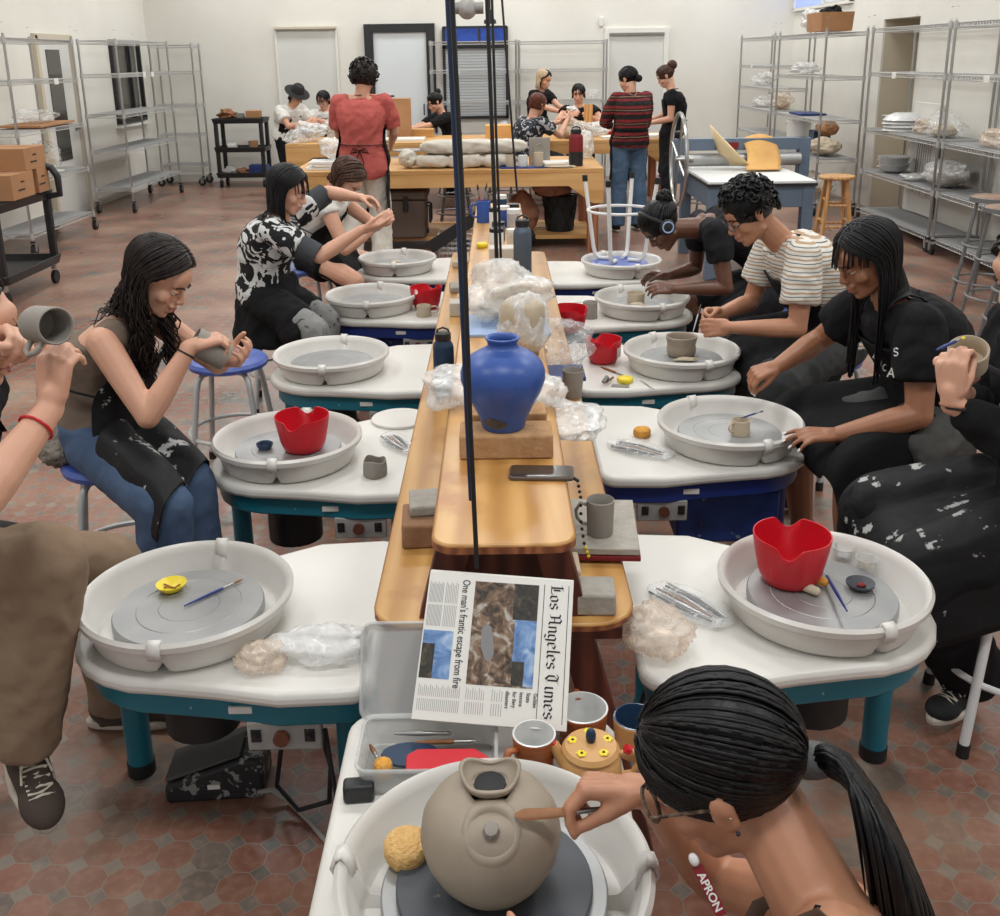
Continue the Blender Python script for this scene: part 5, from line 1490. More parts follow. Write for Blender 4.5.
apron(p, 'apron_black', standing=True, lap=.7, side=1.6, inf=.045); black_feet(p)

# 12 standing, black top, high ponytail
p = person('person standing in a black top with a high curly ponytail by the table end', (1.97, 11.6, 0),
    (1.99, 11.6, .90), (1.97, 11.6, 1.375), (-1, .15, 0), (1.90, 11.62, 1.52), (-.85, .1, -.50),
    wl=(1.72, 11.5, 1.02), wr=(1.70, 11.75, 1.02), el=(.6, -.3, -.7), er=(.5, .4, -.7), al=(1.97, 11.5, .09), ar=(2.0, 11.72, .09),
    skin='skin_light', vox=.007, sc=.97, wf=.92)
shirt(p, 'black_cloth', 'black_top', sleeve=.45, cuff=.06); trousers(p, 'black_knit', hem=.07, kneer=.08)
apron(p, 'apron_black', standing=True, lap=.8, side=1.3)
swept_hair(p, (0, -.09, .08), 'hair_mid', n=140, r0=.008, seed=21); bun(p, (0, -.125, .075), .050, 'hair_mid', 'ponytail', 34); black_feet(p)

# 13 black tee facing the camera
p = person('person with a short black bob in a black tee, seated facing the camera', (1.07, 13.4, 0),
    (1.07, 13.42, .72), (1.08, 13.36, 1.13), (-.1, -1, 0), (1.06, 13.32, 1.285), (-.15, -.9, -.25),
    wl=(1.21, 13.05, 1.00), wr=(.93, 13.0, 1.03), el=(.8, .1, -.6), er=(-.8, 0, -.6), al=(1.2, 13.15, .2), ar=(.95, 13.15, .2), kl=(0, -1, .4), kr=(0, -1, .4),
    skin='skin_light', vox=.007, wf=1.12, thick=1.15)
shirt(p, 'black_cloth', 'tee', sleeve=.35, cuff=.07); trousers(p, 'black_knit'); hair(p, 'hair_black', L=.08, n=110, face=118, wave=.008, r0=.011, seed=23, bangs=16)
# 14 blonde and black hair
p = person('person standing with hair split blonde and black, in a black top', (.58, 13.8, 0),
    (.57, 13.83, .86), (.58, 13.75, 1.32), (.8, -.6, 0), (.63, 13.70, 1.465), (.75, -.55, -.40),
    wr=(.86, 13.38, 1.05), wl=(.92, 13.5, 1.06), er=(-.3, -.5, -.9), el=(.3, .5, -.7), skin='skin_light', vox=.007, wf=.9)
shirt(p, 'black_cloth', 'black_top', sleeve=.6, cuff=.06); trousers(p, 'black_knit')
hair(p, 'hair_black', L=.16, n=100, face=112, wave=.008, r0=.010, seed=25)
hair(p, 'hair_blonde', L=.17, n=90, only=(0, 112), wave=.010, r0=.011, seed=26, cap=(.072, .090, .080), cap_c=(.016, -.020, .046), name='blonde_hair')
# 15 floral shirt
p = person('person with short auburn hair seated in a black and grey floral shirt', (.40, 11.5, 0),
    (.34, 11.5, .70), (.40, 11.5, 1.09), (.75, .6, 0), (.46, 11.53, 1.235), (.7, .55, -.45),
    wr=(.80, 11.62, 1.06), wl=(.72, 11.85, 1.02), er=(.1, -.5, -1), el=(-.2, .6, -.5), al=(.5, 11.9, .2), ar=(.7, 11.6, .2), skin='skin_light', vox=.007)
shirt(p, 'floral', 'floral_shirt', sleeve=.6, cuff=.075, inf=.028); trousers(p, 'black_knit'); hair(p, 'hair_auburn', L=.045, n=110, face=118, wave=.006, r0=.011, seed=28)
# 16 bun, black tee with grey sleeves
p = person('person with a black hair bun in a dark tee reaching along the far table', (-.66, 13.5, 0),
    (-.60, 13.5, .72), (-.72, 13.45, 1.06), (-.9, -.4, 0), (-.80, 13.40, 1.20), (-.82, -.35, -.42),
    wl=(-1.10, 13.05, .88), wr=(-1.14, 13.25, .87), el=(.3, -.5, -1), er=(0, .6, -.6), skin='skin_light', vox=.007, wf=.95)
shirt(p, 'black_cloth', 'tee', sleeve=.95, cuff=.058); trousers(p, 'black_knit'); swept_hair(p, (.02, -.09, .09), n=140, r0=.008, seed=31); bun(p, (.02, -.10, .10), .036)
glasses(p, 'black_frame', .018, .0016)
# 17 hat
p = person('person in a wide black hat, white shirt and black apron at the far table', (-2.72, 13.5, 0),
    (-2.78, 13.5, .78), (-2.68, 13.42, 1.17), (.7, -.7, 0), (-2.60, 13.36, 1.30), (.55, -.5, -.70), upv=(.3, -.3, .9),
    wr=(-2.44, 13.16, .98), wl=(-2.38, 13.3, .98), er=(-.4, -.5, -.9), el=(.4, .4, -.8), skin='skin_light', vox=.007)
shirt(p, 'white_cotton', 'white_shirt', sleeve=.6, cuff=.08, inf=.03); trousers(p, 'black_knit'); apron(p, 'apron_black', lap=.9)
hair(p, 'hair_black', L=.12, n=60, seed=33)
MB(p.off @ p.H).lathe([(0, .175), (.055, .172), (.075, .150), (.086, .085), (.088, .075), (.165, .062), (.168, .066), (.09, .082)], 32, xf=Matrix.Rotation(.15, 4, 'X')).build('hat', M['felt'], p.root)
# 18 glasses, white shirt
p = person('person with chin-length black hair and glasses, white shirt, behind the clay bags', (-2.33, 14.0, 0),
    (-2.32, 14.1, .74), (-2.35, 14.02, 1.09), (-.2, -1, 0), (-2.35, 13.98, 1.225), (-.3, -.85, -.40),
    wr=(-2.44, 13.62, .96), wl=(-2.24, 13.6, .94), er=(-.7, 0, -.7), el=(.7, 0, -.7), skin='skin_light', vox=.007, wf=.92)
shirt(p, 'white_cotton', 'white_shirt', sleeve=.6); trousers(p, 'black_knit'); apron(p, 'apron_black', lap=.6); hair(p, 'hair_black', L=.07, n=100, face=114, wave=.003, r0=.011, seed=36, bangs=12)
glasses(p, 'black_frame', .018, .0016)
# ------------------------------------------------------------------ small things
def T(name, loc, label, cat, group=None, rz=0): return empty(name, loc, label, cat, group, rz)
def single(mb, name, m, loc, label, cat, group=None, rz=0, **k):
    o = mb.build(name, m, None, **k); o.location = loc; o.rotation_euler = (0, 0, rz); return tag(o, label, cat, group)
TT, WH, LP, RB_, T1, T2 = .485, .53, .62, .81, .77, .80
def blob(r, seed=1, amp=.25, n=40, m=26, sc=1.4, floor=True, ridge=1.0):
    """crumpled film or cloth heap"""
    g = MB(); g.ell((0, 0, r[2] if floor else 0), r, n=n, m=m)
    o = V((seed * 3.7, seed * 1.3, seed * 2.1)); out = []
    for v in g.v:
        q = V(v); d = V((q.x / r[0], q.y / r[1], (q.z - (r[2] if floor else 0)) / r[2]))
        a = noise.noise(d * sc + o); b = abs(noise.noise(d * sc * 1.9 + o)) ; c = abs(noise.noise(d * sc * 4.0 + o))
        k = 1 + amp * (a * 1.2 - b * 1.1 * ridge + .12 - c * .22 * ridge)
        p = V((d.x * r[0] * k, d.y * r[1] * k, d.z * r[2] * k + (r[2] if floor else 0)))
        if floor: p.z = max(p.z, .001 + .002 * (a + .5))
        out.append(tuple(p))
    g.v = out; return g
def bag(r, loc, label, seed=1, m='bag', amp=.35, name='plastic_bag', cat='plastic bag', group=None, neck=False, rz=0, inner=None):
    g = blob(r, seed, amp, 44, 28)
    if neck:
        k = len(g.v)
        g.tube([(0, 0, r[2] * 1.6), (.01, 0, r[2] * 1.95), (.03, .01, r[2] * 2.2), (.06, .02, r[2] * 2.35)], [r[0] * .4, r[0] * .12, r[0] * .2, r[0] * .34], 12, caps=False)
    if inner:
        t = T(name, loc, label, cat, group, rz)
        g.build('film', M[m], t, sharp=0)
        h = blob((r[0] * inner[1], r[1] * inner[1], r[2] * inner[1]), seed + 9, .15); h.build('contents', M[inner[0]], t, sharp=0)
        return t
    return single(g, name, M[m], loc, label, cat, group, rz, sharp=0)
def cup_prof(r0, r1, h, th=.004, foot=.006):
    return [(0, 0), (r0, 0), (r0 + .001, .004), (r0 * .45 + r1 * .55, h * .5), (r1, h - .002), (r1 - th * .5, h), (r1 - th, h - .003), ((r0 * .45 + r1 * .55) - th, h * .5), (r0 - th, foot + .004), (r0 - th * 2.5, foot), (0, foot)]
def handle(r, h, out=.03, th=.0065, z0=.25, z1=.8):
    return MB().tube([(r - .004, 0, h * z1), (r + out * .6, 0, h * (z1 + .06)), (r + out, 0, h * .62), (r + out * .9, 0, h * .42), (r + out * .4, 0, h * z0), (r - .004, 0, h * z0)], [th, th * .95, th, th, th * .9, th], 10, flat=.7)
def cup(loc, r0, r1, h, m, label, cat='cup', name='clay_cup', hd=None, rz=0, inside=None, group=None, seg=40, rim=None):
    t = T(name, loc, label, cat, group, rz)
    g = MB().lathe(cup_prof(r0, r1, h), seg, mod=rim)
    b = g.build('cup_body', M[m], t)
    if inside: MB().lathe([(r1 - .0005, h + .0006), (r1 - .004, h + .0012), (r1 - .0052, h - .004), ((r0 + r1) / 2 - .0055, h * .5), (r0 - .0055, .012), (0, .011)], seg, shut=False).build('glazed_inside', M[inside], t)
    if hd: handle((r0 + r1) / 2 + (r1 - r0) * .2, h, *hd).build('handle', M[m], t, sharp=0)
    return t
def red_tub(loc, s, rz, label, lab=False):
    """soft red throwing tub with dipped spouts in the rim"""
    t = T('red_tub', loc, label, 'tub', 'red rubber water tubs', rz)
    def mod(r, z, a, i):
        if z > .085 * s:
            d1 = abs((a - R(250) + PI) % (2 * PI) - PI); d2 = abs((a - R(80) + PI) % (2 * PI) - PI)
            for d, q in ((d1, .022), (d2, .030)):
                if d < .42:
                    k = math.cos(d / .42 * PI / 2) ** 2
                    z -= q * s * k * (z / (.12 * s)) ** 3; r += .010 * s * k
        for a0 in (R(226), R(274)):
            d = abs((a - a0 + PI) % (2 * PI) - PI)
            if d < .09 and .02 * s < z: r += .0035 * s * (1 - d / .09)
        return r, z
    pr = [(0, 0), (.052, 0), (.064, .006), (.074, .03), (.080, .06), (.086, .09), (.090, .118), (.0895, .121), (.087, .1205), (.083, .09), (.077, .06), (.071, .03), (.06, .01), (0, .009)]
    MB().lathe([(r * s, z * s) for r, z in pr], 80, mod=mod).build('tub', M['red_rubber'], t, sharp=60)
    if lab:
        c = MB()
        rows = [[V((math.cos(R(a)) * (.084 * s + .0015), math.sin(R(a)) * (.084 * s + .0015), z * s)) for a in range(-75, -35, 8)] for z in (.035, .085)]
        c.grid(rows); c.build('label', M['paper'], t)
    return t
def sponge_disc(loc, r, h, label, m='sponge', rz=0):
    return single(MB().lathe([(0, 0), (r * .85, 0), (r, h * .25), (r, h * .75), (r * .85, h), (0, h)], 28, mod=lambda q, z, a, i: (q * (1 + .03 * math.sin(3 * a)), z)), 'sponge', M[m], loc, label, 'sponge', sharp=0)
def rod(name, a, b, r, m, label, cat, tip=None, group=None):
    a, b = V(a), V(b); t = T(name, a, label, cat, group)
    d = b - a
    MB().tube([V((0, 0, 0)), d * .3, d * .62, d * .66], [r * .5, r, r, r * .8], 10).build('shaft', M[m], t)
    f = MB(); f.tube([d * .65, d * .84], [r * .85, r * .75], 10); f.build('ferrule', M['steel'], t)
    MB().tube([d * .84, d * .93, d], [r * .8, r * .9, r * .1], 10).build('bristle' if tip else 'tip', M[tip or 'steel'], t)
    return t
def bottle(loc, r, h, m, label, cap='black_plastic', loop=True, mid=None, rz=0):
    t = T('water_bottle', loc, label, 'bottle', None, rz)
    MB().lathe([(0, 0), (r * .94, 0), (r, .006), (r, h * .74), (r * .93, h * .79), (r * .72, h * .84), (r * .70, h * .86), (0, h * .86)], 36).build('body', M[m], t)
    if mid: MB().lathe([(r * 1.004, h * .02), (r * 1.006, h * .38)], 36, shut=False).build('lower_band', M[mid], t)
    MB().lathe([(0, h * .85), (r * .76, h * .85), (r * .78, h * .87), (r * .76, h * .95), (r * .6, h * .965), (0, h * .965)], 30).build('cap', M[cap], t)
    if loop: MB().tube([(-r * .6, 0, h * .94), (-r * .5, 0, h * 1.0), (0, 0, h * 1.03), (r * .5, 0, h * 1.0), (r * .6, 0, h * .94)], r * .13, 8, flat=.8).build('carry_loop', M[cap], t)
    return t
def block(name, c, d, m, label, rz=0, bev=.006, cat='brick'):
    g = MB().box((0, 0, d[2] / 2), d); return single(g, name, M[m], c, label, cat, None, rz, bevel=bev)

# ---- nearest wheel: the clay teapot, its lid seat and spout
wx, wy = -.02, 1.28
t = T('clay_teapot', (wx - .004, wy - .035, .543), 'large round unfired clay teapot with ruffled mouth on the nearest wheel', 'pot')
prof = [(0, 0), (.062, 0), (.068, .006), (.085, .028), (.100, .058), (.106, .088), (.102, .115), (.088, .138), (.064, .153), (.040, .159), (.030, .160)]
def ruf(r, z, a, i):
    if z > .213: return r, z
    return r, z
body = MB().lathe(prof + [(.028, .154), (.05, .147), (.08, .125), (.092, .09), (.06, .02), (0, .012)], 64).build('pot_body', M['clay'], t, sharp=0)
rows = []
for q in range(7):
    f_ = q / 6; row = []
    for j in range(49):
        a = 2 * PI * j / 48
        rr = .026 + .016 * f_ + .006 * f_ * math.cos(3 * (a + PI / 2)) + .005 * math.sin(f_ * PI)
        row.append(V((rr * math.cos(a), rr * math.sin(a) * .95, .155 + .018 * f_ + .006 * f_ * math.cos(3 * (a + PI / 2)))))
    rows.append(row)
mo = MB().grid(rows).build('ruffled_mouth', M['clay'], t, solid=.006, sharp=0); mo.location = (0, .018, .001)
MB().lathe([(0, .13), (.0235, .13), (.024, .1600), (0, .1601)], 24, c=(0, .018, 0)).build('mouth_shade_plug', M['ink'], t)  # black plug, painted-in shade for the inside of the mouth
sp = MB(Matrix.Translation((.002, -.060, .134)) @ Matrix.Rotation(R(34), 4, 'X'))
sp.lathe([(.058, -.014), (.050, .0), (.043, .012), (.036, .016), (.029, .012), (.022, .004), (.014, .002), (0, .002)], 36); sp.build('raised_boss', M['clay'], t, sharp=0)
kn = MB(Matrix.Translation((.002, -.060, .134)) @ Matrix.Rotation(R(34), 4, 'X')); kn.lathe([(.013, .012), (.012, .028), (.010, .034), (0, .036)], 8); kn.build('clay_stub', M['clay_dry'], t, sharp=30)
sponge_disc((-.158, 1.30, .531), .037, .036, 'round tan sponge on the nearest wheel, beside the clay teapot', 'sponge_tan')
# tool in her hand
h0 = P(553, 813, 1.19)
t = T('trimming_tool', h0, 'flat wooden shaping knife held against the clay teapot', 'tool')
MB().tube([(-.055, .0, -.003), (-.042, 0, -.002), (0, 0, 0), (.03, 0, .002)], [.003, .0095, .0085, .006], 12, flat=.3, ref=(0, -.3, 1)).build('blade', M['tool_wood'], t)
MB().tube([(.03, 0, .002), (.10, .004, .004)], [.0045, .0035], 10).build('handle', M['steel'], t)

# ---- open tub of tools and the newspaper
bx = V((-.142, 1.565, TT))
t = T('tool_tub', bx, 'open clear plastic tub of clay tools under the newspaper', 'tub')
W_b, D_b, H_b = .25, .15, .055
def tray(w_, d_, h, th=.003, r=.02):
    g = MB(); o_ = rrect(-w_ / 2, -d_ / 2, w_ / 2, d_ / 2, r); i_ = rrect(-w_ / 2 + th, -d_ / 2 + th, w_ / 2 - th, d_ / 2 - th, r)
    n = len(o_)
    vs = [V((x * .95, y * .93, 0)) for x, y in o_] + [V((x, y, h)) for x, y in o_] + [V((x, y, h)) for x, y in i_] + [V((x * .95, y * .93, th)) for x, y in i_]
    fs = [tuple(range(n - 1, -1, -1)), tuple(3 * n + i for i in range(n))]
    for k in range(3): fs += [(k * n + i, k * n + (i + 1) % n, (k + 1) * n + (i + 1) % n, (k + 1) * n + i) for i in range(n)]
    g.add(vs, fs, False); return g
tray(W_b, D_b, H_b).build('tub_body', M['clear_box'], t, .002)
rm = MB().tube([V((x, y, H_b)) for x, y in rrect(-W_b / 2, -D_b / 2, W_b / 2, D_b / 2, .022)], .004, 8, closed=True).build('tub_rim', M['clear_box'], t)
lid = tray(W_b, D_b + .03, .014, .003).build('tub_lid', M['clear_box'], t, .002); lid.location = (-.01, D_b / 2 + .058, H_b + .065); lid.rotation_euler = (R(60), 0, 0)
lt = MB(); lt.tube([V((x, y, .014)) for x, y in rrect(-W_b / 2, -D_b / 2 - .015, W_b / 2, D_b / 2 + .015, .022)], .0035, 8, closed=True); lt.build('lid_rim', M['clear_box'], lid)
zt = TT + .006
single(MB().prism([(-.075, -.03), (.075, -.035), (.08, -.01), (.05, .02), (-.055, .026), (-.075, .01)], 0, .005), 'rubber_rib', M['red_rubber'], (-.105, 1.532, zt + .040), 'red rubber rib with small print in the tool tub', 'tool', None, .05, bevel=.002)
single(MB().prism([(.05 * math.cos(R(a)) * 1.1, .034 * math.sin(R(a))) for a in range(0, 360, 20)], 0, .005), 'rubber_rib', M['bottle_navy'], (-.175, 1.56, zt + .026), 'blue rubber rib lying under the red one', 'tool', bevel=.002)
sponge_disc((-.222, 1.525, zt + .01), .017, .032, 'small yellow sponge at the end of the tool tub', 'sponge')
for i, (a, b, m_, lb) in enumerate((((-.21, 1.612, zt + .035), (-.10, 1.604, zt + .04), 'steel', 'steel needle tool along the far side of the tool tub'), ((-.17, 1.592, zt + .03), (-.055, 1.588, zt + .034), 'tool_wood', 'dark handled loop tool in the tool tub'), ((-.255, 1.60, zt + .02), (-.235, 1.55, zt + .03), 'tool_wood', 'short wooden stick leaning in the corner of the tool tub'))):
    rod('clay_tool', a, b, .0045, m_, lb, 'tool')
b_ = block('eraser_block', (-.262, 1.49, TT), (.055, .032, .035), 'black_plastic', 'small black block beside the tool tub', .1, .006, 'block')
# newspaper, folded front page lying over the tub and lid
A_, B_, C_ = P(416, 570, 1.80), P(561, 580, 1.77), P(411, 719, 1.60)
nx = (B_ - A_); W_n = nx.length; nx.normalize(); ny = (A_ - C_); ny = (ny - nx * ny.dot(nx)); H_n = ny.length; ny.normalize(); nz = nx.cross(ny)
NM = Matrix(((nx.x, ny.x, nz.x, C_.x), (nx.y, ny.y, nz.y, C_.y), (nx.z, ny.z, nz.z, C_.z), (0, 0, 0, 1)))
t = T('newspaper', (0, 0, 0), 'folded newspaper with a photograph and a blackletter masthead leaning on the clear tub', 'newspaper')
t.matrix_world = NM
for k in range(3):
    MB().prism([(0 + .002 * k, 0), (W_n, .001 * k), (W_n - .001, H_n + .002 * k), (.003, H_n + .003 * k)], -.004 * k - .0035, -.004 * k).build('page', M['paper'], t, .001)
def txt(s, x, y, size, parent, rz=0, bold=0.0, name='print', m='ink', z=.0006, align='LEFT', sx=1.0):
    c = bpy.data.curves.new(name, 'FONT'); c.body = s; c.size = size; c.align_x = align; c.offset = bold; c.extrude = .00015; c.resolution_u = 3
    o = bpy.data.objects.new(name, c); COL.objects.link(o); o.parent = parent; o.location = (x, y, z); o.rotation_euler = (0, 0, rz); o.scale = (sx, 1, 1)
    c.materials.append(M[m]); return o
# the page lies on its side: lines run from the top edge downwards
D90 = R(-90)
GL = {'L': (.85, [[(.2, 1.6), (.2, .12)], [(.0, 1.45), (.4, 1.6)], [(.05, .1), (.7, .1), (.8, .3)], [(.42, 1.2), (.42, .4)]]),
      'o': (.68, [[(.1, .15), (.1, .85), (.33, 1.0), (.52, .85), (.52, .15), (.3, 0), (.1, .15)]]),
      's': (.62, [[(.5, .85), (.3, 1), (.1, .85), (.1, .6), (.5, .42), (.5, .15), (.3, 0), (.05, .15)]]),
      'A': (.95, [[(.0, .1), (.25, .2), (.25, 1.3), (.0, 1.45)], [(.25, 1.3), (.5, 1.6), (.7, 1.4), (.7, .15), (.88, 0)], [(.25, .7), (.7, .7)]]),
      'n': (.72, [[(.02, .9), (.15, 1), (.15, .0)], [(.15, .8), (.4, 1), (.54, .85), (.54, .1), (.66, 0)]]),
      'g': (.68, [[(.1, .15), (.1, .85), (.33, 1.0), (.52, .85), (.52, -.3), (.3, -.45), (.05, -.32)], [(.52, .15), (.3, 0), (.1, .15)]]),
      'l': (.36, [[(.02, 1.5), (.15, 1.6), (.15, .1), (.3, 0)]]),
      'e': (.64, [[(.1, .45), (.52, .68), (.5, .88), (.3, 1), (.1, .85), (.1, .15), (.3, 0), (.55, .15)]]),
      'T': (.95, [[(.0, 1.35), (.15, 1.6), (.5, 1.45), (.85, 1.6)], [(.35, 1.4), (.12, 1.1), (.12, .4), (.4, 0), (.8, .25)], [(.5, 1.4), (.5, .25)]]),
      'i': (.36, [[(.02, .9), (.15, 1), (.15, .1), (.3, 0)], [(.1, 1.28), (.2, 1.36)]]),
      'm': (1.08, [[(.02, .9), (.15, 1), (.15, .0)], [(.15, .8), (.36, 1), (.5, .85), (.5, 0)], [(.5, .8), (.72, 1), (.88, .85), (.88, .1), (1.0, 0)]])}
g = MB(); cx_ = 0.0; S_ = H_n * .93 / 12.3; nb = V((.075, .055))
for ch in 'Los Angeles Times':
    if ch == ' ': cx_ += .4; continue
    w_, st = GL[ch]
    for ln in st:
        for a_, b_2 in zip(ln, ln[1:]):
            a2, b2 = V((a_[0] + cx_, a_[1])), V((b_2[0] + cx_, b_2[1])); e_ = (b2 - a2).normalized() * .02
            q = [a2 - e_ - nb, a2 - e_ + nb, b2 + e_ + nb, b2 + e_ - nb]
            g.prism([(W_n * .845 + y_ * S_ * .72, H_n * .955 - x_ * S_) for x_, y_ in ((p_.x, p_.y) for p_ in q)], .0004, .0007)
    cx_ += w_ + .04
g.build('masthead', M['ink'], t, weld=False)
txt("One man's frantic escape from fire", W_n * .245, H_n * .955, .0215, t, D90, .0001, 'headline', sx=.69)
for i, w_ in enumerate(('Golden', 'State', 'lessons', 'for fiery', 'disasters')): txt(w_, W_n * (.775 - i * .045), H_n * .225, .0105, t, D90, .0001, 'headline', sx=.85)
def rect(x0, y0, x1, y1, m, name, z=.0004, par=None): return MB().box(((x0 + x1) / 2 * W_n, (y0 + y1) / 2 * H_n, z / 2 + .0001), ((x1 - x0) * W_n, (y1 - y0) * H_n, z)).build(name, m, par or t)
def photo_mat(name, cols, sc, seed):
    m, nt, b = new_mat(name); v = tc(nt)
    n = node(nt, 'ShaderNodeTexNoise', i_Scale=sc, i_Detail=6.0, i_Distortion=1.5); nt.links.new(v, n.inputs['Vector'])
    nt.links.new(ramp(nt, n.outputs[0], cols), b.inputs['Base Color']); b.inputs['Roughness'].default_value = .6; return m
pm = photo_mat('debris_print', [(.34, srgb(40, 34, 28)), (.46, srgb(96, 74, 56)), (.55, srgb(130, 104, 82)), (.66, srgb(172, 168, 160))], 34, 1)
pb = photo_mat('sky_print', [(.35, srgb(70, 104, 150)), (.5, srgb(104, 140, 188)), (.7, srgb(170, 190, 214))], 22, 2)
pt_ = photo_mat('tree_print', [(.35, srgb(20, 22, 18)), (.55, srgb(52, 46, 36)), (.7, srgb(90, 78, 60))], 40, 3)
rect(.33, .25, .765, .95, pm, 'photograph'); rect(.62, .26, .765, .70, pb, 'photo_sky', .0006); rect(.60, .70, .765, .95, pt_, 'photo_trees', .0006); rect(.62, .26, .70, .42, pt_, 'photo_trees', .0008)
c = MB(); c.prism([(.44 * W_n, .42 * H_n), (.475 * W_n, .40 * H_n), (.495 * W_n, .46 * H_n), (.485 * W_n, .56 * H_n), (.465 * W_n, .64 * H_n), (.43 * W_n, .66 * H_n), (.40 * W_n, .62 * H_n), (.405 * W_n, .50 * H_n)], .0003, .0009); c.build('photo_car', M['ink_grey'], t)
rect(.015, .27, .215, .59, pb, 'photograph'); rect(.015, .27, .10, .50, pt_, 'photo_trees', .0006)
for (x0, x1, y0, y1, n) in ((.02, .12, .62, .93, 11), (.13, .22, .62, .93, 8), (.02, .30, .06, .23, 22), (.33, .46, .06, .23, 9), (.50, .58, .06, .23, 5)):
    c = MB()
    for i in range(n):
        x = x0 + (x1 - x0) * (i + .5) / n
        for (ya, yb) in ((y0, (y0 + y1) / 2 - .008), ((y0 + y1) / 2 + .008, y1 - .01 * (i % 3))): c.box((x * W_n, (ya + yb) / 2 * H_n, .0003), (.0008, (yb - ya) * H_n, .0003))
    c.build('text_column', M['ink_grey'], t, weld=False)
for x in (.80, .965): rect(x, .04, x + .004, .96, M['ink'], 'rule')

# ---- glazed pots behind the nearest wheel
cup((.052, 1.545, TT), .033, .040, .088, 'brown_glaze', 'streaky brown glazed mug with white inside, beside the newspaper corner', 'mug', 'glazed_mug', (.03, .008), R(215), 'white_glaze')
cup((.146, 1.632, TT), .042, .050, .078, 'brown_glaze', 'wide brown mug with white inside, behind the flower-lidded teapot', 'mug', 'glazed_mug', (.03, .008), R(95), 'white_glaze')
cup((.245, 1.61, TT), .036, .042, .072, 'tan_glaze', 'mug with a dark blue inside and white rim beside the flower-lidded teapot', 'mug', 'glazed_mug', None, 0, 'navy_glaze')
t = T('glazed_teapot', (.152, 1.515, TT), 'tan glazed teapot, its lid painted with yellow flowers around a blue knob', 'teapot')
MB().lathe([(0, 0), (.04, 0), (.052, .012), (.056, .04), (.052, .066), (.044, .074), (0, .074)], 44).build('pot_body', M['tan_glaze'], t)
ld_ = MB().lathe([(0, .074), (.050, .074), (.0515, .078), (.046, .086), (.02, .092), (0, .093)], 44).build('lid', M['tan_glaze'], t)
MB().ell((0, 0, .104), (.0095, .0095, .016)).build('lid_knob', M['bottle_navy'], ld_)
for k in range(5):
    a = R(20 + 72 * k); f = MB()
    for q in range(6): f.ell((.033 * math.cos(a) + .0058 * math.cos(q * PI / 3), .033 * math.sin(a) + .0058 * math.sin(q * PI / 3), .0895), (.0042, .0042, .0016), n=8, m=6)
    fl = f.build('painted_flower', M['yellow'], ld_, weld=False); MB().ell((.033 * math.cos(a), .033 * math.sin(a), .0905), (.0025, .0025, .0018), n=8, m=6).build('flower_centre', M['ink'], fl)
sx_ = MB().tube([(-.040, .006, .045), (-.056, .010, .060), (-.066, .012, .080)], [.018, .012, .009], 14).build('spout', M['tan_glaze'], t); MB().ell((-.067, .012, .081), (.0075, .0075, .004), n=10, m=6).build('red_glaze_lip', M['red_rubber'], sx_)
MB().tube([(.05, .0, .066), (.078, 0, .070), (.088, 0, .05), (.076, 0, .026), (.052, 0, .022)], .006, 10).build('handle', M['tan_glaze'], t)
MB().tube([(.062, .0, .078), (.070, 0, .072)], [.008, .009], 12).build('thumb_rest', M['red_rubber'], t)
MB().box((-.01, -.054, .035), (.03, .006, .03)).build('square_mark', M['ink'], t, .002)

# ---- bench: vase, bricks, phone, bottles, bags
block('fire_brick', (.012, 2.315, RB_), (.228, .11, .062), 'brick', 'long tan fire brick under the blue vase', 0)
block('fire_brick', (.02, 2.42, RB_), (.19, .09, .075), 'brick', 'pale brick lying right behind the long tan fire brick', .03, .004)
t = T('blue_vase', (.006, 2.325, RB_ + .062), 'blue glazed round vase with a narrow neck standing on bricks', 'vase')
MB().lathe([(0, 0), (.050, 0), (.053, .004), (.060, .030), (.078, .066), (.094, .096), (.1035, .125), (.1035, .145), (.096, .165), (.080, .182), (.058, .196), (.042, .204), (.036, .211), (.037, .220), (.042, .227), (.0425, .230), (.039, .2315), (.034, .226), (.031, .214), (.035, .203), (.08, .17), (.09, .12), (.04, .02), (0, .014)], 72).build('vase_body', M['blue_glaze'], t, sharp=0)
bp = MB(); rows = [[V((r_ * math.cos(a), r_ * math.sin(a), z_ + .002 * math.sin(k_ * 1.7))) for k_, a in enumerate([R(-112 + h_ * (x / 5 - 1)) for x in range(11)])] for r_, z_, h_ in ((.0565, .013, 10), (.0585, .021, 26), (.0606, .028, 32), (.0645, .036, 22), (.0672, .0415, 8))]
bp.grid(rows); bp.build('bare_patch', M['burn'], t)
t = T('phone', (.093, 2.165, RB_), 'phone in a brown case lying face up in front of the fire brick', 'phone', None, R(-4))
MB().prism(rrect(-.076, -.037, .076, .037, .012), 0, .010).build('case', M['phone'], t, .003)
MB().prism(rrect(-.072, -.033, .072, .033, .010), .010, .0108).build('screen', M['phone_glass'], t)
t = T('bead_strap', (.168, 2.13, RB_), 'short strap of dark and amber beads hanging from the phone', 'strap')
pts = [V((0, 0, .005)), V((.006, -.012, .005)), V((.012, -.026, -.03)), V((.013, -.03, -.09)), V((.02, -.04, -.14)), V((.03, -.045, -.17))]
for i in range(16):
    q = i / 15 * 4.99; k = int(q); c = pts[k].lerp(pts[k + 1], q - k)
    MB().ell(c, (.0042, .0042, .0042), n=8, m=6).build('bead', M['yellow' if i > 12 else 'ink'], t)
bag((.085, .10, .055), (-.135, 2.70, RB_ - .005), 'white plastic film crumpled over the bench left of the blue vase', 3)
bag((.06, .09, .045), (.13, 2.66, RB_ - .002), 'white plastic film crumpled right of the blue vase', 5)
bag((.095, .15, .026), (.195, 2.60, LP + .14), 'thin corner of plastic film drooping over the right edge of the bench', 7, 'bag')
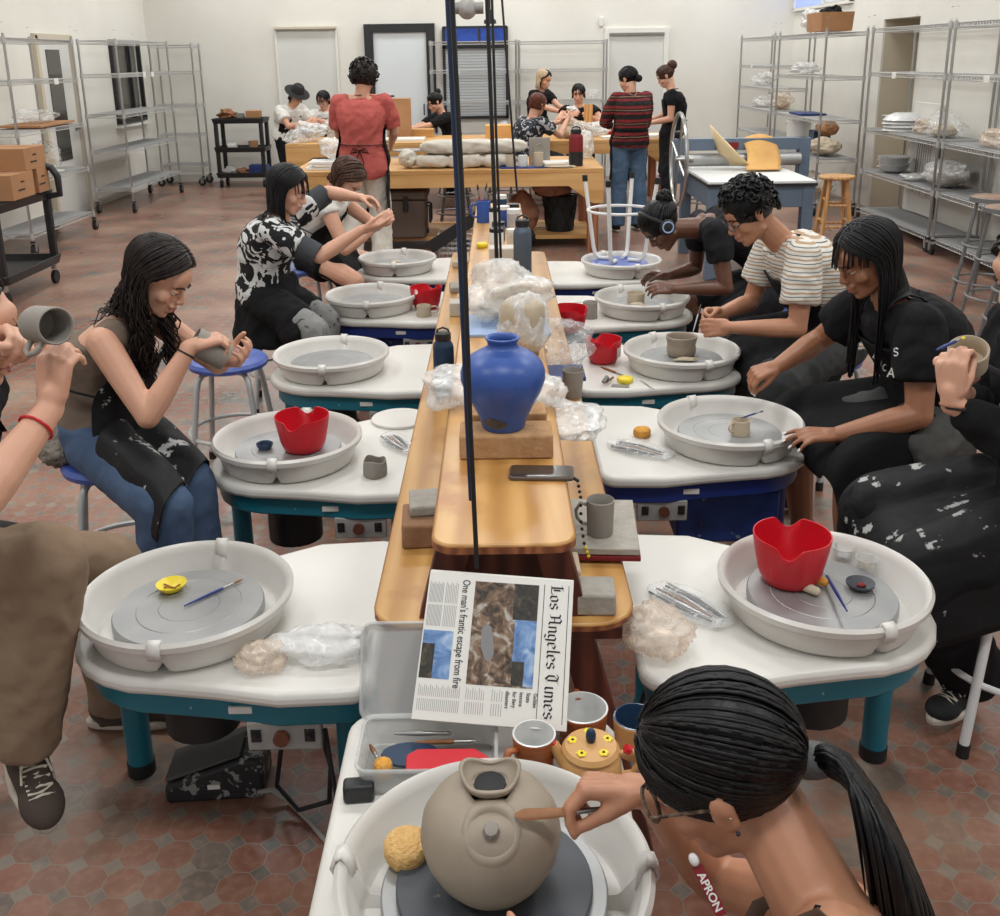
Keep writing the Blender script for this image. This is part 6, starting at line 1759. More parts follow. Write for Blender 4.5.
# tall clay form wrapped in film
t = T('wrapped_pot', (.075, 3.15, RB_), 'tall clay form wrapped in crumpled plastic film behind the blue vase', 'pot')
MB().lathe([(0, 0), (.05, 0), (.062, .06), (.072, .13), (.07, .17), (.05, .19), (0, .19)], 40, mod=lambda r, z, a, i: (r * (1 + .05 * math.sin(7 * a + i)), z)).build('clay_form', M['clay_light'], t, sharp=0)
g = blob((.088, .08, .105), 12, .22, 48, 30); g.build('film', M['bag'], t, sharp=0)
bag((.17, .20, .10), (.03, 3.66, RB_), 'big heap of white plastic film on a blue and white tray on the bench', 15, 'bag', .4, inner=('clay_light', .6))
single(MB().box((0, 0, .006), (.30, .3, .012)), 'tray', M['pale_blue'], (0.03, 3.52, RB_ - .001), 'blue and white tray under the heap of plastic film', 'tray', bevel=.003)
bag((.115, .12, .095), (.245, 3.62, LP), 'clear plastic bag puffed up on the right low plank', 17, 'bag_clear', .4)
single(MB().box((0, 0, .008), (.15, .16, .016)), 'tray', M['navy'], (.235, 3.52, LP), 'dark blue board beneath the clear puffed bag', 'board', bevel=.003)
bottle((-.195, 3.30, LP), .036, .24, 'bottle_navy', 'dark navy flask with a black cap on the left low plank')
bottle((.105, 4.35, RB_), .040, .27, 'bottle_grey', 'tall slate grey flask with a black cap on the raised board')
block('white_block', (.02, 4.66, RB_), (.13, .1, .085), 'white_block', 'squared white block beside the tall grey flask')
block('white_block', (-.185, 4.45, LP), (.085, .09, .065), 'white_block', 'pale squared block on the left low plank')
block('clay_offcut', (-.215, 4.95, LP), (.07, .14, .03), 'brick_grey', 'grey slab lying on the left low plank beyond the pale block', .1)
block('clay_offcut', (-.20, 5.6, LP), (.09, .2, .035), 'clay_light', 'buff slab at the far end of the left low plank', -.2)
for i, (x, y, h, r_, m_, lb) in enumerate(((-.01, 5.0, .115, .036, 'white_plastic', 'white lidded jar nearest the grey flask'), (.075, 5.12, .09, .034, 'clear_box', 'clear lidded jar right of the white jar'), (.0, 5.3, .10, .036, 'bottle_grey', 'grey lidded jar in the middle of the jars'), (.085, 5.42, .15, .038, 'clear_box', 'tall clear jar with a white lid'),
                                          (-.02, 5.55, .14, .030, 'white_plastic', 'slim white jar beside the blue mug'), (.03, 5.75, .12, .038, 'navy_motor', 'blue lidded jar among the jars'), (.09, 5.9, .11, .036, 'pink_cloth', 'brownish lidded jar at the back of the jars'), (.02, 6.08, .14, .034, 'bottle_navy', 'dark jar farthest along the bench'))):
    t = T('lidded_jar', (x, y, RB_), lb, 'jar', 'lidded jars on the raised board')
    MB().lathe([(0, 0), (r_ * .95, 0), (r_, .005), (r_, h * .8), (r_ * .9, h * .86), (0, h * .86)], 28).build('jar_body', M[m_], t)
    MB().lathe([(0, h * .84), (r_ * .98, h * .84), (r_ * .98, h), (0, h)], 28).build('jar_lid', M['white_plastic' if i % 2 else 'black_plastic'], t)
cup((-.085, 5.92, RB_), .042, .042, .13, 'blue_glaze', 'blue mug full of brushes at the far end of the bench', 'mug', 'brush_mug', (.04, .009), R(180))
for k in range(5):
    a = k * 1.3; rod('brush', (-.085 + .012 * math.cos(a), 5.92 + .012 * math.sin(a), RB_ + .02), (-.085 + .045 * math.cos(a), 5.92 + .04 * math.sin(a), RB_ + .20 + .01 * k), .004, ('tool_wood', 'navy', 'tool_wood', 'red_rubber', 'steel')[k], 'brush standing in the blue mug, ' + ('tan handle leaning right', 'navy handle leaning away', 'tan handle leaning left', 'red handle at the back', 'steel handle in front')[k], 'brush', 'ink')
sponge_disc((-.085, 5.1, RB_), .03, .025, 'small bright yellow sponge on the raised board by the jars', 'yellow')
# left low plank blocks, right low plank tray and mug
block('brown_block', (-.19, 2.235, LP), (.11, .13, .062), 'brick_brown', 'brown block under a grey slab on the left low plank', .06)
block('grey_slab', (-.185, 2.27, LP + .062), (.09, .11, .028), 'brick_grey', 'rough grey slab on top of the brown block', .1)
block('grey_slab', (.195, 1.90, LP), (.085, .085, .05), 'brick_grey', 'grey broken brick at the near end of the right low plank', -.05)
block('grey_slab', (.150, 2.00, LP), (.04, .09, .055), 'clay_light', 'pale block wedged between the bench leg and the broken brick', 0)
single(MB().box((0, 0, .008), (.16, .27, .016)), 'glaze_board', [M['brick_grey']][0], (.245, 2.22, LP + .022), 'grey clayed board with red edges on the right low plank', 'board', None, R(-4), bevel=.002)
single(MB().box((0, 0, .006), (.166, .276, .012)), 'red_tray', M['red_tag'], (.245, 2.22, LP + .008), 'thin red board beneath the grey clayed one', 'board', None, R(-4), bevel=.002)
cup((.232, 2.165, LP + .039), .030, .033, .088, 'clay_dry', 'tall unglazed grey mug on the red-edged board', 'mug', 'clay_mug', (.026, .006), R(170))
cup((.25, 3.27, LP), .028, .038, .10, 'clay_dry', 'plain grey tumbler on the right low plank beside the hammer', 'cup')

# ---- hanging cords
def cord(pts, r, m, label, name='ceiling_cable'): return single(MB().tube(pts, r, 8), name, M[m], (0, 0, 0), label, 'cord')
cord([P(477, 568, 1.80), P(470, 420, 1.81), P(463, 210, 1.82), P(452, 0, 1.83), P(449, -60, 1.83) + V((0, 0, .9)), V((-.16, 1.9, 4.6))], .0048, 'cord_black', 'black cord hanging to the near end of the bench')
cord([P(471, 500, 1.83), P(467, 420, 1.83), P(458, 210, 1.84), P(447.5, 0, 1.85), V((-.18, 1.92, 3.2)), V((-.18, 1.92, 4.6))], .0045, 'cord_blue', 'dark blue hose hanging close beside the near black cord')
cord([P(497, 268, 4.4), P(492, 130, 4.4), P(487, 0, 4.4), V((-.08, 4.4, 4.6))], .009, 'cord_black', 'thick black cord dropping to the middle of the bench')
cord([P(501, 262, 4.5), P(496, 130, 4.5), P(492, 0, 4.5), V((-.05, 4.5, 4.6))], .006, 'cord_black', 'thin black cord beside the thick one at the middle of the bench')
cord([P(517, 192, 6.5), P(509, 90, 6.5), P(502, 0, 6.5), V((.0, 6.5, 4.6))], .007, 'cord_black', 'black cord dropping to the far end of the bench')
t = T('cord_reel', P(467, 8, 9.0), 'grey ceiling cord reel hanging above the work tables', 'reel')
MB().ell((0, 0, 0), (.085, .085, .095)).build('drum', M['panel_grey'], t); MB().tube([(-.12, 0, .0), (.14, 0, .0)], .05, 14).build('spool', M['grey_plastic'], t); z_ = t.location.z
MB().tube([(0, 0, .06), (0, 0, 4.6 - z_)], .02, 10).build('stem', M['steel'], t)
t = T('hanging_socket', P(490, 18, 9.5), 'small black socket box hanging on a cord beside the reel', 'socket')
MB().lathe([(0, -.05), (.055, -.05), (.055, -.02), (.03, .0), (.025, .07), (0, .075)], 16).build('socket_body', M['black_plastic'], t); MB().tube([(0, 0, .07), (0, 0, 4.6 - t.location.z)], .006, 8).build('cord', M['cord_black'], t)
# left row tables
def on(px, py, z): return PZ(px, py, z)
c_ = on(172, 590, WH); t = T('painted_dish', (c_.x, c_.y, WH), 'tiny yellow dish with brown strokes on the wheel with teal legs', 'dish')
MB().lathe([(0, 0), (.018, 0), (.034, .014), (.036, .019), (.033, .018), (.018, .006), (0, .005)], 32).build('dish', M['yellow'], t)
k = MB(); k.tube([(-.02, .008, .012), (-.005, .002, .008), (.008, -.004, .008), (.02, .004, .013)], .0022, 6); k.tube([(.008, -.004, .009), (.014, -.014, .012)], .002, 6); k.tube([(-.01, .006, .01), (-.014, -.01, .012)], .002, 6); k.build('brown_strokes', M['tool_wood'], t, weld=False)
rod('paint_brush', on(184, 606, WH + .005), on(243, 579, WH + .006), .0034, 'navy', 'slim navy handled brush on the wheel with the yellow dish', 'brush', 'tool_wood')
c_ = on(262, 668, TT); bag((.055, .05, .03), (c_.x, c_.y, TT), 'small buff plastic bag against the splash pan of the yellow dish wheel', 21, 'bag_buff', .3)
c_ = on(325, 655, TT); bag((.115, .055, .032), (c_.x, c_.y, TT), 'long clear plastic bag across the table of the yellow dish wheel', 23, 'bag', .35)
cl = on(315, 443, WH); red_tub((-.645, 3.05, WH), .98, R(10), 'red tub on the wheel beside the person in jeans')
t = T('glaze_dish', (-.775, 3.06, WH), 'tiny dark blue dish on the wheel beside the red tub', 'dish'); MB().lathe([(0, 0), (.02, 0), (.027, .012), (.0275, .018), (.024, .017), (.018, .006), (0, .005)], 28).build('dish', M['navy_glaze'], t)
c_ = on(375, 475, TT)
def wob(r, z, a, i): return (r * (1 + .05 * math.sin(3 * a + z * 40) + .09 * math.sin(z * 52)), z + .006 * math.sin(3 * a + .7) * max(0, z - .03) / .03)
cup((c_.x, c_.y, TT), .036, .034, .054, 'clay_dry', 'small pinched clay pot with torn rim beside the clear tool packet', 'pot', 'pinch_pot', rim=wob)
def packet(c, L, W, rz, label, seed):
    t = T('tool_packet', (c.x, c.y, TT), label, 'tool packet', None, rz); rg = random.Random(seed)
    g = blob((L / 2, W / 2, .012), seed, .12, 40, 16); g.build('film', M['bag_clear'], t, sharp=0)
    for i in range(6):
        y = (i - 2.5) * W * .10; l0, l1 = -L * .40 + rg.uniform(0, .02), L * .36 - rg.uniform(0, .05)
        MB().tube([(l0, y, .010), ((l0 + l1) / 2, y + rg.uniform(-.004, .004), .012), (l1, y * .6, .010)], [.0022, .0045, .0018], 8).build('clay_tool', M[('black_plastic', 'steel', 'tool_wood', 'steel', 'black_rubber', 'steel')[i]], t)
    return t
packet(on(398, 445, TT), .21, .10, R(-60), 'clear packet of tools and a sponge beside the torn clay pot', 31)
packet(on(690, 608, TT), .26, .13, R(-52), 'clear packet of dark clay tools on the near right table', 32)
packet(on(640, 452, TT), .26, .12, R(-35), 'clear packet of clay tools beside the small round sponge', 33)
c_ = on(380, 432, TT); single(MB().lathe([(0, 0), (.1, 0), (.102, .003), (.102, .009), (.1, .011), (0, .011)], 48), 'throwing_bat', M['wheel_white'], (-.37, 3.43, TT), 'round white bat lying on the table behind the torn clay pot', 'bat', sharp=30)
red_tub((-.385, 5.13, TT), .95, R(-10), 'red tub on the table before the far left wheels')
c_ = on(424, 316, TT); cup((c_.x, c_.y, TT), .038, .036, .058, 'clay_light', 'buff mug with side handle in front of the far left red tub', 'mug', 'clay_mug', (.04, .007), R(5))
c_ = on(425, 303, TT); sponge_disc((c_.x, c_.y + .02, TT), .028, .03, 'tan sponge tucked behind the buff mug', 'sponge_tan')
single(blob((.035, .03, .012), 41, .2), 'clay_lump', M['clay_light'], (-.64, 6.1, WH), 'small clay lump on the farthest left wheel', 'clay')
# right row
red_tub((.69, 2.16, WH), 1.02, R(0), 'large red tub on the near right wheel')
for (a, b, r_, m_, lb) in (((780, 577), (816, 591), .012, 'clay_light', 'pale carved clay stick on the near right wheel'), ((792, 573), (824, 582), .012, 'sponge', 'golden carved clay stick beside the pale one')):
    a, b = on(*a, WH + .013), on(*b, WH + .013); single(MB().cap(V((0, 0, 0)), b - a, r_, r_ * .9, 14), 'clay_stick', M[m_], a, lb, 'stick', sharp=0)
rod('paint_brush', on(847, 611, WH + .03), on(817, 559, WH + .008), .004, 'navy', 'blue handled brush resting across the near right wheel', 'brush', 'tool_wood')
for (px, py, lb, m_) in ((843, 556, 'small clear cup, the farther of two on the near right wheel', 'white_glaze'), (866, 567, 'small clear cup holding buff slip beside the dark dish', 'clay_light')):
    c_ = on(px, py, WH); t = T('clear_cup', (c_.x, c_.y, WH), lb, 'cup'); MB().lathe([(0, 0), (.019, 0), (.026, .024), (.027, .025), (.0255, .025), (.018, .002), (0, .002)], 28).build('cup_wall', M['clear_box'], t); MB().lathe([(0, .003), (.016, .003), (.012, .007), (0, .009)], 16).build('slip', M[m_], t)
c_ = on(860, 588, WH); t = T('glaze_dish', (c_.x, c_.y, WH), 'dark grey dish with a red dab on the near right wheel', 'dish'); MB().lathe([(0, 0), (.02, 0), (.033, .012), (.0335, .016), (.031, .015), (.018, .005), (0, .004)], 30).build('dish', M['bat_black'], t); single_ = MB().ell((.002, 0, .008), (.011, .009, .005)).build('red_glaze', M['red_tag'], t)
c_ = on(640, 650, TT); bag((.085, .065, .055), (.335, 1.93, TT), 'crumpled plastic bag between the bench and the near right table', 51, 'bag_buff', .35)
cup((.80, 3.13, WH), .030, .031, .052, 'clay_light', 'small buff mug with handle on the navy wheel', 'mug', 'clay_mug', (.018, .005), R(205))
rod('paint_brush', V((.80, 3.14, WH + .052)), V((.885, 3.17, WH + .066)), .003, 'navy', 'blue handled brush laid over the small buff mug', 'brush', 'navy')
c_ = on(642, 436, TT); sponge_disc((c_.x, c_.y, TT), .030, .028, 'small round sponge on the right table beside the clear tool packet', 'sponge')
t = T('thrown_bowl', (.765, 4.05, WH), 'freshly thrown grey bowl with waisted wall on the wheel', 'bowl')
MB().lathe([(0, 0), (.052, 0), (.060, .012), (.062, .035), (.059, .045), (.060, .055), (.065, .078), (.066, .086), (.062, .087), (.058, .08), (.054, .05), (.05, .012), (0, .01)], 56).build('bowl', M['clay'], t, sharp=0)
single(blob((.05, .02, .008), 61, .25), 'clay_trimmings', M['clay_light'], (.77, 3.965, WH), 'curl of clay trimmings at the foot of the thrown bowl', 'clay')
cup((.70, 4.99, WH), .042, .046, .056, 'clay_light', 'low clay cylinder on the wheel before the headphones wearer', 'pot', 'clay_cylinder'); single(blob((.035, .03, .01), 63, .2), 'clay_lump', M['clay_light'], (.70, 4.92, WH), 'small clay lump at the foot of the low clay cylinder', 'clay')
c_ = on(590, 318, TT); cup((c_.x, c_.y, TT), .036, .037, .085, 'clay_dry', 'straight grey cup on the far right table', 'cup'); 
rod('needle_tool', V((c_.x - .09, c_.y, TT + .08)), V((c_.x + .02, c_.y, TT + .087)), .002, 'steel', 'needle tool laid across the straight grey cup', 'tool')
c_ = on(603, 362, TT); red_tub((c_.x, c_.y, TT), .88, R(30), 'red tub with a paper label on the right table', True)
c_ = on(545, 285, TT); red_tub((.33, 4.62, TT + .0), 1.0, R(60), 'red tub half hidden behind the grey flask and bags')
c_ = on(625, 382, TT); sponge_disc((c_.x, c_.y, TT), .033, .02, 'yellow sponge between the small hammer and the grey bowl wheel', 'yellow')
t = T('small_hammer', on(606, 385, TT), 'small dark headed hammer tool on the right table', 'tool'); MB().tube([(0, 0, .012), (.035, .06, .012)], .005, 8).build('handle', M['tool_wood'], t); MB().tube([(-.012, -.012, .016), (.004, .01, .03), (.012, .012, .014)], .009, 10).build('hammer_head', M['grey_plastic'], t); MB().box((.055, -.02, .003), (.07, .03, .004), Matrix.Rotation(-.2, 3, 'Z')).build('metal_rib', M['steel'], t)
rod('wood_tool', on(601, 367, TT + .005), on(625, 376, TT + .005), .005, 'tool_wood', 'wooden modelling stick lying below the labelled red tub', 'tool')
rod('needle_tool', on(640, 380, TT + .004), on(655, 390, TT + .004), .002, 'steel', 'needle tool lying by the yellow sponge on the right table', 'tool')
# cups held in hands
def held_cup(c, axis, r, h, m, label, hd=None, hdir=None):
    axis = V(axis).normalized(); t = T('clay_cup' if not hd else 'clay_mug', c, label, 'cup' if not hd else 'mug')
    x = (V(hdir) - axis * V(hdir).dot(axis)).normalized() if hdir is not None else axis.orthogonal().normalized(); y = axis.cross(x)
    t.matrix_world = Matrix(((x.x, y.x, axis.x, c[0]), (x.y, y.y, axis.y, c[1]), (x.z, y.z, axis.z, c[2]), (0, 0, 0, 1)))
    MB().lathe([(r_, z_ - h / 2) for r_, z_ in cup_prof(r * .96, r, h, .005)], 44).build('cup_body', M[m], t)
    if hd: MB().tube([(r - .003, 0, h * .28), (r + .022, 0, h * .26), (r + .03, 0, 0), (r + .02, 0, -h * .24), (r - .003, 0, -h * .26)], .006, 10).build('handle', M[m], t, sharp=0)
    return t
mc = P(46, 325, 1.87)
held_cup(mc, (.80, -.62, .10), .037, .078, 'clay_dry', 'grey unglazed mug held up by the person in khaki trousers', True, (-.6, -.3, -.7))
held_cup(P(210, 349, 2.95), (-.70, -.22, .52), .044, .112, 'clay_dry', 'tall grey cup held tilted by the person in jeans')
held_cup(P(968, 357, 2.27), (-.25, -.45, .8), .046, .058, 'clay_light', 'small pale bowl held by the person in the black hooded top')
rod('paint_brush', P(936, 350, 2.18), P(966, 337, 2.24), .004, 'navy', 'blue handled brush held against the small pale bowl', 'brush', 'yellow')
rod('needle_tool', P(13, 318, 1.93), P(30, 336, 1.87), .003, 'tool_wood', 'thin tool worked against the handle of the raised mug', 'tool')
rod('trimming_tool', P(693, 332, 3.9), P(701, 304, 3.88), .003, 'white_plastic', 'pale handled tool held by the person in the striped tee', 'tool')
rod('trimming_tool', P(657, 288, 4.86), P(645, 286, 4.9), .003, 'steel', 'trimming tool held by the person wearing headphones', 'tool')

# ---- floor things near the front
t = T('foot_pedal', (-.72, 2.12, 0), 'clay-splashed black foot pedal on the floor under the near left wheel', 'foot pedal', None, R(4))
MB().prism([(-.12, 0), (.12, 0), (.12, .11), (.07, .115), (-.12, .05)], -.065, .065, Matrix.Rotation(R(90), 4, 'X')).build('pedal_body', M['pedal_body'], t, .01)
MB().prism([(-.115, .057), (.065, .118), (.07, .128), (-.12, .066)], -.058, .058, Matrix.Rotation(R(90), 4, 'X')).build('pedal_plate', M['pedal_top'], t, .004)
MB().box((-.0, -.067, .045), (.03, .003, .012)).build('label', M['paper'], t)
single(MB().tube([on(258, 792, .02), on(272, 790, .03), on(288, 800, .01), on(310, 822, .008), on(335, 852, .008), on(350, 880, .008)], .006, 8), 'pedal_cord', M['rope_grey'], (0, 0, 0), 'grey cord running from the foot pedal across the tiles', 'cord')
single(MB().tube([V((-.42, 1.9, .36)), V((-.40, 1.93, .2)), V((-.42, 1.98, .06)), V((-.5, 2.0, .02)), V((-.56, 2.05, .05)), V((-.53, 2.02, .2)), V((-.5, 1.98, .34))], .006, 8), 'power_cable', M['cord_black'], (0, 0, 0), 'looped dark cable hanging under the near left wheel', 'cable')
single(MB().tube([V((-.39, 1.85, .36)), V((-.375, 1.84, .2)), V((-.38, 1.80, .04)), V((-.34, 1.78, .01))], .005, 8), 'power_cable', M['cord_black'], (0, 0, 0), 'thin black cable dropping beside the control panel of the near left wheel', 'cable')
single(MB().tube([V((.33, 2.0, .36)), V((.30, 2.02, .2)), V((.36, 2.1, .05)), V((.42, 2.3, .01)), V((.6, 2.5, .01))], .006, 8), 'power_cable', M['cord_black'], (0, 0, 0), 'dark cable hanging under the near right wheel', 'cable')
t = T('foot_pedal', (.52, 3.0, 0), 'black foot pedal on the floor under the navy wheel', 'foot pedal', None, R(170))
MB().prism([(-.12, 0), (.12, 0), (.12, .10), (.07, .105), (-.12, .045)], -.065, .065, Matrix.Rotation(R(90), 4, 'X')).build('pedal_body', M['black_plastic'], t, .01)
# ------------------------------------------------------------------ things farther back
# table 1
def bundle(w, d, h, seed):
    g = MB(); n, m = 60, 24; rg = V((seed, seed * 2, 0)); rows = []
    for i in range(m + 1):
        a = 2 * PI * i / m; row = []
        for j in range(n + 1):
            x = -w / 2 + w * j / n; e = 1 - abs(2 * j / n - 1) ** 8 * .6
            pin = 1 - .16 * (abs(math.sin(j / n * PI * 3)) < .25)
            q = V((x * 9, math.cos(a) * 2, math.sin(a) * 2)) + rg
            k = e * pin * (1 + .16 * noise.noise(q) - .14 * abs(noise.noise(q * 2.2)))
            ca, sa = math.cos(a), math.sin(a)
            row.append(V((x, math.copysign(abs(ca) ** .6, ca) * d / 2 * k, h / 2 + math.copysign(abs(sa) ** .6, sa) * h / 2 * k)))
        rows.append(row)
    g.grid(rows); return g
for (x, y, z, w_, rz, lb) in ((-.30, 9.45, T1, .98, 0, 'lower canvas-wrapped roll on the nearer work table'), (-.22, 9.47, T1 + .125, 1.0, .02, 'upper canvas-wrapped roll on the nearer work table')):
    single(bundle(w_, .30, .13, z * 7), 'canvas_roll', M['cloth_white'], (x, y, z), lb, 'canvas roll', 'canvas-wrapped rolls', rz, sharp=0)
bag((.09, .1, .085), (-.82, 9.42, T1), 'end of the canvas wrap folded down beside the rolls', 71, 'cloth_white', .25, 'canvas_fold', 'canvas')
for k, (x, m_, h, hd, lb) in enumerate(((.10, 'clay_light', .105, (.03, .007), 'pale mug with handle, leftmost of the mugs on the nearer table'), (.215, 'white_glaze', .10, (.03, .007), 'white mug in the middle of the mugs on the nearer table'), (.36, 'clay_light', .125, None, 'tall pale tumbler right of the white mug'))):
    cup((x + .02, 9.33, T1 + .014), .042, .045, h, m_, lb, 'mug', 'clay_mug', hd, R(180), group='mugs on the nearer work table')
single(MB().box((0, 0, .006), (.44, .2, .012)), 'blue_board', M['navy_motor'], (.24, 9.33, T1), 'thin blue board under the mugs on the nearer table', 'board')
t = single(MB().box((0, 0, .125), (.2, .03, .25)), 'clay_plaque', M['clay_dry'], (.40, 9.62, T1), 'upright square grey plaque with a rounded relief', 'plaque', None, 0, bevel=.006)
MB().lathe([(.055, 0), (.06, .008), (.05, .012), (.04, .008), (0, .006)], 24, xf=Matrix.Rotation(R(90), 4, 'X'), c=(0, -.016, .14)).build('relief_ring', M['clay_dry'], t)
bottle((.73, 9.42, T1), .066, .35, 'black_plastic', 'large red and black water bottle on the nearer table', mid='black_plastic').children[0].data.materials[0] = M['red_tag']
for k, (x, y, z, w_, d_, m_, lb) in enumerate(((.56, 9.5, T1, .3, .22, 'paper', 'stack of white paper behind the mugs'), (.53, 9.30, T1, .2, .1, 'wall_beige', 'flat buff slab in front of the white paper stack'))):
    single(MB().box((0, 0, .02), (w_, d_, .04)), 'paper_stack', M[m_], (x, y, z), lb, 'paper', None, .1, bevel=.004)
single(blob((.14, .05, .012), 73, .3), 'clay_scraps', M['clay_light'], (.58, 9.26, T1), 'scatter of pale clay scraps at the table front', 'clay')
bag((.11, .1, .13), (.86, 10.1, T1), 'standing clear bag with a blue mark beside the red and black bottle', 74, 'bag', .3)
bag((.20, .16, .12), (-1.48, 9.62, T1 + .05), 'white plastic bag heaped on white trays at the table left', 75, 'bag', .4)
for k, (dx, z) in enumerate(((0, 0), (.05, .026), (-.02, .052))):
    single(MB().box((0, 0, .012), (.46 - .05 * k, .3, .024)), 'white_tray', M['white_plastic'], (-1.55 + dx, 9.5, T1 + z - .0), 'white flat tray, ' + ('bottom', 'middle', 'top')[k] + ' of the stack under the plastic bag', 'tray', 'white trays on the nearer table', .03 * k, bevel=.004)
t = T('banding_wheel', (-.86, 9.85, T1), 'grey steel banding wheel on the nearer work table', 'banding wheel'); MB().lathe([(0, 0), (.08, 0), (.08, .01), (.02, .03), (.02, .12), (0, .12)], 24).build('foot', M['steel'], t); MB().lathe([(0, .12), (.15, .12), (.15, .135), (0, .135)], 36).build('disc', M['alu'], t)
# under table 1
t = T('cooler', (-1.02, 9.55, .12), 'large brown lidded cooler box under the nearer work table', 'cooler')
MB().prism(rrect(-.34, -.21, .34, .21, .04), 0, .36).build('cooler_body', M['cooler'], t, .02)
l = MB().prism(rrect(-.36, -.23, .36, .23, .04), .365, .45).build('cooler_lid', M['cooler'], t, .02)
for x in (-.16, .16): k = MB().box((x, -.235, .33), (.045, .02, .14)).build('latch', M['black_rubber'], t, .006)
MB().tube([(.345, -.1, .30), (.375, -.1, .29), (.375, -.1, .14), (.375, .1, .14), (.375, .1, .29), (.345, .1, .30)], .012, 8).build('side_handle', M['black_rubber'], t)
MB().ell((.345, -.13, .06), (.02, .025, .025)).build('drain_plug', M['black_rubber'], t)
t = T('waste_bin', (.60, 9.72, .12), 'black wire-patterned waste bin under the nearer table', 'bin')
g = MB()
for k in range(9):
    for s_ in (-1, 1): g.tube([V(((.13 + .04 * z) * math.cos(R(k * 40 + s_ * z * 70)), (.13 + .04 * z) * math.sin(R(k * 40 + s_ * z * 70)), z * .34)) for z in [q / 8 for q in range(9)]], .006, 5)
g.build('lattice', M['black_rubber'], t, weld=False)
MB().lathe([(0, .0), (.125, 0), (.163, .33), (.158, .33), (.12, .01), (0, .01)], 36).build('liner', M['ink'], t); MB().tube([V((.172 * math.cos(R(a)), .172 * math.sin(R(a)), .34)) for a in range(0, 360, 12)], .008, 6, closed=True).build('bin_rim', M['black_rubber'], t)
bag((.2, .16, .13), (.52, 9.62, .455), 'brown paper sheet crumpled over the waste bin', 77, 'pink_cloth', .3, 'paper_sheet', 'paper')
bag((.16, .12, .2), (.24, 9.64, .12), 'brown paper sack standing left of the waste bin', 78, 'pink_cloth', .25, 'paper_sack', 'sack')
bag((.1, .1, .1), (.25, 9.30, .0), 'black cloth dropped on the floor by the low platform', 79, 'black_cloth', .4, 'dropped_cloth', 'cloth')
g = MB(); g.bar((-.62, 8.85, .12), (-.02, 8.85, .50), .03, .11); single(g, 'black_beam', M['black_frame'], (0, 0, 0), 'slanted black board leaning under the table between cooler and bench', 'board', bevel=.004)
t = T('wire_crate', (-.32, 9.0, 0), 'white wire crate on the floor between the cooler and the bench', 'crate')
for sx in (-1, 1):
    g = MB()
    for k in range(9): g.tube([(sx * .22, -.15 + .0375 * k, .02), (sx * .22, -.15 + .0375 * k, .24)], .003, 4)
    for k in range(6): g.tube([(sx * .22, -.15, .02 + .044 * k), (sx * .22, .15, .02 + .044 * k)], .003, 4)
    g.build('wire_side', M['wire'], t, weld=False)
for sy in (-1, 1):
    g = MB()
    for k in range(12): g.tube([(-.22 + .04 * k, sy * .15, .02), (-.22 + .04 * k, sy * .15, .24)], .003, 4)
    for k in range(6): g.tube([(-.22, sy * .15, .02 + .044 * k), (.22, sy * .15, .02 + .044 * k)], .003, 4)
    g.build('wire_side', M['wire'], t, weld=False)
# table 2
bag((.20, .18, .12), (-2.28, 12.35, T2), 'white plastic bag spilling over the left end of the far table', 81, 'bag', .4)
bag((.17, .16, .15), (-1.95, 12.6, T2), 'tall white plastic bag on the far table beside the red tee', 82, 'bag', .4)
bag((.12, .12, .09), (-2.42, 12.1, T2 - .02), 'clear bag slumped at the left edge of the far table', 83, 'bag_clear', .4)
t = T('blue_cloth', (-2.42, 13.0, T2 + .0), 'bright blue glove lying by the hands of the hat wearer', 'glove'); blob((.07, .05, .05), 84, .3).build('glove', M['navy_motor'], t)
c_ = V((-1.22, 12.8, T2)); t = single(MB().box((0, 0, .24), (.3, .22, .48)), 'cardboard_box', M['cardboard'], c_, 'upright cardboard box on the far table behind hanging bags', 'box', None, .05, bevel=.004)
for k in range(4):
    g = MB().tube([V((-1.58 + .09 * k, 12.72, T2 + .50)), V((-1.59 + .09 * k, 12.70, T2 + .34)), V((-1.58 + .09 * k, 12.70, T2 + .06))], [.012, .035, .04], 10, flat=.5)
    single(g, 'hanging_pouch', M[('wall_beige', 'white_cotton', 'clay_light', 'white_cotton')[k]], (0, 0, 0), ('beige pouch hanging leftmost on the rail', 'white pouch next to the beige one on the rail', 'buff pouch hanging third on the rail', 'white pouch hanging nearest the cardboard box')[k], 'pouch', 'pouches on the rail')
t = T('pouch_rail', (-1.42, 12.72, T2), 'black rail holding pouches on the far table', 'rail'); MB().tube([(-.24, 0, .50), (.16, 0, .51)], .012, 8).build('bar', M['black_frame'], t); MB().tube([(-.22, 0, 0), (-.22, 0, .5)], .009, 8).build('post', M['black_frame'], t)
single(MB().box((0, 0, .015), (.55, .35, .03)), 'white_tray', M['white_plastic'], (-1.15, 12.35, T2), 'white tray on the far table near the bun wearer', 'tray', bevel=.004)
single(MB().box((0, 0, .05), (.4, .25, .10)), 'wooden_box', M['table_wood'], (-1.0, 12.9, T2), 'low wooden box between the tray and the bun wearer', 'box', bevel=.004)
single(MB().box((0, 0, .09), (.34, .26, .18)), 'cardboard_box', M['canvas_tan'], (0.03, 12.5, T2 - .02), 'small tan box on the far table behind the canvas rolls', 'box', bevel=.004)
bag((.22, .16, .12), (.86, 12.35, T2), 'peach tinted plastic bag on the far table beside the floral shirt', 85, 'bag_buff', .4, inner=('clay_light', .6))
bag((.18, .14, .09), (1.25, 12.55, T2), 'white plastic bag lying in front of the black tee wearer', 86, 'bag', .4)
bag((.12, .12, .1), (1.0, 12.15, T2), 'clear bag at the near edge of the far table behind the bottle', 87, 'bag_clear', .4)
single(blob((.1, .07, .05), 88, .3), 'red_cloth', M['red_rubber'], (1.47, 12.6, T2), 'red cloth crumpled beside the striped sweater', 'cloth')
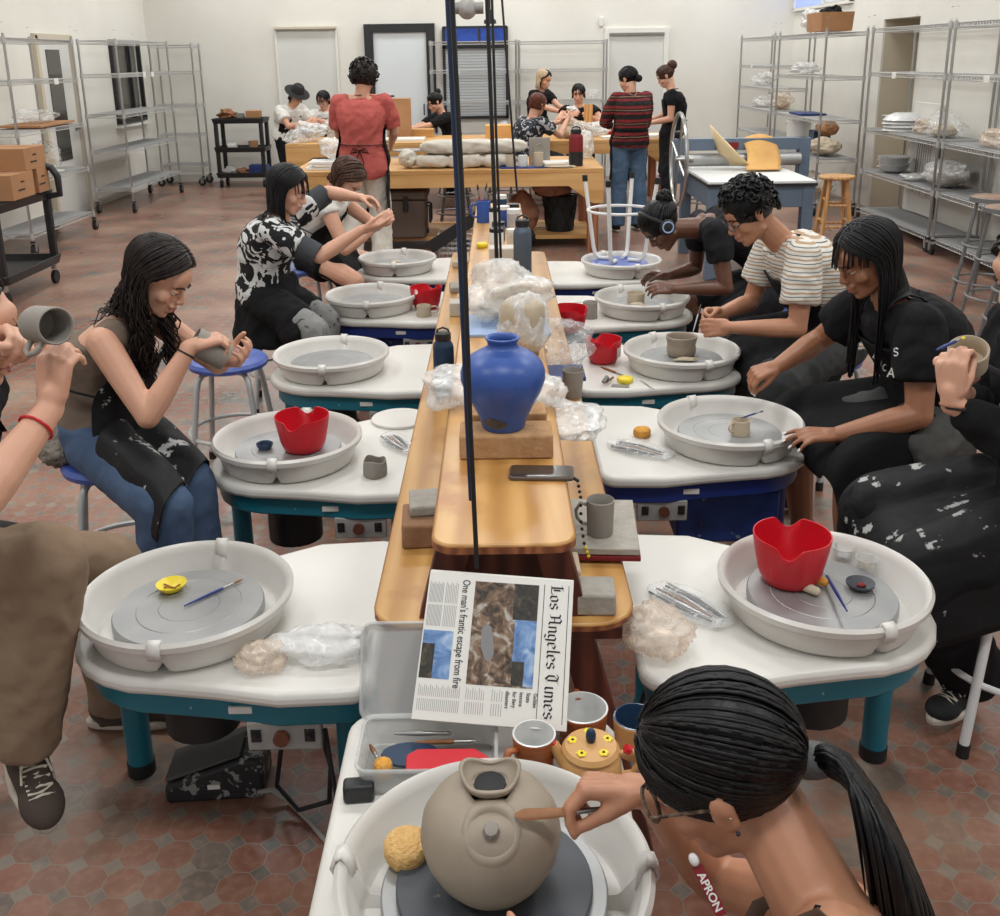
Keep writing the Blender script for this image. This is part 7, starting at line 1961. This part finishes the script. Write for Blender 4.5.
single(MB().box((0, 0, .02), (.42, .3, .04)), 'paper_pad', M['paper'], (1.85, 12.25, T2), 'white paper pad at the right end of the far table', 'paper', bevel=.004)
single(MB().box((0, 0, .015), (.3, .2, .03)), 'paper_pad', M['paper'], (1.4, 12.2, T2), 'thin white pad left of the striped sweater', 'paper', None, .2, bevel=.004)
t = single(MB().box((0, 0, .0), (.11, .012, .30)), 'wooden_board', M['stool_wood'], (1.16, 12.98, 1.02), 'upright wooden board held by the black tee wearer', 'board', None, .05, bevel=.003)
single(blob((.06, .05, .045), 89, .5), 'clay_figure', M['white_glaze'], (.96, 13.02, 1.06), 'small white clay bird held over the far table', 'figure')
# slab roller canvas: a folded sheet coming out of the rollers
rows = []
for i in range(15):
    q = i / 14; row = []
    for j in range(9):
        s_ = j / 8
        row.append(V((-.16 + s_ * .34 + .03 * math.sin(q * 5), .26 - .42 * q, .02 + .26 * max(0, 1 - q * 1.3) ** 1.6 + .05 * math.sin(s_ * 3 + q * 3) * (1 - q))))
    rows.append(row)
t = T('canvas_sheet', (2.26, 8.62, .80), 'tan canvas sheet folded over the slab roller bed', 'canvas')
MB(Matrix.Scale(.85, 4)).grid(rows).build('sheet', M['canvas_tan'], t, solid=.012, sharp=0)
MB().grid([[V((-.30 + .2 * s_ / 6 - .14 * q, .20 - .1 * q - .2 * s_ / 6, .03 + .34 * q * (1 - s_ / 9))) for s_ in range(7)] for q in (0, .3, .6, 1)]).build('folded_corner', M['canvas_pale'], t, solid=.012, sharp=0)
# utility cart far left
def cart(loc, w, d, h, label, shelves, rz=0, handle_=True):
    t = T('utility_cart', loc, label, 'cart', None, rz)
    for z in shelves:
        s = tray(w, d, .07, .02, .03).build('cart_shelf', M['black_plastic'], t, .004); s.location = (0, 0, z)
    for sx in (-1, 1):
        for sy in (-1, 1):
            MB().box((sx * (w / 2 - .05), sy * (d / 2 - .05), (shelves[0] + shelves[-1]) / 2 + .03), (.055, .055, shelves[-1] - shelves[0])).build('corner_post', M['black_plastic'], t, .01)
            c = MB(); c.box((sx * (w / 2 - .06), sy * (d / 2 - .06), shelves[0] - .02), (.03, .045, .06)); wl = c.build('caster_fork', M['steel'], t)
            MB().tube([(sx * (w / 2 - .06) - .015, sy * (d / 2 - .06), .055), (sx * (w / 2 - .06) + .015, sy * (d / 2 - .06), .055)], .055, 20).build('caster_wheel', M['black_rubber'], wl)
    return t
cart((-3.67, 14.7, 0), .74, .46, .98, 'black three-shelf utility cart by the back wall, supplies on its top', (.14, .50, .90))
for (x, y, z, d, m_, nm, lb, ct) in ((-3.48, 14.7, .97, (.2, .16, .1), 'cardboard', 'small_carton', 'small brown carton on top of the back cart', 'box'), (-3.66, 14.66, .97, (.1, .08, .07), 'grey_plastic', 'small_carton', 'grey box on top of the back cart beside the carton', 'box'), (-3.45, 14.66, .53, (.26, .2, .14), 'navy_motor', 'plastic_crate', 'blue basket on the lowest visible shelf of the back cart', 'basket')):
    single(MB().box((0, 0, d[2] / 2), d), nm, M[m_], (x, y, z if nm != 'plastic_crate' else .17), lb, ct, bevel=.006)
bag((.13, .1, .07), (-3.85, 14.68, .95), 'heap of brown dried plants and tools on top of the back cart', 91, 'tool_wood', .5, 'supplies_heap', 'supplies')
single(MB().tube([(-.06, 0, .05), (.06, 0, .05)], .05, 20), 'tape_roll', M['white_plastic'], (-3.80, 14.62, .53), 'white roll lying on the middle shelf of the back cart', 'roll')
cup((-3.5, 14.62, .53), .06, .07, .12, 'cardboard', 'terracotta pot on the middle shelf of the back cart', 'pot', 'clay_pot')
bag((.12, .1, .06), (-3.86, 14.66, .17), 'white bag on the bottom shelf of the back cart', 92, 'bag', .4); bag((.09, .08, .05), (-3.68, 14.62, .17), 'crumpled brown bag on the bottom shelf of the back cart', 93, 'pink_cloth', .4, 'paper_bag', 'bag')
# near black cart with cartons
cart((-3.93, 7.72, 0), .62, .98, .95, 'black two-shelf cart at the left edge, cartons stacked on it', (.17, .70))
k = T('cart_handle', (-3.72, 8.02, .78), 'thick curved black handle at the end of the near cart', 'handle')
bpy.data.objects.remove(k)
h = MB(); h.tube([(.16, .30, .74), (.30, .30, .76), (.30, .30, .90), (.26, .30, .97), (.17, .30, 1.0), (.05, .30, .97), (0, .30, .90), (.0, .30, .74)], .028, 12)
ct_ = [o for o in bpy.data.objects if o.name.startswith('utility_cart')][-1]
hb_ = h.build('push_handle', M['black_plastic'], ct_); hb_.location = (.10, .08, -.02)
for (x, y, z, d, lb) in ((-3.80, 7.62, .775, (.42, .40, .19), 'lower brown carton on the near black cart'), (-3.82, 7.90, .965, (.44, .40, .17), 'upper brown carton stacked on the near black cart'), (-3.78, 8.0, .775, (.36, .22, .19), 'brown carton half hidden behind the lower one on the near cart')):
    t = single(MB().box((0, 0, d[2] / 2), d), 'carton', M['cardboard'], (x, y, z), lb, 'box', 'cartons on the near black cart', .04, bevel=.004)
    MB().box((0, 0, d[2] + .0005), (d[0], .05, .001)).build('tape', M['pink_cloth'], t)
    g = MB()
    for q in range(2): g.box((d[0] / 2 + .0008, -.04 + q * .03, d[2] * (.35 + .3 * q)), (.001, .12 - .05 * q, .012))
    g.build('print', M['brow'], t, weld=False)
# left shelf contents
single(MB().box((0, 0, .01), (.42, .9, .02)), 'flattened_carton', M['cardboard'], (-4.62, 10.3, 1.16), 'flattened carton lying on the wheeled shelf at left', 'cardboard', None, .04)
bag((.18, .28, .07), (-4.62, 10.3, 1.182), 'clear plastic sheet heaped over the flattened carton', 94, 'bag_clear', .5)
bag((.15, .16, .14), (-4.62, 10.35, .70), 'clear bag of clay on the wheeled shelf above its bottom deck', 95, 'bag_clear', .35, inner=('clay_light', .7))
single(MB().lathe([(0, 0), (.17, 0), (.18, .012), (0, .014)], 32), 'throwing_bat', M['wheel_white'], (-4.62, 10.35, .686), 'white round bat under the bagged clay on the left shelf', 'bat')
single(MB().box((0, 0, .004), (.004, .1, .07)), 'paper_note', M['paper'], (-4.37, 12.9, 1.60), 'white paper note clipped to the left wire shelf', 'note')
# right shelf contents
def bowl_stack(x, y, z, n, r, lb, flip=False, gp=None):
    for k in range(n):
        pr = [(0, 0), (r * .45, 0), (r * .8, r * .16), (r, r * .36), (r * 1.02, r * .38), (r * .96, r * .37), (r * .75, r * .2), (r * .4, r * .06), (0, r * .05)]
        if flip: pr = [(q, r * .38 - w_) for q, w_ in pr][::-1]
        o = single(MB().lathe(pr, 36), 'clay_bowl', M['white_glaze'], (x + .006 * math.sin(k * 2), y + .005 * math.cos(k * 3), z + k * .034), ('lowest', 'second', 'third', 'fourth', 'fifth')[k] + ' of the ' + lb, 'bowl', gp)
bowl_stack(4.06, 10.22, .995, 4, .19, 'overturned white bowls stacked on the right shelf', True, 'overturned white bowls')
bowl_stack(4.14, 10.58, .995, 3, .15, 'upright white bowls beside the overturned ones', False, 'upright white bowls on the upper deck')
bowl_stack(4.06, 10.35, .565, 4, .16, 'white bowls stacked on the lower deck of the right shelf', False, 'white bowls on the lower deck')
bag((.17, .26, .1), (4.1, 9.35, .99), 'clear bag of clay on the upper deck behind the steel stools', 101, 'bag_clear', .4, inner=('clay_light', .6)); bag((.1, .12, .07), (4.1, 9.78, .99), 'small clear bag of clay pieces beside the bowls', 102, 'bag_buff', .4)
bag((.19, .30, .12), (4.1, 9.2, .565), 'large grey bag of clay on the lower deck of the right shelf', 103, 'bag', .25, neck=False, inner=('clay_dry', .9)); bag((.16, .18, .035), (4.05, 9.66, .565), 'flat tail of clear plastic beside the large bag of clay', 104, 'bag', .4)
bag((.17, .28, .09), (4.1, 8.2, .99), 'buff bag of clay on the shelf right of the tall stools', 105, 'bag_buff', .4)
t = single(MB().box((0, 0, .55), (.03, .62, 1.1)), 'drawing_panel', M['paper'], (4.30, 10.2, .16), 'tall white panel with faint line drawing behind the bowl shelf', 'panel', bevel=.003)
g = MB(); 
for q in range(7): g.tube([V((-.017, -.2 + .06 * q, .2 + .1 * (q % 3))), V((-.017, -.18 + .05 * q, .5 + .05 * q)), V((-.017, -.2 + .06 * q, .9))], .003, 4)
g.build('line_drawing', M['ink_grey'], t, weld=False)
t = T('storage_carton', (3.74, 11.75, 1.98), 'brown carton of tools on top of the wire shelf', 'box'); tray(.36, .56, .2, .008, .005).build('carton_body', M['cardboard'], t)
bag((.14, .15, .12), (3.68, 12.15, 1.985), 'clear plastic bag heaped beside the carton on the shelf top', 106, 'bag', .5); bag((.1, .12, .08), (3.74, 11.75, 2.10), 'black gloves and film poking out of the carton', 107, 'black_cloth', .5, 'glove_heap', 'gloves')
SH = ((3.70, 12.4, 1.51, (.17, .25, .07), 'bag', 'white bag slumped on the upper shelf under the carton'), (3.7, 14.3, 1.33, (.15, .25, .09), 'bag', 'white bag with a red stripe in the far corner shelf'), (3.7, 14.2, 1.05, (.16, .28, .08), 'bag', 'white bag hanging over the third deck of the far corner shelf'),
      (3.72, 13.4, 1.05, (.14, .2, .12), 'bag_buff', 'brown clay bag beyond the bucket'), (3.70, 11.5, .64, (.16, .26, .10), 'clay_light', 'big buff sack of clay on the shelf behind the wooden stool'), (3.8, 11.75, .82, (.12, .14, .10), 'cardboard', 'brown paper sack resting on the buff sack'),
      (3.72, 11.5, .20, (.17, .25, .11), 'bag_clear', 'clear bag of clay scraps on the bottom shelf behind the wooden stool'), (3.74, 12.1, .20, (.16, .22, .10), 'bag_buff', 'second clear bag of buff scraps on the bottom shelf'))
for i, (x, y, z, r_, m_, lb) in enumerate(SH):
    if m_.startswith('bag'): bag(r_, (x, y, z), lb, 110 + i, m_, .35, inner=('clay_light', .65) if m_ != 'bag' else None)
    else: bag(r_, (x, y, z), lb, 110 + i, m_, .2, 'clay_sack', 'sack')
single(MB().box((0, 0, .01), (.3, .5, .02)), 'blue_board', M['navy_motor'], (3.7, 12.2, 1.05), 'thin blue board lying on the shelf above the bucket', 'board')
t = T('white_bucket', (3.68, 12.45, .64), 'white plastic bucket with a wire handle on the shelf', 'bucket'); MB().lathe([(0, 0), (.125, 0), (.148, .30), (.155, .30), (.155, .33), (.145, .33), (.12, .01), (0, .01)], 36).build('bucket_body', M['white_plastic'], t); MB().tube([V((.15 * math.cos(R(a)), .02, .31 - .12 * math.sin(R(a)))) for a in range(0, 181, 15)], .003, 6).build('bail', M['steel'], t)
single(MB().box((0, 0, .12), (.2, .2, .24)), 'black_bin', M['bottle_navy'], (3.8, 12.0, .64), 'dark blue bin beside the white bucket', 'bin', bevel=.01)
bag((.1, .12, .09), (.98, 14.9, .70), 'clear bag of clay on the back wall shelf right of the hanging cords', 120, 'bag_clear', .4); bag((.1, .12, .07), (1.38, 14.9, 1.16), 'clear bag on the back wall shelf above the black tee wearer', 121, 'bag_clear', .4)
bag((.12, .14, .08), (.1, 14.9, .70), 'white bag lying on the bare back wall shelf across the window', 122, 'bag', .4)
bake_all()
# white letters printed on the black tee, laid on the cloth of the chest
bpy.context.view_layer.update()
garb = [c for c in kids(pB.root) if c.name.split('.')[0] in ('tee', 'apron')]
gm = MB(pB.off); o0 = V((0, 0, CAM_H))
def cloth_hit(d):
    best = None
    for g_ob in garb:
        inv = g_ob.matrix_world.inverted()
        hit, loc, nrm, _ = g_ob.ray_cast(inv @ o0, inv.to_3x3() @ d)
        if hit:
            q = g_ob.matrix_world @ loc
            if best is None or (q - o0).length < (best[0] - o0).length: best = (q, nrm)
    return best
LT = {'S': [(.8, .85), (.5, 1), (.2, .85), (.2, .6), (.75, .42), (.78, .18), (.5, 0), (.2, .12)], 'C': [(.8, .85), (.5, 1), (.2, .8), (.1, .5), (.2, .2), (.5, 0), (.8, .15)],
      'A': [(.05, 0), (.5, 1), (.95, 0), (.75, .35), (.25, .35)], 'L': [(.3, 1), (.3, 0), (.8, 0)]}
for ch, x0, y0, sz, rz in (('S', 897, 352, 8, 0), ('L', 877, 354, 8, 30), ('A', 881, 361, 7, 30), ('C', 886, 367, 7, 15), ('A', 892, 373, 9, 8)):
    h_ = cloth_hit(ray(x0, y0).normalized())
    if h_ is None: continue
    q0, n0 = h_; n0 = (n0 - ray(x0, y0).normalized() * .6).normalized(); pts = []
    for (u, v) in LT[ch]:
        u, v = (u - .5) * sz * .8, -(v - .5) * sz
        c_, s_ = math.cos(R(rz)), math.sin(R(rz))
        d = ray(x0 + u * c_ - v * s_, y0 + u * s_ + v * c_).normalized()
        pts.append(o0 + d * ((q0 - o0).dot(n0) / d.dot(n0)) + n0 * .004)
    gm.tube(pts, .0024, 5)
if gm.v: gm.build('lettering', M['paper'], pB.root, weld=False)
bpy.data.scenes.remove(bpy.data.scenes['workshop']) if 'workshop' in bpy.data.scenes else None
